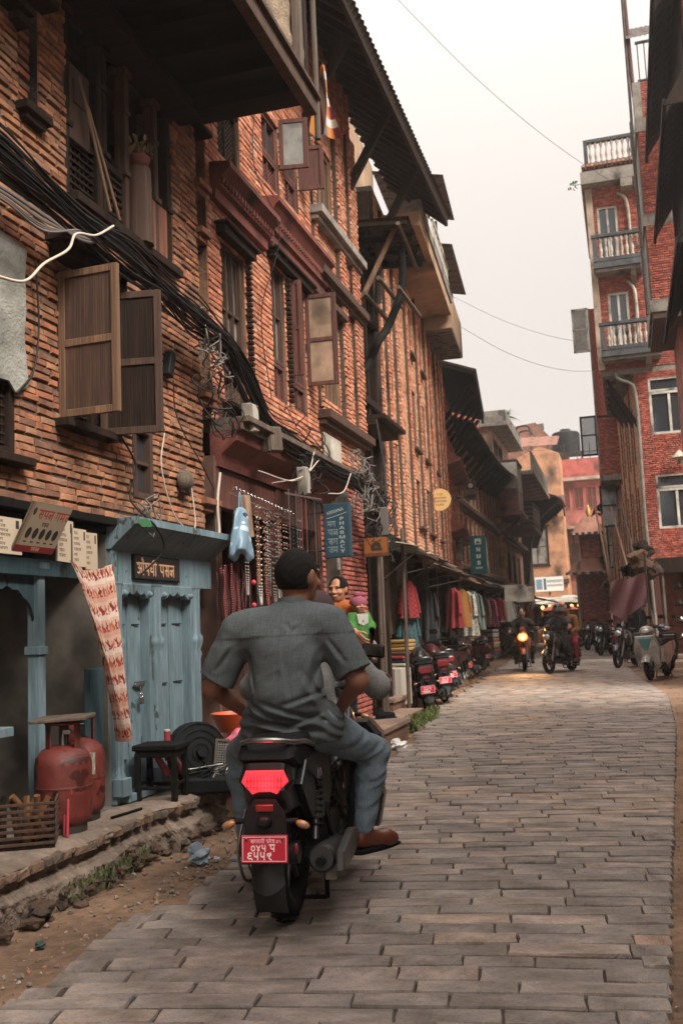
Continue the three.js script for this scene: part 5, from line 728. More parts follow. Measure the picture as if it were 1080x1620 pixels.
  const hb = mesh('handlebar', tu([[-.34, .99, -.86], [-.22, 1.0, -.96], [-.1, .95, -1.0], [.1, .95, -1.0], [.22, 1.0, -.96], [.34, .99, -.86]], .012, 30, 8), M.black, b); for (const s of [-1, 1]) { mesh('grip', rod([s * .24, 1.0, -.945], [s * .36, .985, -.845], .018, .018, 10), M.rubber, hb); mesh('lever', tu([[s * .2, .99, -.99], [s * .28, .985, -.98], [s * .36, .975, -.9]], .006, 10, 5), M.steel, hb); mirror(b, s, .3, 1.15, -.93); }
  if (o.legGuard) { for (const s of [-1, 1]) { mesh('leg_guard', tu([[s * .05, .68, -.95], [s * .22, .66, -.95], [s * .27, .5, -.94], [s * .25, .32, -.9], [s * .06, .28, -.86]], .013, 30, 8), M.black, b); mesh('guard_cover', at(poly([[.14, .76], [.25, .76], [.3, .7], [.31, .54], [.28, .47], [.3, .38], [.27, .24], [.18, .24]].map(q => [s * q[0], q[1]]), .1, { bevel: .022, seg: 3 }), 0, 0, -1.02), M.blackGloss, b); } }
  return b;
}
function scooter(label, group, bodyM, trimM, o = {}) {
  const b = thing('scooter', label, 'scooter', [0, 0, 0], 0, group), Z = -1.15; wheel(b, 0, .17, .055); wheel(b, Z, .18, .05);
  const side = (pts, w, nm, m, e = .03) => { const g = poly(pts.map(p => [-p[0], p[1]]), w - 2 * e, { bevel: e, seg: 3 }); g.rotateY(PI / 2); g.translate(-(w - 2 * e) / 2, 0, 0); return mesh(nm, g, m, b); };
  side([[-.5, .3], [-.45, .62], [.0, .68], [.3, .7], [.34, .62], [.2, .5], [.05, .42], [-.2, .3]], .3, 'rear_body', bodyM, .05); side([[-.5, .66], [-.4, .74], [.1, .76], [.3, .75], [.3, .7], [-.45, .66]], .28, 'seat', PB.seat, .03); side([[-.95, .24], [-.45, .24], [-.45, .3], [-.95, .3]], .3, 'floor_board', M.black, .02);
  mesh('front_apron', [at(poly([[-.2, .28], [-.12, .2], [.12, .2], [.2, .28], [.24, .6], [.17, .86], [-.17, .86], [-.24, .6]], .05, { bevel: .025, seg: 3 }), 0, 0, -1.02, -.22)], bodyM, b);
  mesh('apron_panel', [at(poly([[-.13, .1], [.13, .1], [.03, -.12], [-.03, -.12]], .02, { bevel: .01 }), 0, .72, -1.19, .22, PI, 0)], trimM, b); for (const s of [-1, 1]) mesh('apron_light', at(new THREE.SphereGeometry(.5, 12, 8), s * .13, .66, -1.17, 0, 0, s * .5, [.05, .14, .05]), PB.lens, b);
  mesh('head_cowl', at(new THREE.SphereGeometry(.5, 18, 12), 0, .96, -1.0, .2, 0, 0, [.3, .2, .26]), bodyM, b); mesh('headlight', at(new THREE.SphereGeometry(.5, 16, 10), 0, .96, -1.1, 0, 0, 0, [.2, .1, .08]), mat(.6, .6, .6, { roughness: .08, metalness: .3, clearcoat: 1 }), b);
  mesh('front_mudguard', [quadSheet(8, 12, (u, v) => { const a = rad(10 + v * 140), x = (u - .5) * 2; return [x * .085, .23 + Math.sin(a) * (.28 - .05 * x * x), Z + Math.cos(a) * (.28 - .05 * x * x)]; })], bodyM, b);
  for (const s of [-1, 1]) { mesh('fork_leg', rod([s * .09, .23, Z], [s * .07, .5, Z + .08], .02), M.black, b); mirror(b, s, .3, 1.22, -.92); }
  mesh('handlebar', tu([[-.33, 1.0, -.86], [-.15, 1.02, -.93], [.15, 1.02, -.93], [.33, 1.0, -.86]], .015, 20, 8), M.black, b); mesh('tail_light', cb(.18, .08, .04, 0, .63, .36, .02), PB.redLens, b); mesh('muffler', rod([.18, .22, -.2], [.2, .28, .25], .05, .055, 14), M.black, b); mesh('stand', [rod([.1, .2, -.3], [.17, .0, -.2], .012), rod([-.1, .2, -.3], [-.17, .0, -.2], .012), rod([-.17, .01, -.2], [.17, .01, -.2], .01)], M.black, b); const pl = mesh('number_plate', cb(.19, .1, .006, 0, .46, .36, .003), mat(.46, .02, .05), b); mesh('engine', cb(.18, .2, .34, 0, .25, -.1, .05), PB.engine, b);
  return b;
}
// the motorbike in front: rear lamp lit
const litRed = mat(.5, .02, .03, { roughness: .3, emissive: new THREE.Color(1, .05, .075), emissiveIntensity: .34, emissiveMap: null });
litRed.emissiveMap = tex(64, (u, v) => { const s = .62 + .38 * Math.abs(Math.sin(v * PI * 20)) * (.8 + .2 * Math.sin(u * PI * 24)); return [s, s, s]; }); litRed.emissiveMap = sized(litRed.emissiveMap, .12);
const BIKE = motorbike('black motorbike carrying two men, red tail lamp lit and red number plate', undefined, { tail: litRed, legGuard: true, plate: 0 });
BIKE.position.set(-1.56, 0, -4.3); BIKE.rotation.y = rad(6);
{
  const p = new THREE.PointLight(new THREE.Color(1, .06, .08), .02); p.position.set(0, .645, .39); p.castShadow = true; p.shadow.radius = 2; BIKE.add(p);
  const font = await new FontLoader().loadAsync('fonts/droid/droid_sans_bold.typeface.json');
  const g = new TextGeometry('125', { font, size: .036, depth: .002, curveSegments: 3 }); g.scale(1.25, 1, 1); mesh('badge', at(g, .138, .6, -.08, 0, PI / 2, 0), M.offwhite, BIKE);
  BIKE.userData.font = undefined; globalThis.FONT = font;
}
// parked and oncoming
const dk = (r, g, b_) => mat(r, g, b_, { roughness: .3, clearcoat: .5, clearcoatRoughness: .15 });
const gL = 'motorbikes parked along the left shops', gR = 'vehicles parked along the right houses';
const PK = motorbike('black motorbike parked tail out first in the left row, beside the stone steps', gL, { stand: true, plate: 1 }); PK.position.set(-2.82, 0, -13.9); PK.rotation.y = rad(16); PK.rotation.z = rad(5);
const PK2 = motorbike('dark red motorbike second in the left row, silver rail at the back', gL, { stand: true, plate: 0, body: dk(.05, .012, .012) }); PK2.position.set(-3.0, 0, -16.1); PK2.rotation.y = rad(20); PK2.rotation.z = rad(5);
const rowL = ['third motorbike from the stone steps in the left row', 'fourth motorbike from the stone steps in the left row', 'fifth motorbike from the stone steps in the left row', 'sixth motorbike from the stone steps in the left row', 'seventh motorbike from the stone steps in the left row'];
[[-3.25, -17.7, 30], [-3.55, -20.3, 158], [-3.45, -21.2, 18], [-3.75, -24.6, 166], [-3.85, -26.4, 34]].forEach(([x, z, a], i) => { const m = dup(i % 2 ? PK2 : PK, [x, 0, z], rad(a), rowL[i], gL); m.rotation.z = rad(4); });
const SC = scooter('white scooter with teal front panel parked facing down the street on the right', gR, mat(.55, .54, .52, { roughness: .35, clearcoat: .5, map: TS.grime1 }), mat(.04, .2, .22, { roughness: .3, clearcoat: .6 })); SC.position.set(.66, 0, -21.6); SC.rotation.y = rad(180 - 18); SC.rotation.z = rad(-3);
const SC2 = scooter('dark scooter parked second on the right, behind the white one', gR, dk(.02, .02, .022), M.steel); SC2.position.set(.35, 0, -24.6); SC2.rotation.y = rad(180 + 22);
[['black motorbike parked on the right between the dark scooter and the shrine', .05, -26.6, 160, PK], ['red tanked motorbike parked on the right beyond the pink cloth', -.35, -31, -10, PK2], ['motorbike parked furthest but two before the shrine', -.7, -35, 165, PK], ['motorbike parked furthest but one before the shrine', -1.0, -38, 170, PK2], ['motorbike parked last before the shrine', -1.25, -41, 160, PK], ['motorbike parked across the shrine step', -2.2, -44.5, 110, PK2]].forEach(([l, x, z, a, src]) => dup(src, [x, 0, z], rad(a), l, gR));
[['motorbike parked alone by the far left awnings', -4.1, -36, 150, PK], ['motorbike parked by the gilded column house', -4.2, -40, 165, PK2]].forEach(([l, x, z, a, src]) => dup(src, [x, 0, z], rad(a), l, 'motorbikes parked far down on the left'));
const litHead = mat(.8, .5, .25, { emissive: new THREE.Color(1, .13, .02), emissiveIntensity: 1.5, roughness: .3 });
const ON1 = motorbike('oncoming motorbike with its orange headlight on', 'motorbikes coming up the street', { head: litHead, body: dk(.36, .07, .018) }); ON1.position.set(-2.72, 0, -26.3); ON1.rotation.y = rad(180 + 5);  // body coloured orange: the headlight glow around the front is painted in
{ const s = new THREE.SpotLight(new THREE.Color(1, .5, .2), 8, 12, rad(42), .6); s.position.set(0, .86, -1.36); s.target.position.set(0, .3, -5); s.castShadow = true; ON1.add(s, s.target); mesh('headlight_bulb', at(new THREE.SphereGeometry(.5, 14, 10), 0, .86, -1.325, 0, 0, 0, [.1, .085, .04]), mat(.9, .7, .4, { emissive: new THREE.Color(1, .6, .25), emissiveIntensity: 6 }), ON1); }
const ON2 = motorbike('oncoming dark motorbike with a helmeted rider and a passenger in pink', 'motorbikes coming up the street', {}); ON2.position.set(-1.45, 0, -25); ON2.rotation.y = rad(180 - 22);
// ---------------------------------------------------------------- people: distance fields meshed by surface nets
function sdfMesh(f, lo, hi, cell) {
  const n = [0, 1, 2].map(i => Math.ceil((hi[i] - lo[i]) / cell) + 2), [nx, ny, nz] = n, val = new Float32Array(nx * ny * nz);
  for (let k = 0, q = 0; k < nz; k++) for (let j = 0; j < ny; j++) for (let i = 0; i < nx; i++, q++) val[q] = f(lo[0] + i * cell, lo[1] + j * cell, lo[2] + k * cell);
  const id = new Int32Array(nx * ny * nz).fill(-1), pos = [], ix = [], S = [1, nx, nx * ny];
  for (let k = 0; k < nz - 1; k++) for (let j = 0; j < ny - 1; j++) for (let i = 0; i < nx - 1; i++) {
    const q = i + j * nx + k * nx * ny; let m = 0; for (let c = 0; c < 8; c++) if (val[q + (c & 1) + (c >> 1 & 1) * nx + (c >> 2) * nx * ny] < 0) m |= 1 << c; if (m === 0 || m === 255) continue;
    let x = 0, y = 0, z = 0, e = 0; for (let a = 0; a < 8; a++) for (let d = 0; d < 3; d++) { if (a >> d & 1) continue; const b = a | 1 << d; if ((m >> a & 1) === (m >> b & 1)) continue; const va = val[q + (a & 1) + (a >> 1 & 1) * nx + (a >> 2) * nx * ny], vb = val[q + (b & 1) + (b >> 1 & 1) * nx + (b >> 2) * nx * ny], t = va / (va - vb); x += (a & 1) + (d === 0 ? t : 0); y += (a >> 1 & 1) + (d === 1 ? t : 0); z += (a >> 2) + (d === 2 ? t : 0); e++; }
    id[q] = pos.length / 3; pos.push(lo[0] + (i + x / e) * cell, lo[1] + (j + y / e) * cell, lo[2] + (k + z / e) * cell);
  }
  for (let k = 1; k < nz - 1; k++) for (let j = 1; j < ny - 1; j++) for (let i = 1; i < nx - 1; i++) { const q = i + j * nx + k * nx * ny, s = val[q] < 0; for (let d = 0; d < 3; d++) { if ((val[q + S[d]] < 0) === s) continue; const u = S[(d + 1) % 3], v = S[(d + 2) % 3], a = id[q], b = id[q - u], c = id[q - u - v], e = id[q - v]; if (a < 0 || b < 0 || c < 0 || e < 0) continue; s ? ix.push(a, c, b, a, e, c) : ix.push(a, b, c, a, c, e); } }
  for (let i = 0; i < ix.length; i += 3) { const t = ix[i + 1]; ix[i + 1] = ix[i + 2]; ix[i + 2] = t; }
  const g = new THREE.BufferGeometry(); g.setAttribute('position', new THREE.Float32BufferAttribute(pos, 3)); g.setIndex(ix); const nn = new Float32Array(pos.length), h = cell * .6;
  for (let i = 0; i < pos.length; i += 3) { const x = pos[i], y = pos[i + 1], z = pos[i + 2]; let a = f(x + h, y, z) - f(x - h, y, z), b = f(x, y + h, z) - f(x, y - h, z), c = f(x, y, z + h) - f(x, y, z - h); const L = Math.hypot(a, b, c) || 1; nn[i] = a / L; nn[i + 1] = b / L; nn[i + 2] = c / L; }
  g.setAttribute('normal', new THREE.BufferAttribute(nn, 3)); return g;
}
const smin = (a, b, k) => { const h = clamp(.5 + .5 * (b - a) / k, 0, 1); return b + (a - b) * h - k * h * (1 - h); };
const bone = (a, b, ra, rb) => { const dx = b[0] - a[0], dy = b[1] - a[1], dz = b[2] - a[2], L = dx * dx + dy * dy + dz * dz || 1e-9; return (x, y, z) => { const t = clamp(((x - a[0]) * dx + (y - a[1]) * dy + (z - a[2]) * dz) / L, 0, 1); return Math.hypot(x - a[0] - dx * t, y - a[1] - dy * t, z - a[2] - dz * t) - ra - (rb - ra) * t; }; };
const ell = (c, r) => (x, y, z) => { const k = Math.hypot((x - c[0]) / r[0], (y - c[1]) / r[1], (z - c[2]) / r[2]); return (k - 1) * Math.min(r[0], r[1], r[2]); };
const blend = (l, k = .03) => (x, y, z) => { let d = 9; for (const f of l) d = smin(d, f(x, y, z), k); return d; };
const n3 = (x, y, z, s) => vn(x + z * .71 + 50, y + z * .37 + 50, 4096, 4096, s);
const lerp3 = (a, b, t) => [a[0] + (b[0] - a[0]) * t, a[1] + (b[1] - a[1]) * t, a[2] + (b[2] - a[2]) * t];
// a relaxed right hand: wrist at the origin, fingers along -y, palm towards -x, thumb towards -z
const handF = {};
function handGeo(curl) {
  const key = curl; if (handF[key]) return handF[key].clone();
  const l = [ell([0, -.045, 0], [.016, .05, .04]), bone([0, .03, 0], [0, -.01, 0], .024, .026)];
  [[-.03, .066, .0085], [-.01, .075, .009], [.011, .07, .0088], [.031, .055, .0078]].forEach(([z, len, r]) => { let p = [0, -.082 + Math.abs(z) * .25, z], a = curl * .3; for (const q of [.45, .32, .25]) { const e = [p[0] - Math.sin(a) * len * q * 1.2, p[1] - Math.cos(a) * len * q * 1.2, p[2] + z * .06]; l.push(bone(p, e, r, r * .9)); p = e; a += curl; } });
  l.push(bone([-.004, -.02, -.03], [-.016, -.05, -.055], .013, .011), bone([-.016, -.05, -.055], [-.03, -.078, -.058], .0105, .009));
  return (handF[key] = sdfMesh(blend(l, .009), [-.11, -.2, -.09], [.05, .06, .07], .0055)).clone();
}
function placeHand(g, wrist, dir, thumb, left) { // dir: fingers, thumb: towards the thumb
  const y = V(...dir).normalize().negate(), z = V(...thumb).negate(); z.addScaledVector(y, -z.dot(y)).normalize(); const x = V().crossVectors(y, z); if (left) { g = g.clone(); const p = g.attributes.position, n = g.attributes.normal; for (let i = 0; i < p.count; i++) { p.setX(i, -p.getX(i)); n.setX(i, -n.getX(i)); } }
  g.applyMatrix4(new THREE.Matrix4().makeBasis(x, y, z).setPosition(...wrist)); return g;
}
function headGeo(c, yaw, pitch, s, cell, skin, o = {}) { // face towards -z before turning; returns geometry with colours, and hair geometry
  const E = (p, r) => ell(p, r), head = blend([E([0, .01, .01], [.078, .105, .095]), E([0, -.045, -.028], [.06, .075, .068]), E([0, -.085, -.045], [.034, .03, .034]), E([0, .02, .035], [.075, .085, .075])], .03);
  const feat = [bone([0, .012, -.088], [0, -.028, -.11], .011, .014), E([-.017, -.032, -.096], [.011, .009, .011]), E([.017, -.032, -.096], [.011, .009, .011]), E([-.03, .028, -.08], [.03, .012, .016]), E([.03, .028, -.08], [.03, .012, .016]), E([0, -.062, -.088], [.026, .0085, .014]), E([-.045, -.03, -.062], [.026, .024, .03]), E([.045, -.03, -.062], [.026, .024, .03])];
  const ears = [-1, 1].map(q => blend([E([q * .082, -.005, .012], [.012, .034, .022]), E([q * .088, .008, .02], [.008, .022, .014])], .01));
  const f = (x, y, z) => { let d = head(x, y, z); for (const q of feat) d = smin(d, q(x, y, z), .014); for (const q of ears) d = smin(d, q(x, y, z), .008); for (const q of [-1, 1]) { const e = Math.hypot((x - q * .031) / 1.5, y - .008, z + .094) - .008; d = Math.max(d, -e); } return smin(d, bone([0, -.06, .02], [0, -.15, .04], .056, .06)(x, y, z), .02); };
  const g = sdfMesh(f, [-.11, -.19, -.14], [.11, .13, .13], cell); const p = g.attributes.position, col = [];
  for (let i = 0; i < p.count; i++) { const x = p.getX(i), y = p.getY(i), z = p.getZ(i); let k = [...skin]; if (z < -.06) { const ex = Math.abs(Math.abs(x) - .031), ey = y - .008; if (ex < .013 && Math.abs(ey) < .0055) k = [.025, .016, .012]; if (ex < .022 && y > .026 && y < .034) k = [.02, .014, .012]; if (Math.abs(x) < .026 && Math.abs(y + .062) < .009) k = Math.abs(y + .062) < .0028 && o.smile ? [.6, .55, .5] : [skin[0] * .8, skin[1] * .5, skin[2] * .5]; } col.push(...k); }
  g.setAttribute('color', new THREE.Float32BufferAttribute(col, 3));
  const hf = (x, y, z) => { const b = head(x, y, z) - (o.hairThick || .009) - .003 * n3(x * 120, y * 60, z * 120, 3); const front = z + .055 - (y - .055) * .6; const cut = Math.max(-.0 - (front + .0), -(y + (o.long ? .2 : .05 - z * -.0) - (z < .0 ? .06 + z * .9 : 0))); let d = Math.max(b, Math.max(-front, -(y - (z < -.01 ? .02 : z < .03 ? -.0 - (z + .01) * 1.2 : -.055)))); d = Math.max(d, -(Math.max(Math.abs(Math.abs(x) - .088) - .02, Math.hypot(y + .005, z - .012) - .034))); return d; };
  const hg = o.bald ? null : sdfMesh(hf, [-.12, -.12, -.13], [.12, .15, .15], cell);
  const M4 = new THREE.Matrix4().compose(V(...c), new THREE.Quaternion().setFromEuler(new THREE.Euler(pitch, yaw, o.roll || 0, 'YXZ')), V(s, s, s)); g.applyMatrix4(M4); if (hg) hg.applyMatrix4(M4); return [g, hg];
}
const skinMat = mat(1, 1, 1, { roughness: .6, vertexColors: true }), hairMat = mat(.006, .005, .005, { roughness: .9, specularIntensity: .4, bump: TS.roughF, bs: .002 });
function bodyMesh(p, parts, skin) { for (const g of parts) if (!g.attributes.color) { const c = []; for (let i = 0; i < g.attributes.position.count; i++) c.push(...skin); g.setAttribute('color', new THREE.Float32BufferAttribute(c, 3)); } const l = parts.map(g => { const n = g.toNonIndexed(); n.deleteAttribute('uv'); return n; }); const o = new THREE.Mesh(mergeGeometries(l), skinMat); o.name = 'body'; o.castShadow = o.receiveShadow = true; p.add(o); return o; }
const cloth = (r, g, b, o = {}) => mat(r, g, b, { map: TS.cloth, bump: TS.cloth, bs: .0006, roughness: .95, ...o });
function uvBox(g) { return boxUV(prep(g)); }
// joints -> figure. J: hip, waist, chest, neck, head, sh/el/wr L and R, hipL/kneeL/anL/toeL ...
function person(label, J, o = {}) {
  const p = thing('person', label, 'person', o.pos || [0, 0, 0], o.turn || 0, o.group), c = o.cell || .016, skin = o.skin || [.3, .15, .09], k = o.bulk || 1, hs = o.headSize || 1;
  const mid = (a, b, t) => lerp3(a, b, t);
  const box = (pts, m) => { const lo = [9, 9, 9], hi = [-9, -9, -9]; for (const q of pts) for (let i = 0; i < 3; i++) { lo[i] = Math.min(lo[i], q[i] - m); hi[i] = Math.max(hi[i], q[i] + m); } return [lo, hi]; };
  const torso = [bone(J.hip, J.waist, .125 * k, .12 * k), bone(J.waist, J.chest, .12 * k, .13 * k), bone(mid(J.shL, J.shR, .18), mid(J.shL, J.shR, .82), .075 * k, .075 * k), bone(J.chest, J.neck, .1 * k, .05), bone(lerp3(J.hipL, J.hipR, 0), J.hipR, .1 * k, .1 * k)];
  const armF = s => [bone(J['sh' + s], J['el' + s], .05 * k, .04 * k), bone(J['el' + s], J['wr' + s], .04 * k, .026)];
  const legF = (s, e = 0) => [bone(J['hip' + s], J['kn' + s], .085 * k + e, .056 * k + e), bone(J['kn' + s], mid(J['kn' + s], J['an' + s], .3), .056 * k + e, .055 * k + e), bone(mid(J['kn' + s], J['an' + s], .3), J['an' + s], .055 * k + e, .037 + e)];
  const bodyF = blend([...torso, ...armF('L'), ...armF('R'), ...legF('L'), ...legF('R')], .035), all = Object.entries(J).filter(([n]) => n !== 'head').map(q => q[1]);
  const thin = (x, y, z) => bodyF(x, y, z) + (y > J.hip[1] - .12 && Math.hypot(x - J.chest[0], (z - (y > J.waist[1] ? J.chest[2] : J.hip[2]))) < .2 * k ? .03 * k : .0);
  const parts = [sdfMesh(o.cell < .0135 || k < 1 ? thin : thin, ...box(all, .22), Math.max(c, .018))], [hg, hair] = headGeo(J.head, o.yaw || 0, o.pitch || 0, hs, Math.min(c, .007) * (o.far ? 1.5 : 1), skin, o); parts.push(hg);
  for (const s of ['L', 'R']) { const d = V(...J['wr' + s]).sub(V(...J['el' + s])).normalize(); parts.push(placeHand(handGeo(o.curl || .5), J['wr' + s], o['hd' + s] || [d.x, d.y - .2, d.z], o['th' + s] || [s === 'L' ? .3 : -.3, .2, -1], s === 'L')); }
  bodyMesh(p, parts, skin); if (hair && !o.noHair) mesh('hair', hair, o.hairM || hairMat, p);
  const sl = o.sleeve ?? .8, cuffs = ['L', 'R'].map(s => { const a = J['sh' + s], e = J['el' + s], w = J['wr' + s]; if (sl <= 1) { const q = lerp3(a, e, sl), d = V(e[0] - a[0], e[1] - a[1], e[2] - a[2]).normalize(); return [bone(a, q, .078 * k, .078 * k), q, d]; } const q = lerp3(e, w, sl - 1), d = V(w[0] - e[0], w[1] - e[1], w[2] - e[2]).normalize(); return [blend([bone(a, e, .074 * k, .066 * k), bone(e, q, .062 * k, .052 * k)], .03), q, d]; });
  const e = .02 * (o.loose || 1), fold = o.fold ?? 1, hem = o.hem ?? (J.hip[1] - .1);
  const tors = blend(torso.map(f => (x, y, z) => f(x, y, z) - e), .05), flare = o.flare ? bone([J.hip[0], hem + .12, J.hip[2]], [J.hip[0], hem - .1, J.hip[2] + (o.flareZ || 0)], .15 * k, o.flare) : null;
  const topF = (x, y, z) => { let d = tors(x, y, z); if (flare) d = smin(d, flare(x, y, z), .06); const ft = o.foldFn ? o.foldFn(x, y, z) : 0; for (const [f, q, n] of cuffs) { let a = f(x, y, z); a = Math.max(a, (x - q[0]) * n.x + (y - q[1]) * n.y + (z - q[2]) * n.z); d = smin(d, a, .035); } d += ft + fold * (.007 * (n3(x * 9, y * 16, z * 9, 5) - .5) + .006 * Math.abs(n3(x * 14 + y * 8, y * 22 - x * 12, z * 14, 6) - .5)); d = Math.max(d, hem - y); const nk = Math.hypot(x - J.neck[0], z - J.neck[2]) - .075; return Math.max(d, Math.min(y - J.neck[1] + .02 - (o.collar || 0), -(nk) > 0 ? y - J.neck[1] + .03 : y - J.neck[1] - .01)); };
  const shirt = sdfMesh(topF, ...box([J.hip, J.chest, J.neck, ...['shL', 'shR', 'elL', 'elR'].map(q => J[q]), ...(sl > 1 ? [J.wrL, J.wrR] : []), [J.hip[0], hem, J.hip[2]]], .25 * Math.max(k, .6)), o.shirtCell || c); mesh('shirt', shirt, o.shirt, p);
  const pantF = blend([...legF('L', .014), ...legF('R', .014), bone(J.hipL, J.hipR, .115 * k, .115 * k), bone(J.hip, lerp3(J.hip, J.waist, .6), .125 * k, .12 * k)], .03), aL = lerp3(J.anL, J.knL, -.04), aR = lerp3(J.anR, J.knR, -.04);
  const trF = (x, y, z) => pantF(x, y, z) + (o.pfold ?? fold) * (.008 * (n3(x * 10, y * 18, z * 10, 9) - .5) + .01 * Math.abs(n3(x * 16, y * 26 + z * 10, z * 16, 10) - .5));
  if (!o.noTrousers) mesh('trousers', sdfMesh(trF, ...box([J.hip, J.hipL, J.hipR, J.knL, J.knR, J.anL, J.anR], .2), o.pantCell || c), o.trousers, p);
  for (const s of ['L', 'R']) { const a = J['an' + s], t = J['to' + s], d = V(t[0] - a[0], 0, t[2] - a[2]).normalize(), m = mid(a, t, .5), f = blend([bone([a[0] - d.x * .02, t[1] + .02, a[2] - d.z * .02], [t[0] - d.x * .05, t[1] + .008, t[2] - d.z * .05], .043, .042), bone([a[0], a[1] - .01, a[2]], [a[0] + d.x * .03, t[1] + .035, a[2] + d.z * .03], .042, .038), bone([t[0] - d.x * .06, t[1] + .005, t[2] - d.z * .06], [t[0] - d.x * .02, t[1], t[2] - d.z * .02], .044, .034)], .02); const sh = (x, y, z) => Math.max(f(x, y, z), Math.max(t[1] - .03 - y, y - a[1] - .035)); const shoe = mesh('shoe', sdfMesh(sh, ...box([a, t], .09), Math.min(c, .008)), o.shoe || mat(.06, .025, .015, { roughness: .45 }), p); const sole = (x, y, z) => Math.max(Math.min(bone([a[0] - d.x * .03, t[1] - .03, a[2] - d.z * .03], t, .045, .04)(x, y, z)), Math.abs(y - t[1] + .032) - .012); mesh('sole', sdfMesh(sole, ...box([a, t], .09), Math.min(c, .008)), M.rubber, shoe); }
  return p;
}
const RY = (p, a) => [p[0] * Math.cos(a) + p[2] * Math.sin(a), p[1], -p[0] * Math.sin(a) + p[2] * Math.cos(a)];
// passenger on the near motorbike
{
  const J = { hip: [0, .82, -.16], waist: [-.005, .98, -.12], chest: [0, 1.16, -.14], neck: [.03, 1.41, -.18], head: [.06, 1.535, -.2], shL: [-.225, 1.28, -.13], elL: [-.37, 1.02, -.14], wrL: [-.24, .86, -.36], shR: [.205, 1.3, -.18], elR: [.335, 1.03, -.16], wrR: [.2, .875, -.33], hipL: [-.11, .83, -.2], knL: [-.34, .66, -.5], anL: [-.3, .29, -.4], toL: [-.34, .235, -.6], hipR: [.11, .83, -.2], knR: [.335, .66, -.52], anR: [.285, .3, -.42], toR: [.42, .235, -.56] };
  const skin = [.2, .085, .05];
  const cuts = [[-.2, .88, .2, .8, .012], [-.12, .96, .22, .84, .01], [.0, .93, .22, 1.0, .009], [-.24, 1.0, -.02, .86, .009], [.1, 1.1, .2, .88, .008], [-.05, .8, .2, .9, .008], [-.2, .8, .05, .77, .01], [.17, 1.2, .12, .98, .009], [-.18, 1.2, -.12, .98, .006], [.02, 1.2, .05, .95, .004], [.2, 1.24, .3, 1.1, .008], [-.24, 1.22, -.33, 1.1, .008], [.02, 1.32, .05, 1.27, .006], [.09, 1.31, .05, 1.27, .005]];
  const foldFn = (x, y, z) => { let d = 0; for (const [ax, ay, bx_, by, am] of cuts) { const dx = bx_ - ax, dy = by - ay, L = dx * dx + dy * dy, t = clamp(((x - ax) * dx + (y - ay) * dy) / L, 0, 1), s = ((x - ax) * dy - (y - ay) * dx) / Math.sqrt(L), w = Math.sin(t * PI); const r = Math.hypot(x - ax - dx * t, y - ay - dy * t); if (r < .05) d += 1.5 * am * w * (Math.exp(-((s + .006) ** 2) / .00012) - .8 * Math.exp(-((s - .014) ** 2) / .0002)); } if (y > .74 && y < .98 && z > -.25) d += .0055 * Math.sin(y * 95 + 9 * n3(x * 7, y * 3, 0, 2) * 3 + x * 14) * clamp(1 - Math.abs(y - .84) / .14, 0, 1); if (z > -.2 && y > 1.255 + .02 * x) d -= .0035; return d; };
  const p = person('man in grey short sleeved shirt and blue jeans sitting behind the rider', J, { pos: [-1.56, 0, -4.3], turn: rad(6), skin, bulk: 1.17, cell: .012, shirtCell: .0085, pantCell: .01, yaw: rad(-24), pitch: rad(2), roll: rad(-3), sleeve: .86, hem: .755, foldFn, fold: 1, pfold: 1.7, loose: 1.25, shirt: cloth(.115, .135, .142), trousers: cloth(.2, .26, .31), shoe: mat(.11, .03, .014, { roughness: .35 }), hairThick: .006, headSize: 1.08, collar: .02, hdR: [-.5, -.4, -.7], thR: [-.4, .6, -.5], hdL: [.5, -.4, -.7], thL: [.4, .6, -.5], curl: .7 });
  // collar band and yoke seam
  const col = quadSheet(24, 4, (a, b) => { const t = a * 2 * PI; return [.032 + Math.cos(t) * (.083 - .012 * b), 1.375 + .052 * b + .012 * Math.sin(t), -.178 + Math.sin(t) * (.087 - .012 * b)]; }); mesh('collar', col, cloth(.115, .135, .142), p);
}
// the rider in front of him
{
  const J = { hip: [0, .8, -.48], waist: [0, .95, -.5], chest: [0, 1.06, -.57], neck: [.02, 1.24, -.64], head: [.03, 1.35, -.67], shL: [-.19, 1.14, -.6], elL: [-.33, .98, -.7], wrL: [-.32, 1.02, -.84], shR: [.2, 1.14, -.6], elR: [.35, .97, -.68], wrR: [.33, 1.02, -.83], hipL: [-.1, .8, -.5], knL: [-.23, .62, -.88], anL: [-.2, .28, -.74], toL: [-.22, .22, -.93], hipR: [.1, .8, -.5], knR: [.23, .62, -.88], anR: [.2, .28, -.74], toR: [.22, .22, -.93] };
  const p = person('rider in loose grey long sleeves and a striped cap holding the handlebar', J, { pos: [-1.56, 0, -4.3], turn: rad(6), skin: [.2, .1, .06], cell: .013, sleeve: 1.82, loose: 1.1, bulk: 1.0, hem: .74, shirt: cloth(.3, .3, .29), trousers: cloth(.03, .03, .035), curl: .9, hdR: [.1, -.1, -1], thR: [-1, -.3, 0], hdL: [-.1, -.1, -1], thL: [1, -.3, 0], yaw: rad(-6) });
  const cap = mesh('cap', [at(new THREE.SphereGeometry(.115, 20, 10, 0, 2 * PI, 0, PI * .52), .03, 1.375, -.67, 0, 0, 0, [1, 1, 1.1])], cloth(.07, .035, .04), p); mesh('brim', cb(.16, .01, .09, .03, 1.375, -.82, .004), M.black, cap);
}
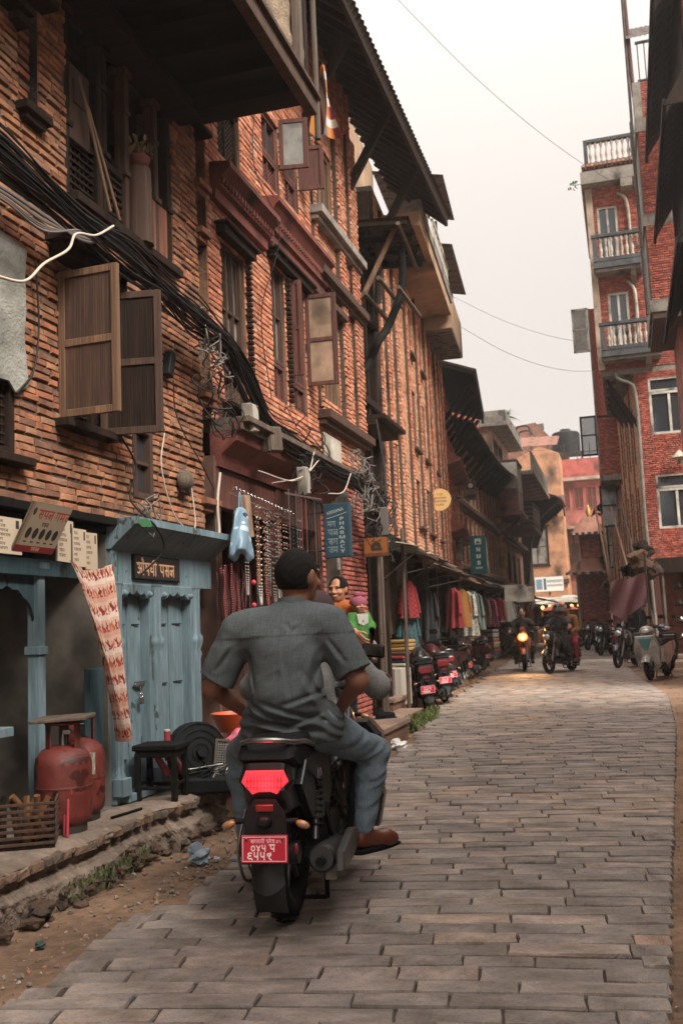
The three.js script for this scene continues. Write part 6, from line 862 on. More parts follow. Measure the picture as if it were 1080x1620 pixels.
// woman with a baby by the bead shop
{
  const J = { hip: [0, .93, 0], waist: [0, 1.04, 0], chest: [0, 1.18, 0], neck: [0, 1.4, .0], head: [0, 1.52, .01], shL: [-.16, 1.33, 0], elL: [-.25, 1.1, -.02], wrL: [-.08, 1.06, -.2], shR: [.16, 1.33, 0], elR: [.26, 1.12, -.06], wrR: [.2, 1.06, -.26], hipL: [-.09, .88, 0], knL: [-.09, .48, -.02], anL: [-.09, .08, 0], toL: [-.1, .03, -.16], hipR: [.09, .88, 0], knR: [.09, .48, -.02], anR: [.09, .08, 0], toR: [.1, .03, -.16] };
  const tint = cloth(.58, .15, .025);
  const w = person('smiling woman in an orange top standing by the bead shop holding a baby', J, { pos: [-2.7, .13, -9.15], turn: rad(180 - 8), skin: [.36, .16, .085], cell: .014, sleeve: 1.75, shirt: tint, trousers: cloth(.02, .022, .025), smile: true, yaw: rad(0), hem: .82, curl: .9, hairThick: .013 }); mesh('hair_bun', sp(.05, 0, 1.53, .13), hairMat, w);
  const B = { hip: [.0, .0, 0], waist: [0, .06, 0], chest: [0, .13, 0], neck: [0, .22, 0], head: [0, .3, -.01], shL: [-.07, .19, 0], elL: [-.11, .1, -.04], wrL: [-.08, .04, -.11], shR: [.07, .19, 0], elR: [.11, .1, -.04], wrR: [.08, .04, -.11], hipL: [-.05, -.02, 0], knL: [-.07, -.08, -.1], anL: [-.07, -.19, -.08], toL: [-.07, -.22, -.15], hipR: [.05, -.02, 0], knR: [.07, -.08, -.1], anR: [.07, -.19, -.08], toR: [.07, -.22, -.15] };
  const b = person('baby in a green and white top and pink knotted hat carried by the woman', B, { pos: [-2.45, 1.19, -8.98], turn: rad(180 + 40), skin: [.42, .2, .12], cell: .011, bulk: .55, headSize: .72, sleeve: 1.5, shirt: cloth(.1, .34, .07), trousers: cloth(.4, .3, .3), hem: -.06, noHair: true, fold: .5 });
  const hat = mesh('hat', [at(new THREE.SphereGeometry(.085, 18, 10, 0, 2 * PI, 0, PI * .55), 0, .32, 0, -.25, 0, 0)], cloth(.5, .13, .19), b); mesh('hat_knot', [sp(.028, .02, .4, -.04, [1.3, 1, .8]), sp(.024, -.03, .395, -.05, [1.2, .9, .8])], cloth(.5, .13, .19), hat); mesh('bib', at(poly([[-.06, .0], [.06, 0], [.05, -.09], [0, -.11], [-.05, -.09]], .008), 0, .215, -.085, .15), cloth(.7, .66, .6), b);
}
// riders coming up the street, walkers far off
const RJ = (lean = 0) => ({ hip: [0, .78, -.4], waist: [0, .94, -.42], chest: [0, 1.12, -.46 - lean], neck: [0, 1.35, -.5 - lean], head: [0, 1.47, -.53 - lean], shL: [-.19, 1.24, -.48 - lean], elL: [-.32, 1.06, -.62], wrL: [-.32, 1.02, -.84], shR: [.19, 1.24, -.48 - lean], elR: [.32, 1.06, -.62], wrR: [.32, 1.02, -.84], hipL: [-.1, .78, -.42], knL: [-.24, .62, -.8], anL: [-.2, .28, -.68], toL: [-.22, .22, -.88], hipR: [.1, .78, -.42], knR: [.24, .62, -.8], anR: [.2, .28, -.68], toR: [.22, .22, -.88] });
const onBike = (b) => ({ pos: [b.position.x, 0, b.position.z], turn: b.rotation.y, cell: .024, far: true, thL: [1, -.3, 0], thR: [-1, -.3, 0], hdL: [0, -.1, -1], hdR: [0, -.1, -1], curl: .9 });
person('bareheaded rider in a dark jacket on the oncoming motorbike with the lit headlight', RJ(), { ...onBike(ON1), sleeve: 1.8, shirt: cloth(.04, .035, .03), trousers: cloth(.03, .03, .03) });
{ const r = person('rider in a dark vest and black helmet on the oncoming motorbike', RJ(.03), { ...onBike(ON2), sleeve: .6, shirt: cloth(.12, .12, .13), trousers: cloth(.02, .02, .025), noHair: true }); const hm = mesh('helmet', [at(new THREE.SphereGeometry(.15, 20, 14), 0, 1.5, -.54, 0, 0, 0, [.95, 1.05, 1.08])], M.blackGloss, r); mesh('visor', at(new THREE.SphereGeometry(.152, 16, 8, PI, PI, 1.25, .6), 0, 1.5, -.545, 0, 0, 0, [.95, 1.05, 1.08]), M.glassPale, hm); }
{ const J = RJ(); for (const k of Object.keys(J)) J[k] = [J[k][0], J[k][1] + .04, J[k][2] + .42]; J.wrL = [-.16, .95, -.3]; J.elL = [-.24, 1.0, -.1]; J.wrR = [.16, .95, -.3]; J.elR = [.24, 1.0, -.1]; J.knL = [-.3, .66, -.38]; J.anL = [-.3, .3, -.34]; J.toL = [-.3, .25, -.52]; J.knR = [.3, .66, -.38]; J.anR = [.3, .3, -.34]; J.toR = [.3, .25, -.52]; person('passenger in a mustard top and pink trousers behind the helmeted rider', J, { ...onBike(ON2), sleeve: 1.6, shirt: cloth(.42, .17, .04), trousers: cloth(.42, .03, .07), hairThick: .016 }); }
const WJ = (s) => ({ hip: [0, .92, 0], waist: [0, 1.05, 0], chest: [0, 1.22, 0], neck: [0, 1.45, 0], head: [0, 1.57, 0], shL: [-.18, 1.36, 0], elL: [-.24, 1.1, .03 * s], wrL: [-.23, .88, -.08 * s], shR: [.18, 1.36, 0], elR: [.24, 1.1, -.03 * s], wrR: [.23, .88, -.1 * s], hipL: [-.09, .88, 0], knL: [-.1, .48, -.12 * s], anL: [-.1, .09, .02 * s], toL: [-.1, .03, -.14 + .05 * s], hipR: [.09, .88, 0], knR: [.1, .48, .05 * s], anR: [.1, .1, .2 * s], toR: [.1, .04, .02 + .1 * s] });
[['man in a dark green jacket walking far down the street', -3.95, -50, 8, [.03, .05, .045], [.02, .02, .025]], ['man in dark blue walking beside the green jacket far off', -3.3, -47, -10, [.03, .035, .06], [.015, .015, .02]], ['woman in a white top by the far left shops', -4.25, -44, 30, [.45, .43, .4], [.04, .03, .05]], ['man in a brown jacket standing under the far awning', -4.6, -55, 170, [.12, .06, .035], [.03, .03, .03]]].forEach(([l, x, z, a, s, t], i) => person(l, WJ(i % 2 ? 1 : -1), { pos: [x, 0, z], turn: rad(a), cell: .03, far: true, sleeve: 1.85, shirt: cloth(...s), trousers: cloth(...t), group: undefined }));
// ---------------------------------------------------------------- things along the street
const L = (u, v, off = 0) => [LX + off, v, -u];
// overhead cables: one thick bundle, loose ones told apart
{
  const path = [[3.0, 3.78], [4.03, 3.74], [4.73, 3.66], [5.32, 3.65], [5.84, 3.61], [6.34, 3.57], [6.92, 3.52], [7.31, 3.33], [7.72, 3.09], [8.54, 2.99], [9.77, 2.92], [11.07, 2.9], [11.8, 2.55]];
  const g = [];
  for (let i = 0; i < 46; i++) { const a = rr(0, 6.28), r = rr(.0, .1), sag = rr(-.05, .12), ph = rr(0, 6); g.push(tu(path.map(([u, v], k) => { const loose = k % 2 ? 1.5 : .7; return L(u + rr(-.05, .05), v + Math.sin(a) * r * loose - sag * Math.sin(k * 1.3 + ph) * .45, .24 + Math.cos(a) * r * .8); }), rr(.004, .0085), 60, 5)); }
  stuff(tag(mesh('cable_bundle', g, M.cableBlack), 'thick sagging bundle of black cables along the left house fronts', 'cables'));
  const g2 = []; for (let i = 0; i < 14; i++) { const s = rr(-.04, .04); g2.push(tu([L(3.4, 3.4 + s * 2, .28), L(4.02, 3.5 + s, .26), L(4.4, 3.5 + s * 1.5, .25), L(4.8, 3.58 - s, .26), L(5.2, 3.66 + s, .25), L(5.9, 3.58 + s, .24)], rr(.005, .008), 40, 5)); } stuff(tag(mesh('cable_bundle', g2, M.cableGrey), 'smaller bundle of grey cables joining the thick one above the shutters', 'cables'));
  const loop = (c, n, R_, m, lab) => { const q = []; for (let i = 0; i < n; i++) { const pts = [], cu = c[0] + rr(-.25, .25) * c[3], cv = c[1] + rr(-.2, .2) * c[3], r1 = R_ * rr(.5, 1.2), r2 = R_ * rr(.4, 1.1), t0 = rr(0, 6), tl = rr(-.6, .6); for (let k = 0; k < 9; k++) { const a = t0 + k * rr(.6, .85); pts.push(L(cu + Math.cos(a) * r1, cv + Math.sin(a) * r2 + tl * k * .02, c[2] + rr(-.07, .07))); } q.push(tu(pts, rr(.004, .008), 36, 5)); } return stuff(tag(mesh('cable_tangle', q, m), lab, 'cables')); };
  loop([6.75, 3.45, .22, .8], 12, .16, M.cableGrey, 'loops of grey cable hanging from the bundle near the narrow recess'); loop([6.85, 3.1, .2, 1], 8, .2, M.cableBlack, 'black cable loops hanging below the bundle by the recess');
  loop([8.9, 2.95, .25, 1.6], 14, .14, M.cableBlack, 'black tangle of cables above the bead shop cornice'); loop([10.9, 2.85, .28, 2], 24, .2, M.cableGrey, 'dense grey cable tangle above the pharmacy sign'); loop([11.6, 2.65, .3, 2], 20, .22, M.cableBlack, 'dense black cable tangle on the pole by the yellow sign'); loop([5.85, 2.06, .12, .3], 4, .12, M.cableGrey, 'thin cable coil lying on the blue hood');
  const one = (pts, r, m, lab) => tag(mesh('power_cable', tu(pts.map(p => L(...p)), r, 60, 6), m), lab, 'cable');
  one([[3.9, 3.03, .3], [4.16, 3.09, .3], [4.33, 3.24, .3], [4.58, 3.42, .3], [4.64, 3.52, .3], [4.86, 3.6, .3], [5.07, 3.74, .3]], .008, M.cablePale, 'single pale cable looping up from the plaster patch to the bundle');
  one([[7.5, 2.6, .25], [8.3, 2.62, .28], [8.7, 2.75, .3], [8.9, 2.98, .3]], .006, M.cablePale, 'pale cable looping under the bead shop cornice'); one([[7.9, 2.55, .22], [8.5, 2.68, .3], [9.2, 2.98, .28]], .006, M.cablePale, 'second pale cable crossing the bead shop cornice'); one([[9.3, 2.62, .3], [9.8, 2.7, .32], [10.2, 2.95, .3]], .006, M.cablePale, 'short pale cable by the far end of the bead shop cornice');
  one([[6.3, 3.1, .08], [6.36, 2.9, .06], [6.5, 2.75, .06], [6.75, 2.6, .06], [7.05, 2.4, .05]], .005, M.cableBlack, 'thin black cable drooping from the black meter box'); one([[5.5, 2.6, .06], [5.75, 2.4, .06], [5.6, 2.15, .1], [5.75, 1.98, .2], [5.85, 1.85, .2], [5.75, 1.66, .06]], .007, M.cableBlack, 'black cable hanging down over the blue hood'); one([[6.2, 2.7, .05], [6.12, 2.45, .06], [6.3, 2.1, .08], [6.55, 2.05, .1], [6.6, 2.4, .06]], .005, M.cablePale, 'pale wire hanging beside the narrow window');
  one([[7.15, 2.55, .06], [7.08, 2.3, .06], [7.05, 2.05, .08], [6.95, 1.95, .1]], .012, M.cablePale, 'pale conduit curving down by the end of the blue hood'); one([[8.3, 6.3, .04], [8.2, 5.6, .05], [8.35, 5.0, .22], [8.25, 4.2, .05], [8.3, 3.4, .1]], .005, M.cableBlack, 'thin black wire running down between the cornice bands'); one([[4.62, 3.4, .06], [4.66, 3.0, .05], [4.6, 2.75, .05], [4.45, 2.6, .05]], .006, M.cableBlack, 'black wire running down the edge of the plaster patch');
  one([[11.75, 2.7, .3], [12.0, 3.4, .25], [11.9, 3.9, .2], [11.8, 3.2, .3]], .01, M.cableBlack, 'thick black cable rising from the tangle by the timber house');
  // wires across the street
  const wire = (a, b, sag, lab) => { const A = V(...a), B = V(...b); tag(mesh('overhead_wire', tu([A, A.clone().lerp(B, .25).add(V(0, -sag * .75, 0)), A.clone().lerp(B, .5).add(V(0, -sag, 0)), A.clone().lerp(B, .75).add(V(0, -sag * .75, 0)), B], .006, 40, 4), M.cableGrey), lab, 'wire'); };
  wire([-3.4, 8.2, -22], [.0, 9.2, -32], .5, 'thin overhead wire from the tin sheets to the balcony house'); wire([-4.0, 10.2, -26], [-.3, 10.6, -34], .3, 'upper overhead wire crossing to the balcony house'); wire([-3.2, 12, -15], [1.6, 11.5, -25], .6, 'highest overhead wire near the eaves'); wire([-4.8, 9.5, -46], [-.6, 8.6, -38], .6, 'far overhead wire below the rooftop plant');
}
for (const [u, v, o, w, h, m, lab] of [[7.43, 3.03, .22, .17, .24, M.offwhite, 'pale cable junction box below the thick bundle'], [7.84, 2.92, .25, .2, .22, M.woodGrey, 'grey junction box hanging next to the pale one'], [8.62, 2.66, .27, .22, .26, M.offwhite, 'cream flap box hanging in front of the bead shop fascia'], [11.55, 2.55, .32, .3, .34, M.cableGrey, 'grey distribution box inside the dense cable tangle']]) { const b = thing('junction_box', lab, 'box', L(u, v, o), PI / 2 + rr(-.3, .3)); mesh('box_body', cb(w, h, .09, 0, 0, 0, .01, 0, 0, .12), m, b); mesh('lid', cb(w * .9, h * .9, .01, 0, 0, .05, .004, 0, 0, .12), m, b); mesh('cable_gland', cy(.012, .012, .05, 0, h / 2 + .02, 0), M.black, b); }
{ const b = thing('meter_box', 'slim black box hung tilted on the brick wall beside the shutters', 'box', L(6.3, 3.22, .05), PI / 2); mesh('case', cb(.08, .19, .06, 0, 0, 0, .01, 0, 0, -.3), M.black, b); mesh('clip', cb(.05, .02, .07, .02, .1, 0, .004, 0, 0, -.3), M.steel, b); }
{ const d = thing('wall_light', 'round dusty lamp bowl on the brick wall above the hood', 'lamp', L(6.5, 2.4, .04), PI / 2); mesh('bowl', at(new THREE.SphereGeometry(.085, 16, 10, 0, 2 * PI, 0, PI / 2), 0, 0, 0, PI / 2, 0, 0), M.woodGrey, d); mesh('bracket', cb(.13, .025, .03, 0, -.085, .02), M.woodDark, d); }
// ---- herb shop: signs, cloth, gas bottles
const paper = (lines, bg) => canvasMat(160, 200, (x, w, h) => { x.fillStyle = bg; x.fillRect(0, 0, w, h); x.strokeStyle = '#4a3a30'; for (let i = 0; i < lines; i++) { const y = 24 + i * (h - 30) / lines; script(x, Array.from({ length: 3 + (i * 5 % 4) }, (_, k) => ['pa', 'sa', 'ga', 'ma', 'la', 'ta'][(i + k * 2) % 6]), 16, y - 8, 16, 2.4, '#3a2c26'); } x.fillStyle = '#2c2624'; x.fillRect(w - 34, 12, 18, 46); });
const board = (name, lab, w, h, pos, tilt, m, cat = 'sign') => { const t = thing(name, lab, cat, pos, PI / 2 + (tilt[1] || 0)); t.rotation.z = 0; const c = mesh('board', cb(w, h, .012, 0, 0, 0, .003, tilt[0] || 0, 0, tilt[2] || 0), M.woodGrey, t); mesh('print', at(new THREE.PlaneGeometry(w * .98, h * .98), 0, 0, .0075, 0, 0, 0).applyMatrix4(new THREE.Matrix4().makeRotationFromEuler(new THREE.Euler(tilt[0] || 0, 0, tilt[2] || 0, 'YXZ'))), m, c, true); return t; };
board('paper_notice', 'printed notice sheet left of the tilted medicine sign', .26, .19, L(4.28, 1.82, .1), [0, 0, 0], paper(7, '#a99a86'), 'notice');
board('paper_notice', 'printed notice sheet just right of the tilted medicine sign', .16, .24, L(4.82, 1.83, .1), [0, 0, -.03], paper(7, '#a2927e'), 'notice'); board('paper_notice', 'printed notice sheet in the middle of the three together', .15, .22, L(4.95, 1.8, .11), [0, 0, 0], paper(6, '#a99883'), 'notice'); board('paper_notice', 'printed notice sheet next to the blue hood', .15, .22, L(5.09, 1.79, .1), [0, 0, .02], paper(6, '#a5947f'), 'notice');
board('medicine_sign', 'tilted cream sign with red heading and five dark ovals', .37, .28, L(4.5, 1.87, .17), [.5, 0, 0], canvasMat(370, 280, (x, w, h) => { x.fillStyle = '#a3937c'; x.fillRect(0, 0, w, h); x.fillStyle = '#8f7a5e'; x.fillRect(0, 0, 26, h); x.fillStyle = '#7b1c1c'; x.fillRect(0, h - 36, w, 36); script(x, ['sa', 'pa', 'la', 'sp', 'ga', 'ma', 'ta'], 78, 34, 54, 8, '#a3302c'); script(x, ['pa', 'sa', 'la'], 150, 106, 24, 4, '#2c2622'); for (let i = 0; i < 5; i++) { x.fillStyle = '#231d1a'; x.beginPath(); x.ellipse(66 + i * 62, 172, 22, 32, .1, 0, 7); x.fill(); x.fillRect(52 + i * 62, 218, 28, 8); } x.fillStyle = '#3a2e28'; x.beginPath(); x.ellipse(44, 50, 14, 22, 0, 0, 7); x.fill(); script(x, ['ga', 'ma', 'ta', 'la'], 150, h - 30, 22, 4, '#c4a48a'); }));
{ // printed cloth tied up at two corners, gathered to a point
  const pm = canvasMat(256, 512, (x, w, h) => { x.fillStyle = '#cfae9c'; x.fillRect(0, 0, w, h); for (let r = 0; r < 10; r++) { x.fillStyle = r % 2 ? '#dcc6b8' : '#c99a86'; x.fillRect(0, r * 52, w, 26); for (let i = 0; i < 26; i++) { const px = i * 10 + (r % 2) * 5, py = r * 52 + 26 + 6 * hash(i, r, 4); x.fillStyle = ['#8c2a22', '#a3442e', '#77211f', '#b0623c'][(i * 7 + r * 3) % 4]; x.beginPath(); x.ellipse(px, py, 2 + (i * 5 + r) % 3, 7 + (i * 3) % 9, (i % 3 - 1) * .5, 0, 7); x.fill(); x.beginPath(); x.arc(px + 3, py - 12, 2.4, 0, 7); x.fill(); x.fillRect(px - 1, py - 16, 2, 30); } } }, { k: .82 });
  const g = quadSheet(40, 70, (a, b) => { const u0_ = 4.79 + (5.5 - 4.79) * Math.pow(b, .8) * .82, u1_ = 5.25 + .17 * b, w = 1 - b, u = u0_ + (Math.max(u1_ - u0_, .05)) * a; return L(u, 1.72 - .045 * Math.sin(a * PI) * (1 - b) - 1.06 * b, .13 + (.012 + .02 * b) * Math.sin(a * 26 + b * 3) + .02 * Math.sin(a * 7 + 1)); });
  const c = mesh('hanging_cloth', g, pm, scene, true); tag(c, 'red and cream printed cloth hung by two corners beside the blue doors', 'cloth');
}
function gasBottle(label, pos, turn) {
  const red = mat(.15, .026, .018, { roughness: .55, map: TS.rust, bump: TS.roughF, bs: .0015 }), t = thing('gas_cylinder', label, 'gas cylinder', pos, turn, 'red gas cylinders outside the herb shop');
  mesh('vessel', la([[0, .02], [.1, .02], [.14, .06], [.152, .1], [.153, .235], [.157, .24], [.157, .25], [.153, .255], [.153, .36], [.145, .4], [.115, .44], [.06, .46], [0, .465]], 0, 0, 0, 32), red, t); mesh('foot_ring', la([[.118, 0], [.124, 0], [.124, .05], [.118, .05], [.118, 0]], 0, 0, 0, 28), M.iron, t);
  for (const a of [.4, 2.5, 4.6]) mesh('collar_stay', cb(.055, .15, .008, Math.cos(a) * .088, .505, Math.sin(a) * .088, .003, 0, -a + PI / 2, 0), red, t); mesh('collar_ring', to(.09, .009, 0, .58, 0, PI / 2, 0, 0, 24, 6), red, t); mesh('valve', [cy(.018, .022, .06, 0, .49, 0), cb(.05, .03, .03, .02, .53, 0)], M.steel, t); mesh('seam', to(.155, .003, 0, .245, 0, PI / 2, 0, 0, 32, 5), M.iron, t); return t;
}
gasBottle('red gas cylinder in front with a wooden board on its collar', [-3.02, .25, -4.82], .4); gasBottle('red gas cylinder standing behind the one with the board', [-3.12, .25, -5.13], 1.2);
tag(mesh('wooden_board', cb(.3, .018, .26, -3.02, .855, -4.82, .005, .02, .3, .03), M.woodGrey), 'worn board lying on the front gas cylinder', 'board');
tag(mesh('rag', at(quadSheet(8, 8, (a, b) => [(a - .5) * .05, -b * .12, .012 * Math.sin(a * 9 + b * 4)]), -2.9, .66, -4.9, 0, .6, 0), M.offwhite), 'white rag tied to the front gas cylinder', 'rag');
{ // slatted basket with firewood
  const b = thing('slatted_crate', 'low slatted crate of firewood beside the gas cylinders', 'crate', [-3.03, .25, -4.5], .5); for (const [x, z] of [[-.13, -.13], [.13, -.13], [-.13, .13], [.13, .13]]) mesh('post', span(x - .012, x + .012, 0, .24, z - .012, z + .012), M.woodDark, b); for (let k = 0; k < 7; k++) { const y = .03 + k * .032; mesh('slat', cb(.28, .016, .012, 0, y, .142, .003), M.woodMid, b); mesh('slat', cb(.012, .016, .28, .142, y, 0, .003), M.woodMid, b); mesh('slat', cb(.012, .016, .28, -.142, y, 0, .003), M.woodDark, b); } mesh('base', cb(.28, .015, .28, 0, .012, 0), M.woodDark, b);
  for (let i = 0; i < 7; i++) tag(mesh('firewood_stick', rod([-3.03 + rr(-.09, .09), .28, -4.5 + rr(-.09, .09)], [-3.03 + rr(-.1, .1), .46 + rr(0, .05), -4.5 + rr(-.1, .1)], .02, .017), wood(.28, .12, .035)), 'split firewood stick standing in the slatted crate', 'firewood', 'firewood sticks in the crate');
}
tag(mesh('red_tongs', [rod([-2.93, .26, -4.68], [-2.95, .48, -4.72], .008), rod([-2.9, .26, -4.66], [-2.93, .48, -4.72], .008), bx(.07, .03, .02, -2.94, .48, -4.72)], mat(.32, .03, .04)), 'pink red plastic tongs leaning between crate and cylinder', 'tongs');
tag(mesh('stick', rod([-2.92, .262, -5.15], [-2.86, .268, -5.4], .008), M.woodBlack), 'thin dark stick lying on the pavement by the cylinders', 'stick');
{ const t = thing('copper_pot', 'round brass pot on the blue counter', 'pot', L(4.3, .85, -.12)); mesh('pot_body', la([[0, 0], [.05, 0], [.085, .05], [.08, .1], [.05, .13], [.06, .15]], 0, 0, 0, 18), mat(.4, .24, .12, { metalness: .7, roughness: .45 }), t); mesh('lid', la([[0, .17], [.02, .16], [.058, .15]], 0, 0, 0, 16), M.steel, t); }
{ // green garment inside the dark shop
  for (const [u, off, h, lab] of [[4.62, -.5, 1.1, 'dull green cloth hanging deep inside the herb shop'], [4.45, -.6, .8, 'second dull green cloth hanging deeper in the herb shop']]) { const g = quadSheet(20, 30, (a, b) => L(u + (a - .5) * .2 * (1 + .3 * b), 1.45 - h * b, off + .03 * Math.sin(a * 15 + b))); tag(mesh('green_cloth', g, cloth(.03, .13, .105), scene, true), lab, 'cloth'); } }
{ // stool
  const s = thing('wooden_stool', 'small dark wooden stool in front of the blue doors', 'stool', [-2.94, .25, -5.83], .1); mesh('seat', [cb(.3, .035, .26, 0, .33, 0, .008), cb(.27, .05, .23, 0, .295, 0)], M.woodBlack, s); for (const [x, z] of [[-.12, -.1], [.12, -.1], [-.12, .1], [.12, .1]]) mesh('leg', cb(.035, .3, .035, x, .15, z, .005), M.woodBlack, s); for (const z of [-.1, .1]) mesh('stretcher', cb(.22, .022, .018, 0, .08, z), M.woodBlack, s); for (const x of [-.12, .12]) mesh('stretcher', cb(.018, .022, .18, x, .1, 0), M.woodBlack, s); }
{ // jumble beyond the stool: black tub lid, sieve, sticks, bag
  const at0 = [-2.78, .25, -6.2];
  const f = thing('table_fan', 'black round fan leaning among the jumble beyond the stool', 'fan', [-2.86, .25, -6.2], .9); mesh('drum', at(new THREE.CylinderGeometry(.2, .21, .09, 28), 0, .24, 0, PI / 2 - .2, 0, 0), M.black, f); for (let i = 0; i < 4; i++) mesh('ring', to(.06 + i * .045, .003, 0, .245, .055, -.2, 0, 0, 26, 5), M.black, f); mesh('motor', cy(.035, .035, .06, 0, .245, .05, PI / 2 - .2, 0, 0, 14), M.black, f); mesh('foot', cb(.22, .03, .16, 0, .015, 0), M.black, f);
  const si = thing('wire_sieve', 'square pale wire sieve leaning beside the fan', 'sieve', [-2.64, .26, -6.22], .5); si.rotation.x = -.25; mesh('sieve_frame', [cb(.02, .3, .02, -.11, .15, 0), cb(.02, .3, .02, .11, .15, 0), cb(.24, .02, .02, 0, .3, 0), cb(.24, .02, .02, 0, .01, 0)], M.woodGrey, si); mesh('mesh_sheet', lattice(.2, .28, -.1, .01, 0, .016, .0025, false), M.steel, si);
  const rt = mat(.26, .03, .035, { roughness: .5 });
  for (const [x, y, z, a, b, lab] of [[-2.98, .56, -6.0, .02, .0, 'upright red cardboard tube behind the stool'], [-2.99, .46, -5.92, .5, .2, 'leaning red cardboard tube behind the stool'], [-2.9, .45, -5.98, .7, -.3, 'red tube slanting over the stool']]) { const t = thing('red_tube', lab, 'tube', [x, y, z]); t.rotation.set(b, 0, a); mesh('tube_body', cy(.022, .022, .19, 0, 0, 0, 0, 0, 0, 14), rt, t); mesh('cap', cy(.0225, .0225, .012, 0, .1, 0, 0, 0, 0, 14), M.offwhite, t); }
  const pg = thing('plastic_bag', 'shiny pink plastic bag beside the fan', 'bag', [-2.62, .52, -6.35]); const bg = new THREE.IcosahedronGeometry(.1, 4), bp = bg.attributes.position; for (let i = 0; i < bp.count; i++) { const x = bp.getX(i), y = bp.getY(i), z = bp.getZ(i), k = .8 + .45 * Math.abs(n3(x * 22, y * 16, z * 22, 12) - .5) + (y > .05 ? -.25 : 0); bp.setXYZ(i, x * k, y * 1.15, z * k); } bg.computeVertexNormals(); mesh('bag', bg, mat(.6, .13, .17, { roughness: .3 }), pg);
  tag(mesh('orange_basin', la([[0, 0], [.1, 0], [.17, .12], [.18, .12], [.11, -.01]], -2.72, .6, -6.55, 24), mat(.45, .08, .02, { roughness: .5 })), 'orange red basin propped up by the bead shop', 'basin');
  for (let i = 0; i < 5; i++) tag(mesh('coiled_wire', tu(Array.from({ length: 8 }, (_, k) => [at0[0] + rr(-.18, .2), .27 + rr(0, .16), at0[2] + rr(-.2, .2)]), .006, 40, 5), i % 2 ? M.steel : M.black), 'stiff wire coiled on the ground below the fan', 'wire', 'coiled wires below the fan');
  const st = thing('storage_tray', 'low black tray of tools on the pavement beneath the fan', 'tray', [-2.7, .25, -6.15], .2); mesh('tray', [cb(.42, .1, .3, 0, .05, 0, .02)], M.black, st);
}
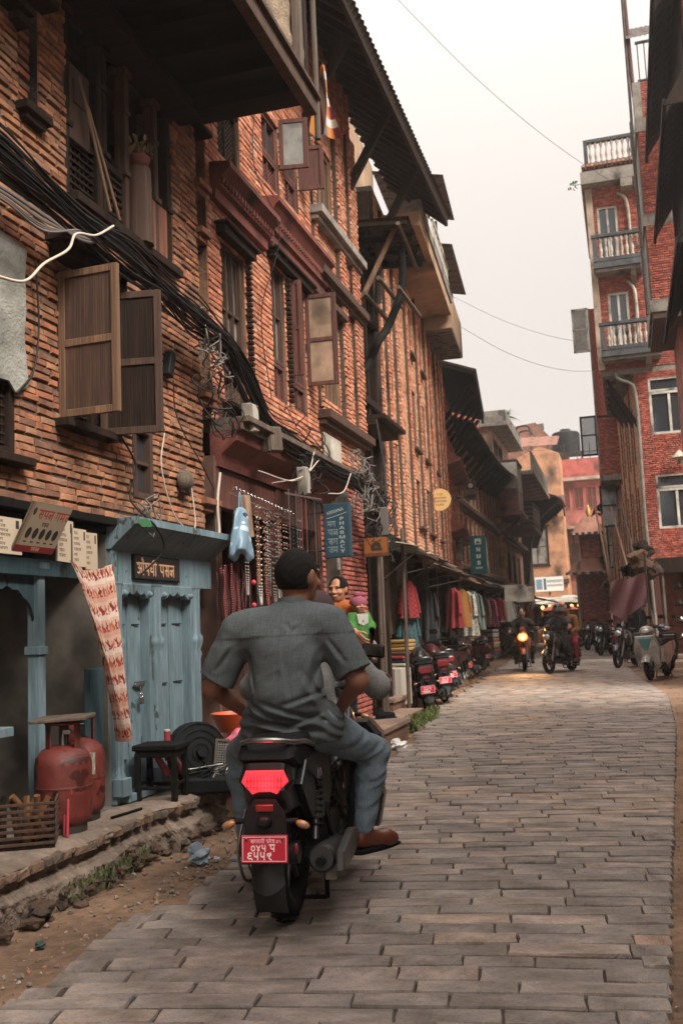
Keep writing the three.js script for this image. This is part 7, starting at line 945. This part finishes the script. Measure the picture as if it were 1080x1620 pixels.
// ---- bead shop
{
  const bead = (r, n, len, sway) => { const l = []; const g = new THREE.OctahedronGeometry(r, 1); for (let i = 0; i < n; i++) { const b = prep(g.clone()); b.translate(Math.sin(i * .35 + sway) * .004, -i * len / n, Math.cos(i * .5) * .003); l.push(b); } return merge(l); };
  const gs = [bead(.0105, 52, .84, 0), bead(.0085, 66, .8, 1), bead(.012, 44, .78, 2)], ms = [mat(.09, .014, .013, { roughness: .35 }), mat(.12, .02, .015, { roughness: .35 }), mat(.045, .012, .012, { roughness: .4 })];
  for (let i = 0; i < 26; i++) { const o = mesh('bead_strand', gs[i % 3], ms[i % 3 ? 0 : (i % 2) + 1]); o.position.set(LX + .1 + rr(0, .1), 1.78 + rr(-.06, .03), -(6.84 + i * .019)); tag(o, 'long dark red bead strand hanging beside the blue doors', 'necklace', 'dark red bead strands by the blue doors'); }
  for (let i = 0; i < 14; i++) { const o = mesh('bead_strand', gs[(i + 1) % 3], mat(.02 + .05 * (i % 2), .012, .012, { roughness: .35 })); o.position.set(LX + .06 + rr(0, .1), 1.75 + rr(-.06, .05), -(7.34 + i * .03)); o.scale.y = .9; tag(o, 'black and red bead strand on the near shop post', 'necklace', 'black and red bead strands at the shop post'); }
  for (let i = 0; i < 4; i++) tag(mesh('pompom', sp(.022, LX + .2, 1.66 - i * .16 + rr(-.03, .03), -7.42 - rr(0, .1), 1, 8), mat(.5, .04, .08)), 'small bright pink pompom among the bead strands', 'pompom', 'pink pompoms among the beads');
  const rail = (a, b, lab) => tag(mesh('hanging_rail', rod(a, b, .011), M.chrome), lab, 'rail');
  rail(L(7.0, 2.36, .2), L(8.5, 2.28, .2), 'chrome rail with hooks above the necklaces'); rail(L(8.0, 2.47, .3), L(9.05, 2.53, .3), 'second chrome rail under the fascia board');
  for (let i = 0; i < 18; i++) tag(mesh('rail_hook', tu([[0, .0, 0], [.0, .03, .01], [0, .035, .03], [0, .015, .04]].map(p => { const q = L(7.05 + i * .08, 2.375 - .004 * i, .2); return [q[0] + p[2], q[1] + p[1], q[2]]; }), .003, 8, 4), M.chrome), 'small chrome hook on the necklace rail', 'hook', 'hooks on the necklace rail');
  const nk = (n, r, len, wdt) => { const l = [], g = new THREE.OctahedronGeometry(r, 1); for (let i = 0; i < n; i++) { const t = i / (n - 1) * 2 - 1, b = prep(g.clone()); b.translate(0, -len * (1 - t * t * t * t), t * wdt); l.push(b); } return merge(l); };
  const ng = [nk(90, .008, .72, .035), nk(110, .0065, .62, .025), nk(70, .0105, .8, .04)], nm = [mat(.3, .28, .25, { roughness: .3 }), mat(.04, .04, .042, { roughness: .3 }), mat(.16, .03, .02, { roughness: .4 }), mat(.13, .1, .07, { roughness: .4 }), mat(.45, .42, .38, { roughness: .3, metalness: .5 }), mat(.3, .09, .03, { roughness: .4 })];
  for (let i = 0; i < 24; i++) { const u = 7.42 + i * .048, o = mesh('necklace', ng[i % 3], nm[(i * 5 + (i >> 2)) % 6]); o.position.set(LX + .2 + rr(-.05, .05), 2.3 - .02 * (u - 7.4), -u); tag(o, ['silver grey bead necklace', 'black bead necklace', 'dark red bead necklace', 'brown seed necklace', 'silver chain necklace', 'orange bead necklace'][(i * 5 + (i >> 2)) % 6] + ' hanging from the chrome rail', 'necklace', 'necklaces on the chrome rail ' + (i * 5 + (i >> 2)) % 6); }
  for (let i = 0; i < 14; i++) { const u = 8.1 + i * .068, m = pick([M.black, M.black, M.woodBlack, M.steel, mat(.1, .02, .015)]); tag(mesh('leather_belt', cb(.006, rr(.55, .75), .022, LX + .3, 2.2, -u, .002, rr(-.02, .02), 0, 0), m), 'belt or strap hanging from the second chrome rail', 'belt', 'belts on the second rail'); }
  const bagM = canvasMat(128, 160, (x, w, h) => { x.fillStyle = '#6d8798'; x.fillRect(0, 0, w, h); for (let i = 0; i < 26; i++) { x.fillStyle = i % 3 ? '#a9bcc6' : '#27323a'; x.beginPath(); x.arc(hash(i, 1, 9) * w, hash(i, 2, 9) * h, 4 + hash(i, 3, 9) * 6, 0, 7); x.fill(); } }, { m: { roughness: .45 } });
  const bg = quadSheet(30, 24, (a, b) => { const t = a * 2 * PI, w = (.03 + .13 * Math.pow(b, .35)) * (b > .92 ? 1 - (b - .92) * 6 : 1), k = 1 + .16 * Math.sin(t * 4 + b * 5) + .12 * (n3(Math.cos(t) * 4, b * 6, Math.sin(t) * 4, 8) - .5); return [Math.sin(t) * w * .45 * k, -.4 * b + .03 * Math.sin(t * 2) * b, Math.cos(t) * w * k]; }); const pb = thing('plastic_bag', 'pale blue spotted plastic bag hanging at the bead shop corner', 'bag', L(7.08, 2.25, .25)); mesh('bag_body', bg, bagM, pb, true); mesh('bag_handle', tu([[0, 0, -.03], [0, .1, -.01], [0, .12, .0], [0, .1, .01], [0, 0, .03]], .006, 14, 5), bagM, pb);
  tag(mesh('card_box', cb(.06, .34, .11, ...L(7.28, 2.2, .22), .004, .08, 0, .05), mat(.4, .25, .16, { map: TS.grime1 })), 'brown cardboard strip box behind the blue bag', 'box');
  for (let i = 0; i < 9; i++) { const g = quadSheet(10, 14, (a, b) => [.02 * Math.sin(a * 12 + i), -.32 * b, (a - .5) * .12 * (1 + .2 * b)]); const o = mesh('scarf', g, cloth(...[[.08, .02, .02], [.05, .045, .05], [.2, .17, .14], [.12, .02, .03], [.03, .03, .035]][i % 5])); o.position.set(...L(7.55 + i * .16, 1.45 + rr(-.15, .1), .1 + rr(0, .1))); tag(o, 'folded scarf hanging low in the bead shop', 'scarf', 'scarves low in the bead shop'); }
  for (let i = 0; i < 8; i++) tag(mesh('leaflet_pack', cb(.03, .12, .1, ...L(9.75 + rr(-.05, .2), 2.15 - i * .2, .12 + rr(0, .1)), .003, rr(-.4, .4), rr(-.5, .5), rr(-.4, .4)), pick([M.white, M.offwhite, M.woodGrey])), 'small pale packet hanging by the pharmacy sign', 'packet', 'pale packets on the shop edge');
}
// ---- signs standing out from the fronts
const flat = (name, lab, w, h, pos, turn, m, rim, extra = {}) => { const t = thing(name, lab, 'sign', pos, turn); const b = mesh('panel', cb(w, h, .05, 0, 0, 0, .006), rim, t); mesh('lettering', plane(w * .94, h * .95, 0, 0, .0262), m, b, true); mesh('lettering_back', plane(w * .94, h * .95, 0, 0, -.0262, 0, PI, 0), m, b, true); mesh('bracket', rod([-w / 2 - .3, h * .35, 0], [-w / 2, h * .35, 0], .012), M.iron, t); mesh('bracket', rod([-w / 2 - .3, -h * .35, 0], [-w / 2, -h * .35, 0], .012), M.iron, t); return t; };
flat('pharmacy_sign', 'dark blue pharmacy sign with white upright letters', .29, .56, [-2.8, 2.275, -9.6], 0, canvasMat(300, 570, (x, w, h) => { x.fillStyle = '#24485a'; x.fillRect(0, 0, w, h); x.fillStyle = '#3d5f66'; x.fillRect(w - 16, 0, 16, h); x.fillStyle = '#b9bdb4'; x.font = 'bold 46px sans-serif'; x.save(); x.translate(40, 110); x.rotate(-.22); x.fillText('KRISHNA', 0, 0); x.restore(); x.lineWidth = 7; x.strokeStyle = '#b9bdb4'; x.beginPath(); x.moveTo(30, 150); x.quadraticCurveTo(140, 130, 270, 90); x.stroke(); x.font = 'bold 62px sans-serif'; 'PHARMACY'.split('').forEach((c, i) => { x.save(); x.translate(206, 176 + i * 51); x.scale(1.5, .8); x.textAlign = 'center'; x.fillText(c, 0, 0); x.restore(); }); script(x, ['ma', 'ga'], 34, 180, 60, 9, '#96a3a3'); script(x, ['pa', 'la'], 34, 270, 70, 9, '#96a3a3'); script(x, ['sa', 'ga'], 34, 370, 70, 9, '#96a3a3'); script(x, ['ta', 'ma'], 34, 460, 70, 9, '#96a3a3'); }, { k: .62 }), mat(.02, .05, .07, { roughness: .5 }));
flat('shop_sign', 'small faded yellow sign with a dark arch picture beneath the cable tangle', .3, .23, [-2.83, 2.22, -11.3], 0, canvasMat(200, 150, (x, w, h) => { x.fillStyle = '#8a4f1c'; x.fillRect(0, 0, w, h); x.fillStyle = '#5d3316'; x.fillRect(0, h - 26, w, 26); x.fillStyle = '#2c2018'; x.beginPath(); x.arc(104, 78, 44, PI, 0); x.lineTo(148, 108); x.lineTo(60, 108); x.fill(); x.fillStyle = '#5a3a20'; x.beginPath(); x.arc(104, 84, 20, PI, 0); x.fill(); }), M.woodMid);
flat('bank_sign', 'tall teal bank sign with white letters', .38, .9, [-3.3, 2.85, -23], 0, canvasMat(200, 480, (x, w, h) => { x.fillStyle = '#1f5c60'; x.fillRect(0, 0, w, h); x.fillStyle = '#cfd4cf'; x.fillRect(62, 26, 84, 76); x.fillStyle = '#1f5c60'; x.beginPath(); x.moveTo(72, 92); x.lineTo(104, 50); x.lineTo(136, 92); x.fill(); x.fillStyle = '#dfe2dc'; x.font = 'bold 76px sans-serif'; x.textAlign = 'center'; x.fillText('N', 104, 196); x.fillText('M', 104, 286); x.fillText('B', 104, 372); x.font = 'bold 34px sans-serif'; x.fillText('BANK', 104, 424); }), mat(.02, .1, .1));
flat('shop_sign', 'narrow dark upright sign with white blocks above the bank sign', .28, .5, [-3.68, 4.66, -25], 0, canvasMat(140, 250, (x, w, h) => { x.fillStyle = '#6e5a4c'; x.fillRect(0, 0, w, h); x.fillStyle = '#211d1b'; x.fillRect(10, 10, w - 20, 110); x.fillRect(10, 180, w - 20, 60); x.fillStyle = '#b7a898'; x.beginPath(); x.arc(70, 60, 34, 0, 7); x.fill(); x.fillStyle = '#2a2421'; x.font = 'bold 46px sans-serif'; x.textAlign = 'center'; x.fillText('CDR', 70, 166); }), M.woodDark);
{ const t = thing('round_sign', 'round cream sign reading drawing painting class', 'sign', [-3.42, 3.71, -19], 0); mesh('disc', at(new THREE.CylinderGeometry(.225, .225, .05, 36), 0, 0, 0, PI / 2, 0, 0), mat(.42, .22, .1), t); mesh('lettering', at(new THREE.CircleGeometry(.218, 36), 0, 0, .0265), canvasMat(300, 300, (x, w, h) => { x.fillStyle = '#c9a46c'; x.fillRect(0, 0, w, h); x.fillStyle = '#4a2f1d'; x.textAlign = 'center'; x.font = 'bold 38px sans-serif'; x.fillText('DRAWING', 150, 140); x.fillText('PAINTING', 150, 186); x.fillText('CLASS', 150, 232); script(x, ['ga', 'pa', 'la', 'ii'], 108, 66, 30, 4, '#8a5a3a'); }), t, true); mesh('bracket', rod([-.6, .1, 0], [-.2, .1, 0], .012), M.iron, t); }
{ const t = thing('far_sign', 'long white shop sign with blue and grey lettering at the street end', 'sign', [-4.25, 3.25, -57], 0); mesh('panel', cb(1.6, .85, .06, 0, 0, 0, .01), M.white, t); mesh('lettering', plane(1.56, .8, 0, 0, .032), canvasMat(320, 160, (x, w, h) => { x.fillStyle = '#d8d6d0'; x.fillRect(0, 0, w, h); x.fillStyle = '#6c8594'; x.fillRect(10, 20, 70, 120); x.fillStyle = '#3d5666'; x.fillRect(96, 14, 30, 130); x.fillStyle = '#65676a'; for (let i = 0; i < 22; i++) x.fillRect(138 + i * 8, 30 + (i % 3) * 2, 5, 34 - (i * 7 % 9)); for (let i = 0; i < 22; i++) x.fillRect(138 + i * 8, 84, 5, 28 - (i * 5 % 8)); }), t, true); mesh('bracket', cb(.08, .3, .08, 0, -.5, -.05), M.iron, t); }
// ---- flag under the eave
{ const t = thing('striped_flag', 'faded striped prayer flag hanging from the near eave', 'flag', L(8.0, 5.62, .8), 0); t.scale.setScalar(.85); const cols = ['#c07c2c', '#6a2a35', '#cfc6bd', '#5d6f78', '#c0742c', '#7b3038']; const m = canvasMat(128, 192, (x, w, h) => { cols.forEach((c, i) => { x.fillStyle = c; x.fillRect(i * w / 6, 0, w / 6 + 1, h); }); x.fillStyle = '#c9bfb6'; for (let i = 0; i < 3; i++) x.fillRect(80, 30 + i * 60, 48, 24); }, { k: .8 }); mesh('flag_cloth', quadSheet(20, 24, (a, b) => [.0 + (a - .45) * .26 * (.12 + b) + .03 * Math.sin(b * 5 + a * 9), .82 - .7 * b - .12 * a * b, .05 * Math.sin(a * 10 + b * 3)]), m, t, true); mesh('flag_pole', rod([-.02, .3, -.3], [0, .88, .02], .012), M.woodDark, t); }
{ const t = thing('potted_plant', 'small dried plant on the gallery post', 'plant', L(5.93, 4.54, .03)); mesh('pot', la([[0, 0], [.06, 0], [.085, .08], [.075, .08]], 0, 0, 0, 14), M.maroon, t); const l = []; for (let i = 0; i < 60; i++) l.push(plane(.02, .06, rr(-.09, .09), .1 + rr(0, .1), rr(-.09, .09), rr(-1, 1), rr(0, 6), rr(-.6, .6))); mesh('leaves', l, mat(.16, .12, .06), t); }
for (const [a, b, lab] of [[[5.12, 4.78, .05], [5.36, 3.98, .12], 'pale stick leaning on the gallery lattice'], [[5.2, 4.62, .06], [5.46, 3.96, .13], 'second pale stick leaning beside the first']]) tag(mesh('leaning_stick', rod(L(...a), L(...b), .011), M.woodLight), lab, 'stick');
// ---- steps and kerbs by the shops
const step = (lab, x0, x1, z0, z1, h, oh = .03) => { const t = thing('stone_step', lab, 'step', [(x0 + x1) / 2, 0, (z0 + z1) / 2]); mesh('base', cb(x1 - x0 - oh, h - .06, Math.abs(z1 - z0), -oh / 2, (h - .06) / 2 - .02, 0, .012), mat(.26, .15, .1, { map: TS.dirt, bump: TS.rough, bs: .006 }), t); mesh('slab', cb(x1 - x0, .06, Math.abs(z1 - z0) + .04, 0, h - .05, 0, .012), mat(.36, .26, .2, { map: TS.dirt, bump: TS.rough, bs: .006 }), t); return t; };
step('long stone step in front of the bead shop', -3.1, -2.52, -6.6, -11.3, .24); step('stone step rising to the timber house door', -3.35, -2.72, -11.45, -13.0, .2); step('upper stone step behind the mossy kerb', -3.5, -3.0, -12.6, -14.6, .36); step('low stone kerb below the tan house', -4.1, -3.35, -15, -21.5, .22);
{ const t = []; for (let i = 0; i < 500; i++) { const z = rr(-11.4, -13.6); t.push(plane(rr(.008, .02), rr(.03, .08), -2.7 + rr(-.02, .1), rr(.0, .16), z, rr(-.5, .5), rr(0, 6), rr(-.4, .4))); } stuff(tag(mesh('kerb_grass', t, M.plant2), 'green moss and weeds on the kerb beside the steps', 'weeds')); }
for (const [x, z, r, lab] of [[-2.66, -12.0, .4, 'dark slipper lying on the ground by the mossy kerb'], [-2.8, -11.2, 2.4, 'pair-less dark shoe left on the stone step']]) { const t = thing('shoe', lab, 'shoe', [x, x < -2.7 ? .22 : .0, z], r); mesh('upper', sdfMesh((x, y, z2) => Math.max(blend([bone([0, .04, -.08], [0, .03, .1], .045, .042), bone([0, .05, -.06], [0, .09, -.06], .04, .035)], .03)(x, y, z2), -y), [-.08, -.02, -.16], [.08, .15, .18], .01), M.rubber, t); mesh('sole', cb(.085, .02, .28, 0, .005, .01, .01), M.rubber, t); }
const crumple = (lab, x, y, z, s, m, sy = .6) => { const g = new THREE.IcosahedronGeometry(s, 3), p = g.attributes.position; for (let i = 0; i < p.count; i++) { const a = p.getX(i), b = p.getY(i), c = p.getZ(i), k = .55 + .9 * n3(a / s * 3 + x * 9, b / s * 3, c / s * 3, 7); p.setXYZ(i, a * k, b * k * sy, c * k); } g.computeVertexNormals(); tag(mesh('plastic_litter', at(g, x, y, z), m), lab, 'litter'); };
crumple('crumpled white plastic bag on the road edge by the step', -2.44, .03, -10.3, .085, mat(.6, .58, .56, { roughness: .4 })); crumple('crumpled blue grey wrapper on the dirt below the pavement', -2.45, .03, -5.3, .06, mat(.24, .29, .34, { roughness: .5 }), .9); crumple('small dark scrap on the dirt strip', -2.5, .0, -3.8, .022, mat(.03, .05, .04)); crumple('white scrap beside the blue grey wrapper', -2.37, .0, -5.36, .02, M.white);
// bamboo poles by the timber house
for (const [x, z, h, lab] of [[-2.98, -11.9, 3.0, 'mottled upright pole between the pharmacy and the timber house'], [-3.05, -12.35, 3.0, 'second mottled pole beside the timber house'], [-2.93, -13.1, 2.6, 'third mottled pole at the tan house corner']]) tag(mesh('upright_pole', [rod([x, .0, z], [x + .02, h, z], .028, .024, 10), ...[.6, 1.2, 1.8].map(y => to(.027, .006, x + .008, y, z, PI / 2, 0, 0, 12, 5))], M.woodGrey), lab, 'pole');
// ---- awnings over the left shops, goods hung beneath
const awning = (lab, x, z, len, out, v, turn, m, drop = .35) => { const t = thing('shop_awning', lab, 'awning', [x, 0, z], PI / 2 + rad(turn)); mesh('sheet', quadSheet(40, 8, (a, b) => [len * a, v - drop * b + .012 * Math.sin(a * 70) + .03 * Math.sin(a * 8 + b * 2), out * b]), m, t); mesh('front_bar', rod([0, v - drop - .02, out], [len, v - drop - .02, out], .018), M.iron, t); for (const u of [.1, len - .1]) mesh('stay', rod([u, v - drop - .02, out], [u, v - .5, .02], .012), M.iron, t); return t; };
awning('stained concrete canopy edge over the first left shop', -3.15, -12.8, 2.3, .5, 2.42, 4, mat(.33, .31, .24, { map: TS.peel }), .12);
awning('rusty tin awning over the clothes shop', -3.5, -15.4, 3.0, .75, 2.6, 4, M.tinDark); awning('brown tarpaulin awning beyond the clothes shop', -3.72, -18.8, 3.0, .8, 2.5, 4, cloth(.16, .08, .06)); awning('grey tin awning below the bank sign', -4.0, -22.3, 4, .9, 2.55, 4, M.tin); awning('patched tin awning under the mullion house', -4.5, -27.5, 5, 1.1, 2.6, 1, M.tin); awning('red edged tin awning near the gilded columns', -4.6, -33.5, 5, 1.3, 2.5, 1, M.tinDark); awning('pale long awning at the far left corner', -4.75, -40, 7, 1.6, 2.4, 0, M.tin);
{ const t = thing('fruit_stall', 'covered stall with a pale sheet roof at the end of the street', 'stall', [-4.2, 0, -55], 0); mesh('roof_sheet', quadSheet(30, 6, (a, b) => [-1.3 + 3.6 * a, 2.5 - .4 * b + .05 * Math.sin(a * 12), 1.5 * b - .6]), M.offwhite, t); for (const x of [-1.2, .5, 2.2]) mesh('post', rod([x, 0, .8], [x, 2.2, .8], .04), M.woodDark, t); mesh('counter', cb(3.4, .8, .7, .4, .4, .2, .02), M.woodMid, t); mesh('back_wall', cb(3.6, 2.3, .05, .4, 1.15, -.6), M.woodDark, t);
  for (let i = 0; i < 9; i++) { const b = tag(mesh('hanging_bulb', sp(.09, -5.2 + i * .38, 1.75 + .25 * hash(i, 3, 3), -54.0 + .3 * hash(i, 4, 4), 1, 10), mat(.9, .5, .2, { emissive: new THREE.Color(1, .45, .12), emissiveIntensity: 1.2 })), 'warm bulb hanging over the far stall', 'bulb', 'bulbs over the far stall'); if (i % 4 === 1) { const l = new THREE.PointLight(new THREE.Color(1, .5, .2), 1.2); l.position.copy(V(-5.2 + i * .38, 1.6, -53.8)); l.shadow.radius = 4; l.castShadow = true; scene.add(l); } } }
{ const t = thing('market_umbrella', 'orange market umbrella beside the far stall', 'umbrella', [-3.4, 0, -52]); mesh('canopy', at(new THREE.ConeGeometry(1.0, .45, 10, 1, true), 0, 1.95, 0), mat(.75, .14, .05, { roughness: .8, transmission: .3, thickness: 0 }), t); mesh('pole', rod([0, 0, 0], [0, 2.1, 0], .025), M.iron, t); }
function garment(lab, x, y, z, turn, w, h, col, group) { const t = thing('hanging_garment', lab, 'garment', [x, y, z], turn, group), gm = gi++ % 5 < 3 ? mat(...col, { map: PT[gi % 4], roughness: .95 }) : cloth(...col); mesh('cloth_body', quadSheet(36, 14, (a, b) => { const q = a * 2 * PI, W = w * (b < .1 ? .3 + 5 * b : .8 + .3 * b) * .5, D = .05 + .07 * b, f = 1 + (.08 + .2 * b) * Math.sin(q * 7 + y * 9 + z * 3) + .05 * Math.sin(q * 17 + b * 4); return [Math.cos(q) * W * f, -h * b, Math.sin(q) * D * f]; }), gm, t); for (const s of [-1, 1]) mesh('sleeve', quadSheet(10, 8, (a, b) => { const q = a * 2 * PI, r = .045 + .015 * b; return [s * (w * .4 + .07 * Math.sqrt(b)) + Math.cos(q) * r * .6, -.07 - .42 * b, Math.sin(q) * r + .03 * b * s]; }), gm, t); mesh('hanger', tu([[-w * .3, -.02, 0], [0, .03, 0], [w * .3, -.02, 0]], .006, 10, 4), M.iron, t); return t; }
const PT = [tex(64, (u, v) => g3(Math.floor(v * 8) % 2 ? .95 : .55)), tex(64, (u, v) => g3((Math.floor(u * 6) + Math.floor(v * 6)) % 2 ? .95 : .6)), tex(128, (u, v) => g3(vn(u * 12, v * 12, 12, 12, 7) > .62 ? .5 : .95)), tex(64, (u, v) => g3(Math.floor(u * 10) % 3 ? .92 : .45))].map(t => sized(t, .22));
let gi = 0;
const GC = [[[.38, .03, .035], 'bright red'], [[.42, .17, .03], 'mustard'], [[.05, .12, .13], 'teal'], [[.5, .47, .4], 'cream'], [[.3, .06, .12], 'magenta'], [[.03, .03, .035], 'black'], [[.2, .26, .22], 'sage'], [[.4, .28, .24], 'dusty pink'], [[.1, .05, .03], 'brown']];
[[-3.2, 1.95, -14.6, 0, .4, .55], [-3.25, 1.6, -14.7, 2, .42, .75], [-3.45, 1.9, -17.2, 5, .4, .9], [-3.25, 1.95, -18.9, 0, .36, .8], [-3.15, 1.95, -19.2, 1, .36, 1.0], [-3.1, 1.9, -19.6, 3, .36, .9], [-3.05, 1.9, -19.9, 6, .36, .85], [-3.0, 1.85, -20.2, 7, .34, .9], [-3.5, 1.9, -21.5, 8, .4, .9], [-3.5, 2.0, -23.4, 5, .4, .8], [-3.45, 1.9, -24.4, 7, .4, .9], [-3.5, 1.9, -25.8, 4, .4, .8], [-3.6, 1.95, -28.5, 0, .4, .8], [-3.55, 1.9, -30, 3, .5, .8], [-3.5, 1.8, -31.6, 5, .4, .8], [-3.55, 1.8, -33, 4, .4, .8], [-3.5, 1.8, -36, 1, .4, .8], [-3.4, 1.8, -38.5, 8, .4, .8]].forEach(([x, y, z, c, w, h], i) => garment(`${GC[c][1]} garment hanging ${['at the tan house corner', 'under the rusty tin awning', 'under the brown tarpaulin', 'near the bank sign', 'beneath the mullion house', 'far along the left shops'][z > -15 ? 0 : z > -18 ? 1 : z > -22 ? 2 : z > -26.5 ? 3 : z > -34 ? 4 : 5]}`, x, y, z, rr(-.9, 1.3), w * rr(.8, 1.1), h * rr(.75, 1.1), GC[c][0].map(q => q * .75), `garments on the left shops, ${GC[c][1]} ${z > -15 ? 0 : z > -18 ? 1 : z > -22 ? 2 : z > -26.5 ? 3 : z > -34 ? 4 : 5}`));
[[-2.95, 2.02, -27.2, .6, .45, 'pale banner hanging below the awnings beside the bank sign'], [-2.8, 2.0, -28.2, .5, .42, 'second pale banner hanging below the awnings'], [-4.0, 3.3, -24, .35, .9, 'leaning pale board above the awnings'], [-4.25, 3.3, -30, .45, 1.1, 'large tilted pale board by the gilded columns']].forEach(([x, y, z, w, h, lab]) => tag(mesh('pale_board', cb(w, h, .03, x, y, z, .006, 0, .2, rr(-.1, .1)), M.offwhite), lab, 'board'));
// piles of goods at the shop fronts
const gcol = [mat(.3, .04, .04), mat(.35, .2, .06), mat(.06, .1, .14), mat(.4, .36, .3), mat(.1, .05, .03), mat(.25, .08, .12), mat(.05, .05, .05)];
for (let i = 0; i < 44; i++) { const z = -13.4 - i * .56, wx = z > -22 ? -3.2 - (-z - 13.3) * .07 : z > -27 ? -3.85 - (-z - 22) * .1 : -4.45; const kind = i % 3, x = wx + rr(-.25, .06), y = .2; const t = thing(['cardboard_carton', 'goods_basket', 'stacked_fabric'][kind], [`carton of goods`, `round basket of goods`, `stack of folded fabric`][kind] + ' standing along the left shop fronts', ['box', 'basket', 'fabric'][kind], [x, y, z], rr(0, 3), ['cartons', 'baskets', 'fabric stacks'][kind] + ' along the left shops');
  if (kind === 0) { const h = rr(.2, .5); mesh('carton', cb(.34, h, .3, 0, h / 2, 0, .01), pick([M.woodLight, M.woodMid, gcol[3]]), t); mesh('flap', cb(.16, .006, .3, .2, h + .03, 0, .002, 0, 0, .5), M.woodLight, t); } else if (kind === 1) { mesh('basket', la([[0, 0], [.13, 0], [.19, .2], [.2, .22], [.18, .2]], 0, 0, 0, 18), M.woodMid, t); for (let k = 0; k < 7; k++) mesh('item', sp(rr(.05, .08), rr(-.09, .09), .2 + rr(0, .06), rr(-.09, .09), 1, 8), pick(gcol), t); } else for (let k = 0, n = 8 + Math.floor(rr(0, 9)); k < n; k++) mesh('folded_cloth', cb(.34 + rr(-.03, .03), .055, .26, rr(-.02, .02), .03 + k * .058, rr(-.02, .02), .02), pick(gcol), t); }
// ---- right side: poles, pink cloth, heaped bundles
{ const g = quadSheet(24, 24, (a, b) => [-.42 + .95 * a - .12 * b * (1 - a), 2.2 + .22 * a - (.35 + .75 * (a > .5 ? 1 - (a - .5) * .5 : .5 + a)) * b * (a < .45 ? 1.15 : .9) + .03 * Math.sin(a * 9), -28 + .09 * Math.sin(a * 11 + b * 5) + .25 * b * (a - .5)]); tag(mesh('pink_cloth', g, cloth(.5, .24, .26)), 'large pale pink cloth draped over poles on the right', 'cloth'); const g2 = quadSheet(10, 20, (a, b) => [-.45 + .22 * a, 2.15 - 1.15 * b, -28.2 + .05 * Math.sin(a * 9 + b * 4)]); tag(mesh('pink_cloth', g2, cloth(.5, .22, .24)), 'narrow strip of pink cloth hanging straight beside the large one', 'cloth'); }
for (const [a, b, m, lab] of [[[-.3, 0, -28.4], [-.55, 4.2, -29], M.woodLight, 'light brown bamboo pole left of the pink cloth'], [[-.2, 0, -28.6], [-.75, 4.6, -30], M.woodLight, 'second bamboo pole leaning past the pink cloth'], [[.55, 0, -27.7], [.5, 3.0, -27.9], M.woodGrey, 'grey pole right of the pink cloth'], [[.3, 1.2, -28.8], [-.3, 4.6, -31], M.woodLight, 'bamboo pole slanting above the pink cloth'], [[.5, 1.4, -28.9], [.0, 4.8, -31], M.woodGrey, 'thin pole slanting behind the bundles']]) tag(mesh('bamboo_pole', rod(a, b, .04, .03, 10), m), lab, 'pole');
for (const [x, y, z, s, m, lab] of [[.35, 2.75, -28.6, .3, M.woodLight, 'straw coloured bundle above the pink cloth'], [.62, 2.6, -28.8, .32, M.woodMid, 'brown bundle next to the straw coloured one'], [.1, 2.55, -28.7, .22, M.black, 'black bag hung on the poles'], [.5, 3.1, -29, .26, M.woodDark, 'dark bundle topmost on the poles']]) crumple(lab, x, y, z, s, m, .9);
[[.05, 1.55, -28.4, 5, 'dark clothes'], [.25, 1.5, -28.5, 5, 'second dark clothes'], [.42, 1.5, -28.6, 1, 'tan coat']].forEach(([x, y, z, c, n]) => garment(`${n} hanging below the pink cloth`, x, y, z, 0, .3, .8, c === 1 ? [.35, .22, .13] : GC[c][0], undefined));
// rooftop palm-like plant
{ const t = thing('rooftop_plant', 'spiky potted plant on the far left roof terrace', 'plant', [-4.5, 9.48, -42.2]); mesh('pot', la([[0, 0], [.18, 0], [.24, .3], [.22, .3]], 0, 0, 0, 12), M.maroon, t); mesh('stem', rod([0, .25, 0], [.05, .6, 0], .05), M.woodMid, t); for (let i = 0; i < 46; i++) { const a = rr(0, 6.28), e = rr(-.3, 1.2), l = rr(.4, .75), d = [Math.cos(a) * Math.cos(e), Math.sin(e), Math.sin(a) * Math.cos(e)]; const pts = [0, .35, .7, 1].map(k => V(.05 + d[0] * l * k, .62 + d[1] * l * k - .35 * k * k * l, d[2] * l * k)); const g = quadSheet(2, 6, (u, v) => { const k = v * 2.999, q = pts[Math.floor(k)].clone().lerp(pts[Math.min(3, Math.floor(k) + 1)], k % 1); return [q.x + (u - .5) * .06 * (1 - v), q.y, q.z + (u - .5) * .05 * (1 - v)]; }); mesh('leaf', g, i % 2 ? M.plant : M.plant2, t); } }
{ const t = thing('wall_plant', 'small sprig growing from the balcony house roof edge', 'plant', [-.55, 14.4, -29.6]); const l = []; for (let i = 0; i < 20; i++) l.push(plane(.05, .08, rr(-.3, 0), rr(-.15, .15), rr(-.1, .1), rr(-1, 1), rr(0, 6), 0)); mesh('leaves', l, M.plant, t); mesh('stem', rod([.15, 0, 0], [-.15, .02, 0], .008), M.woodDark, t); }
renderer.render(scene, camera);
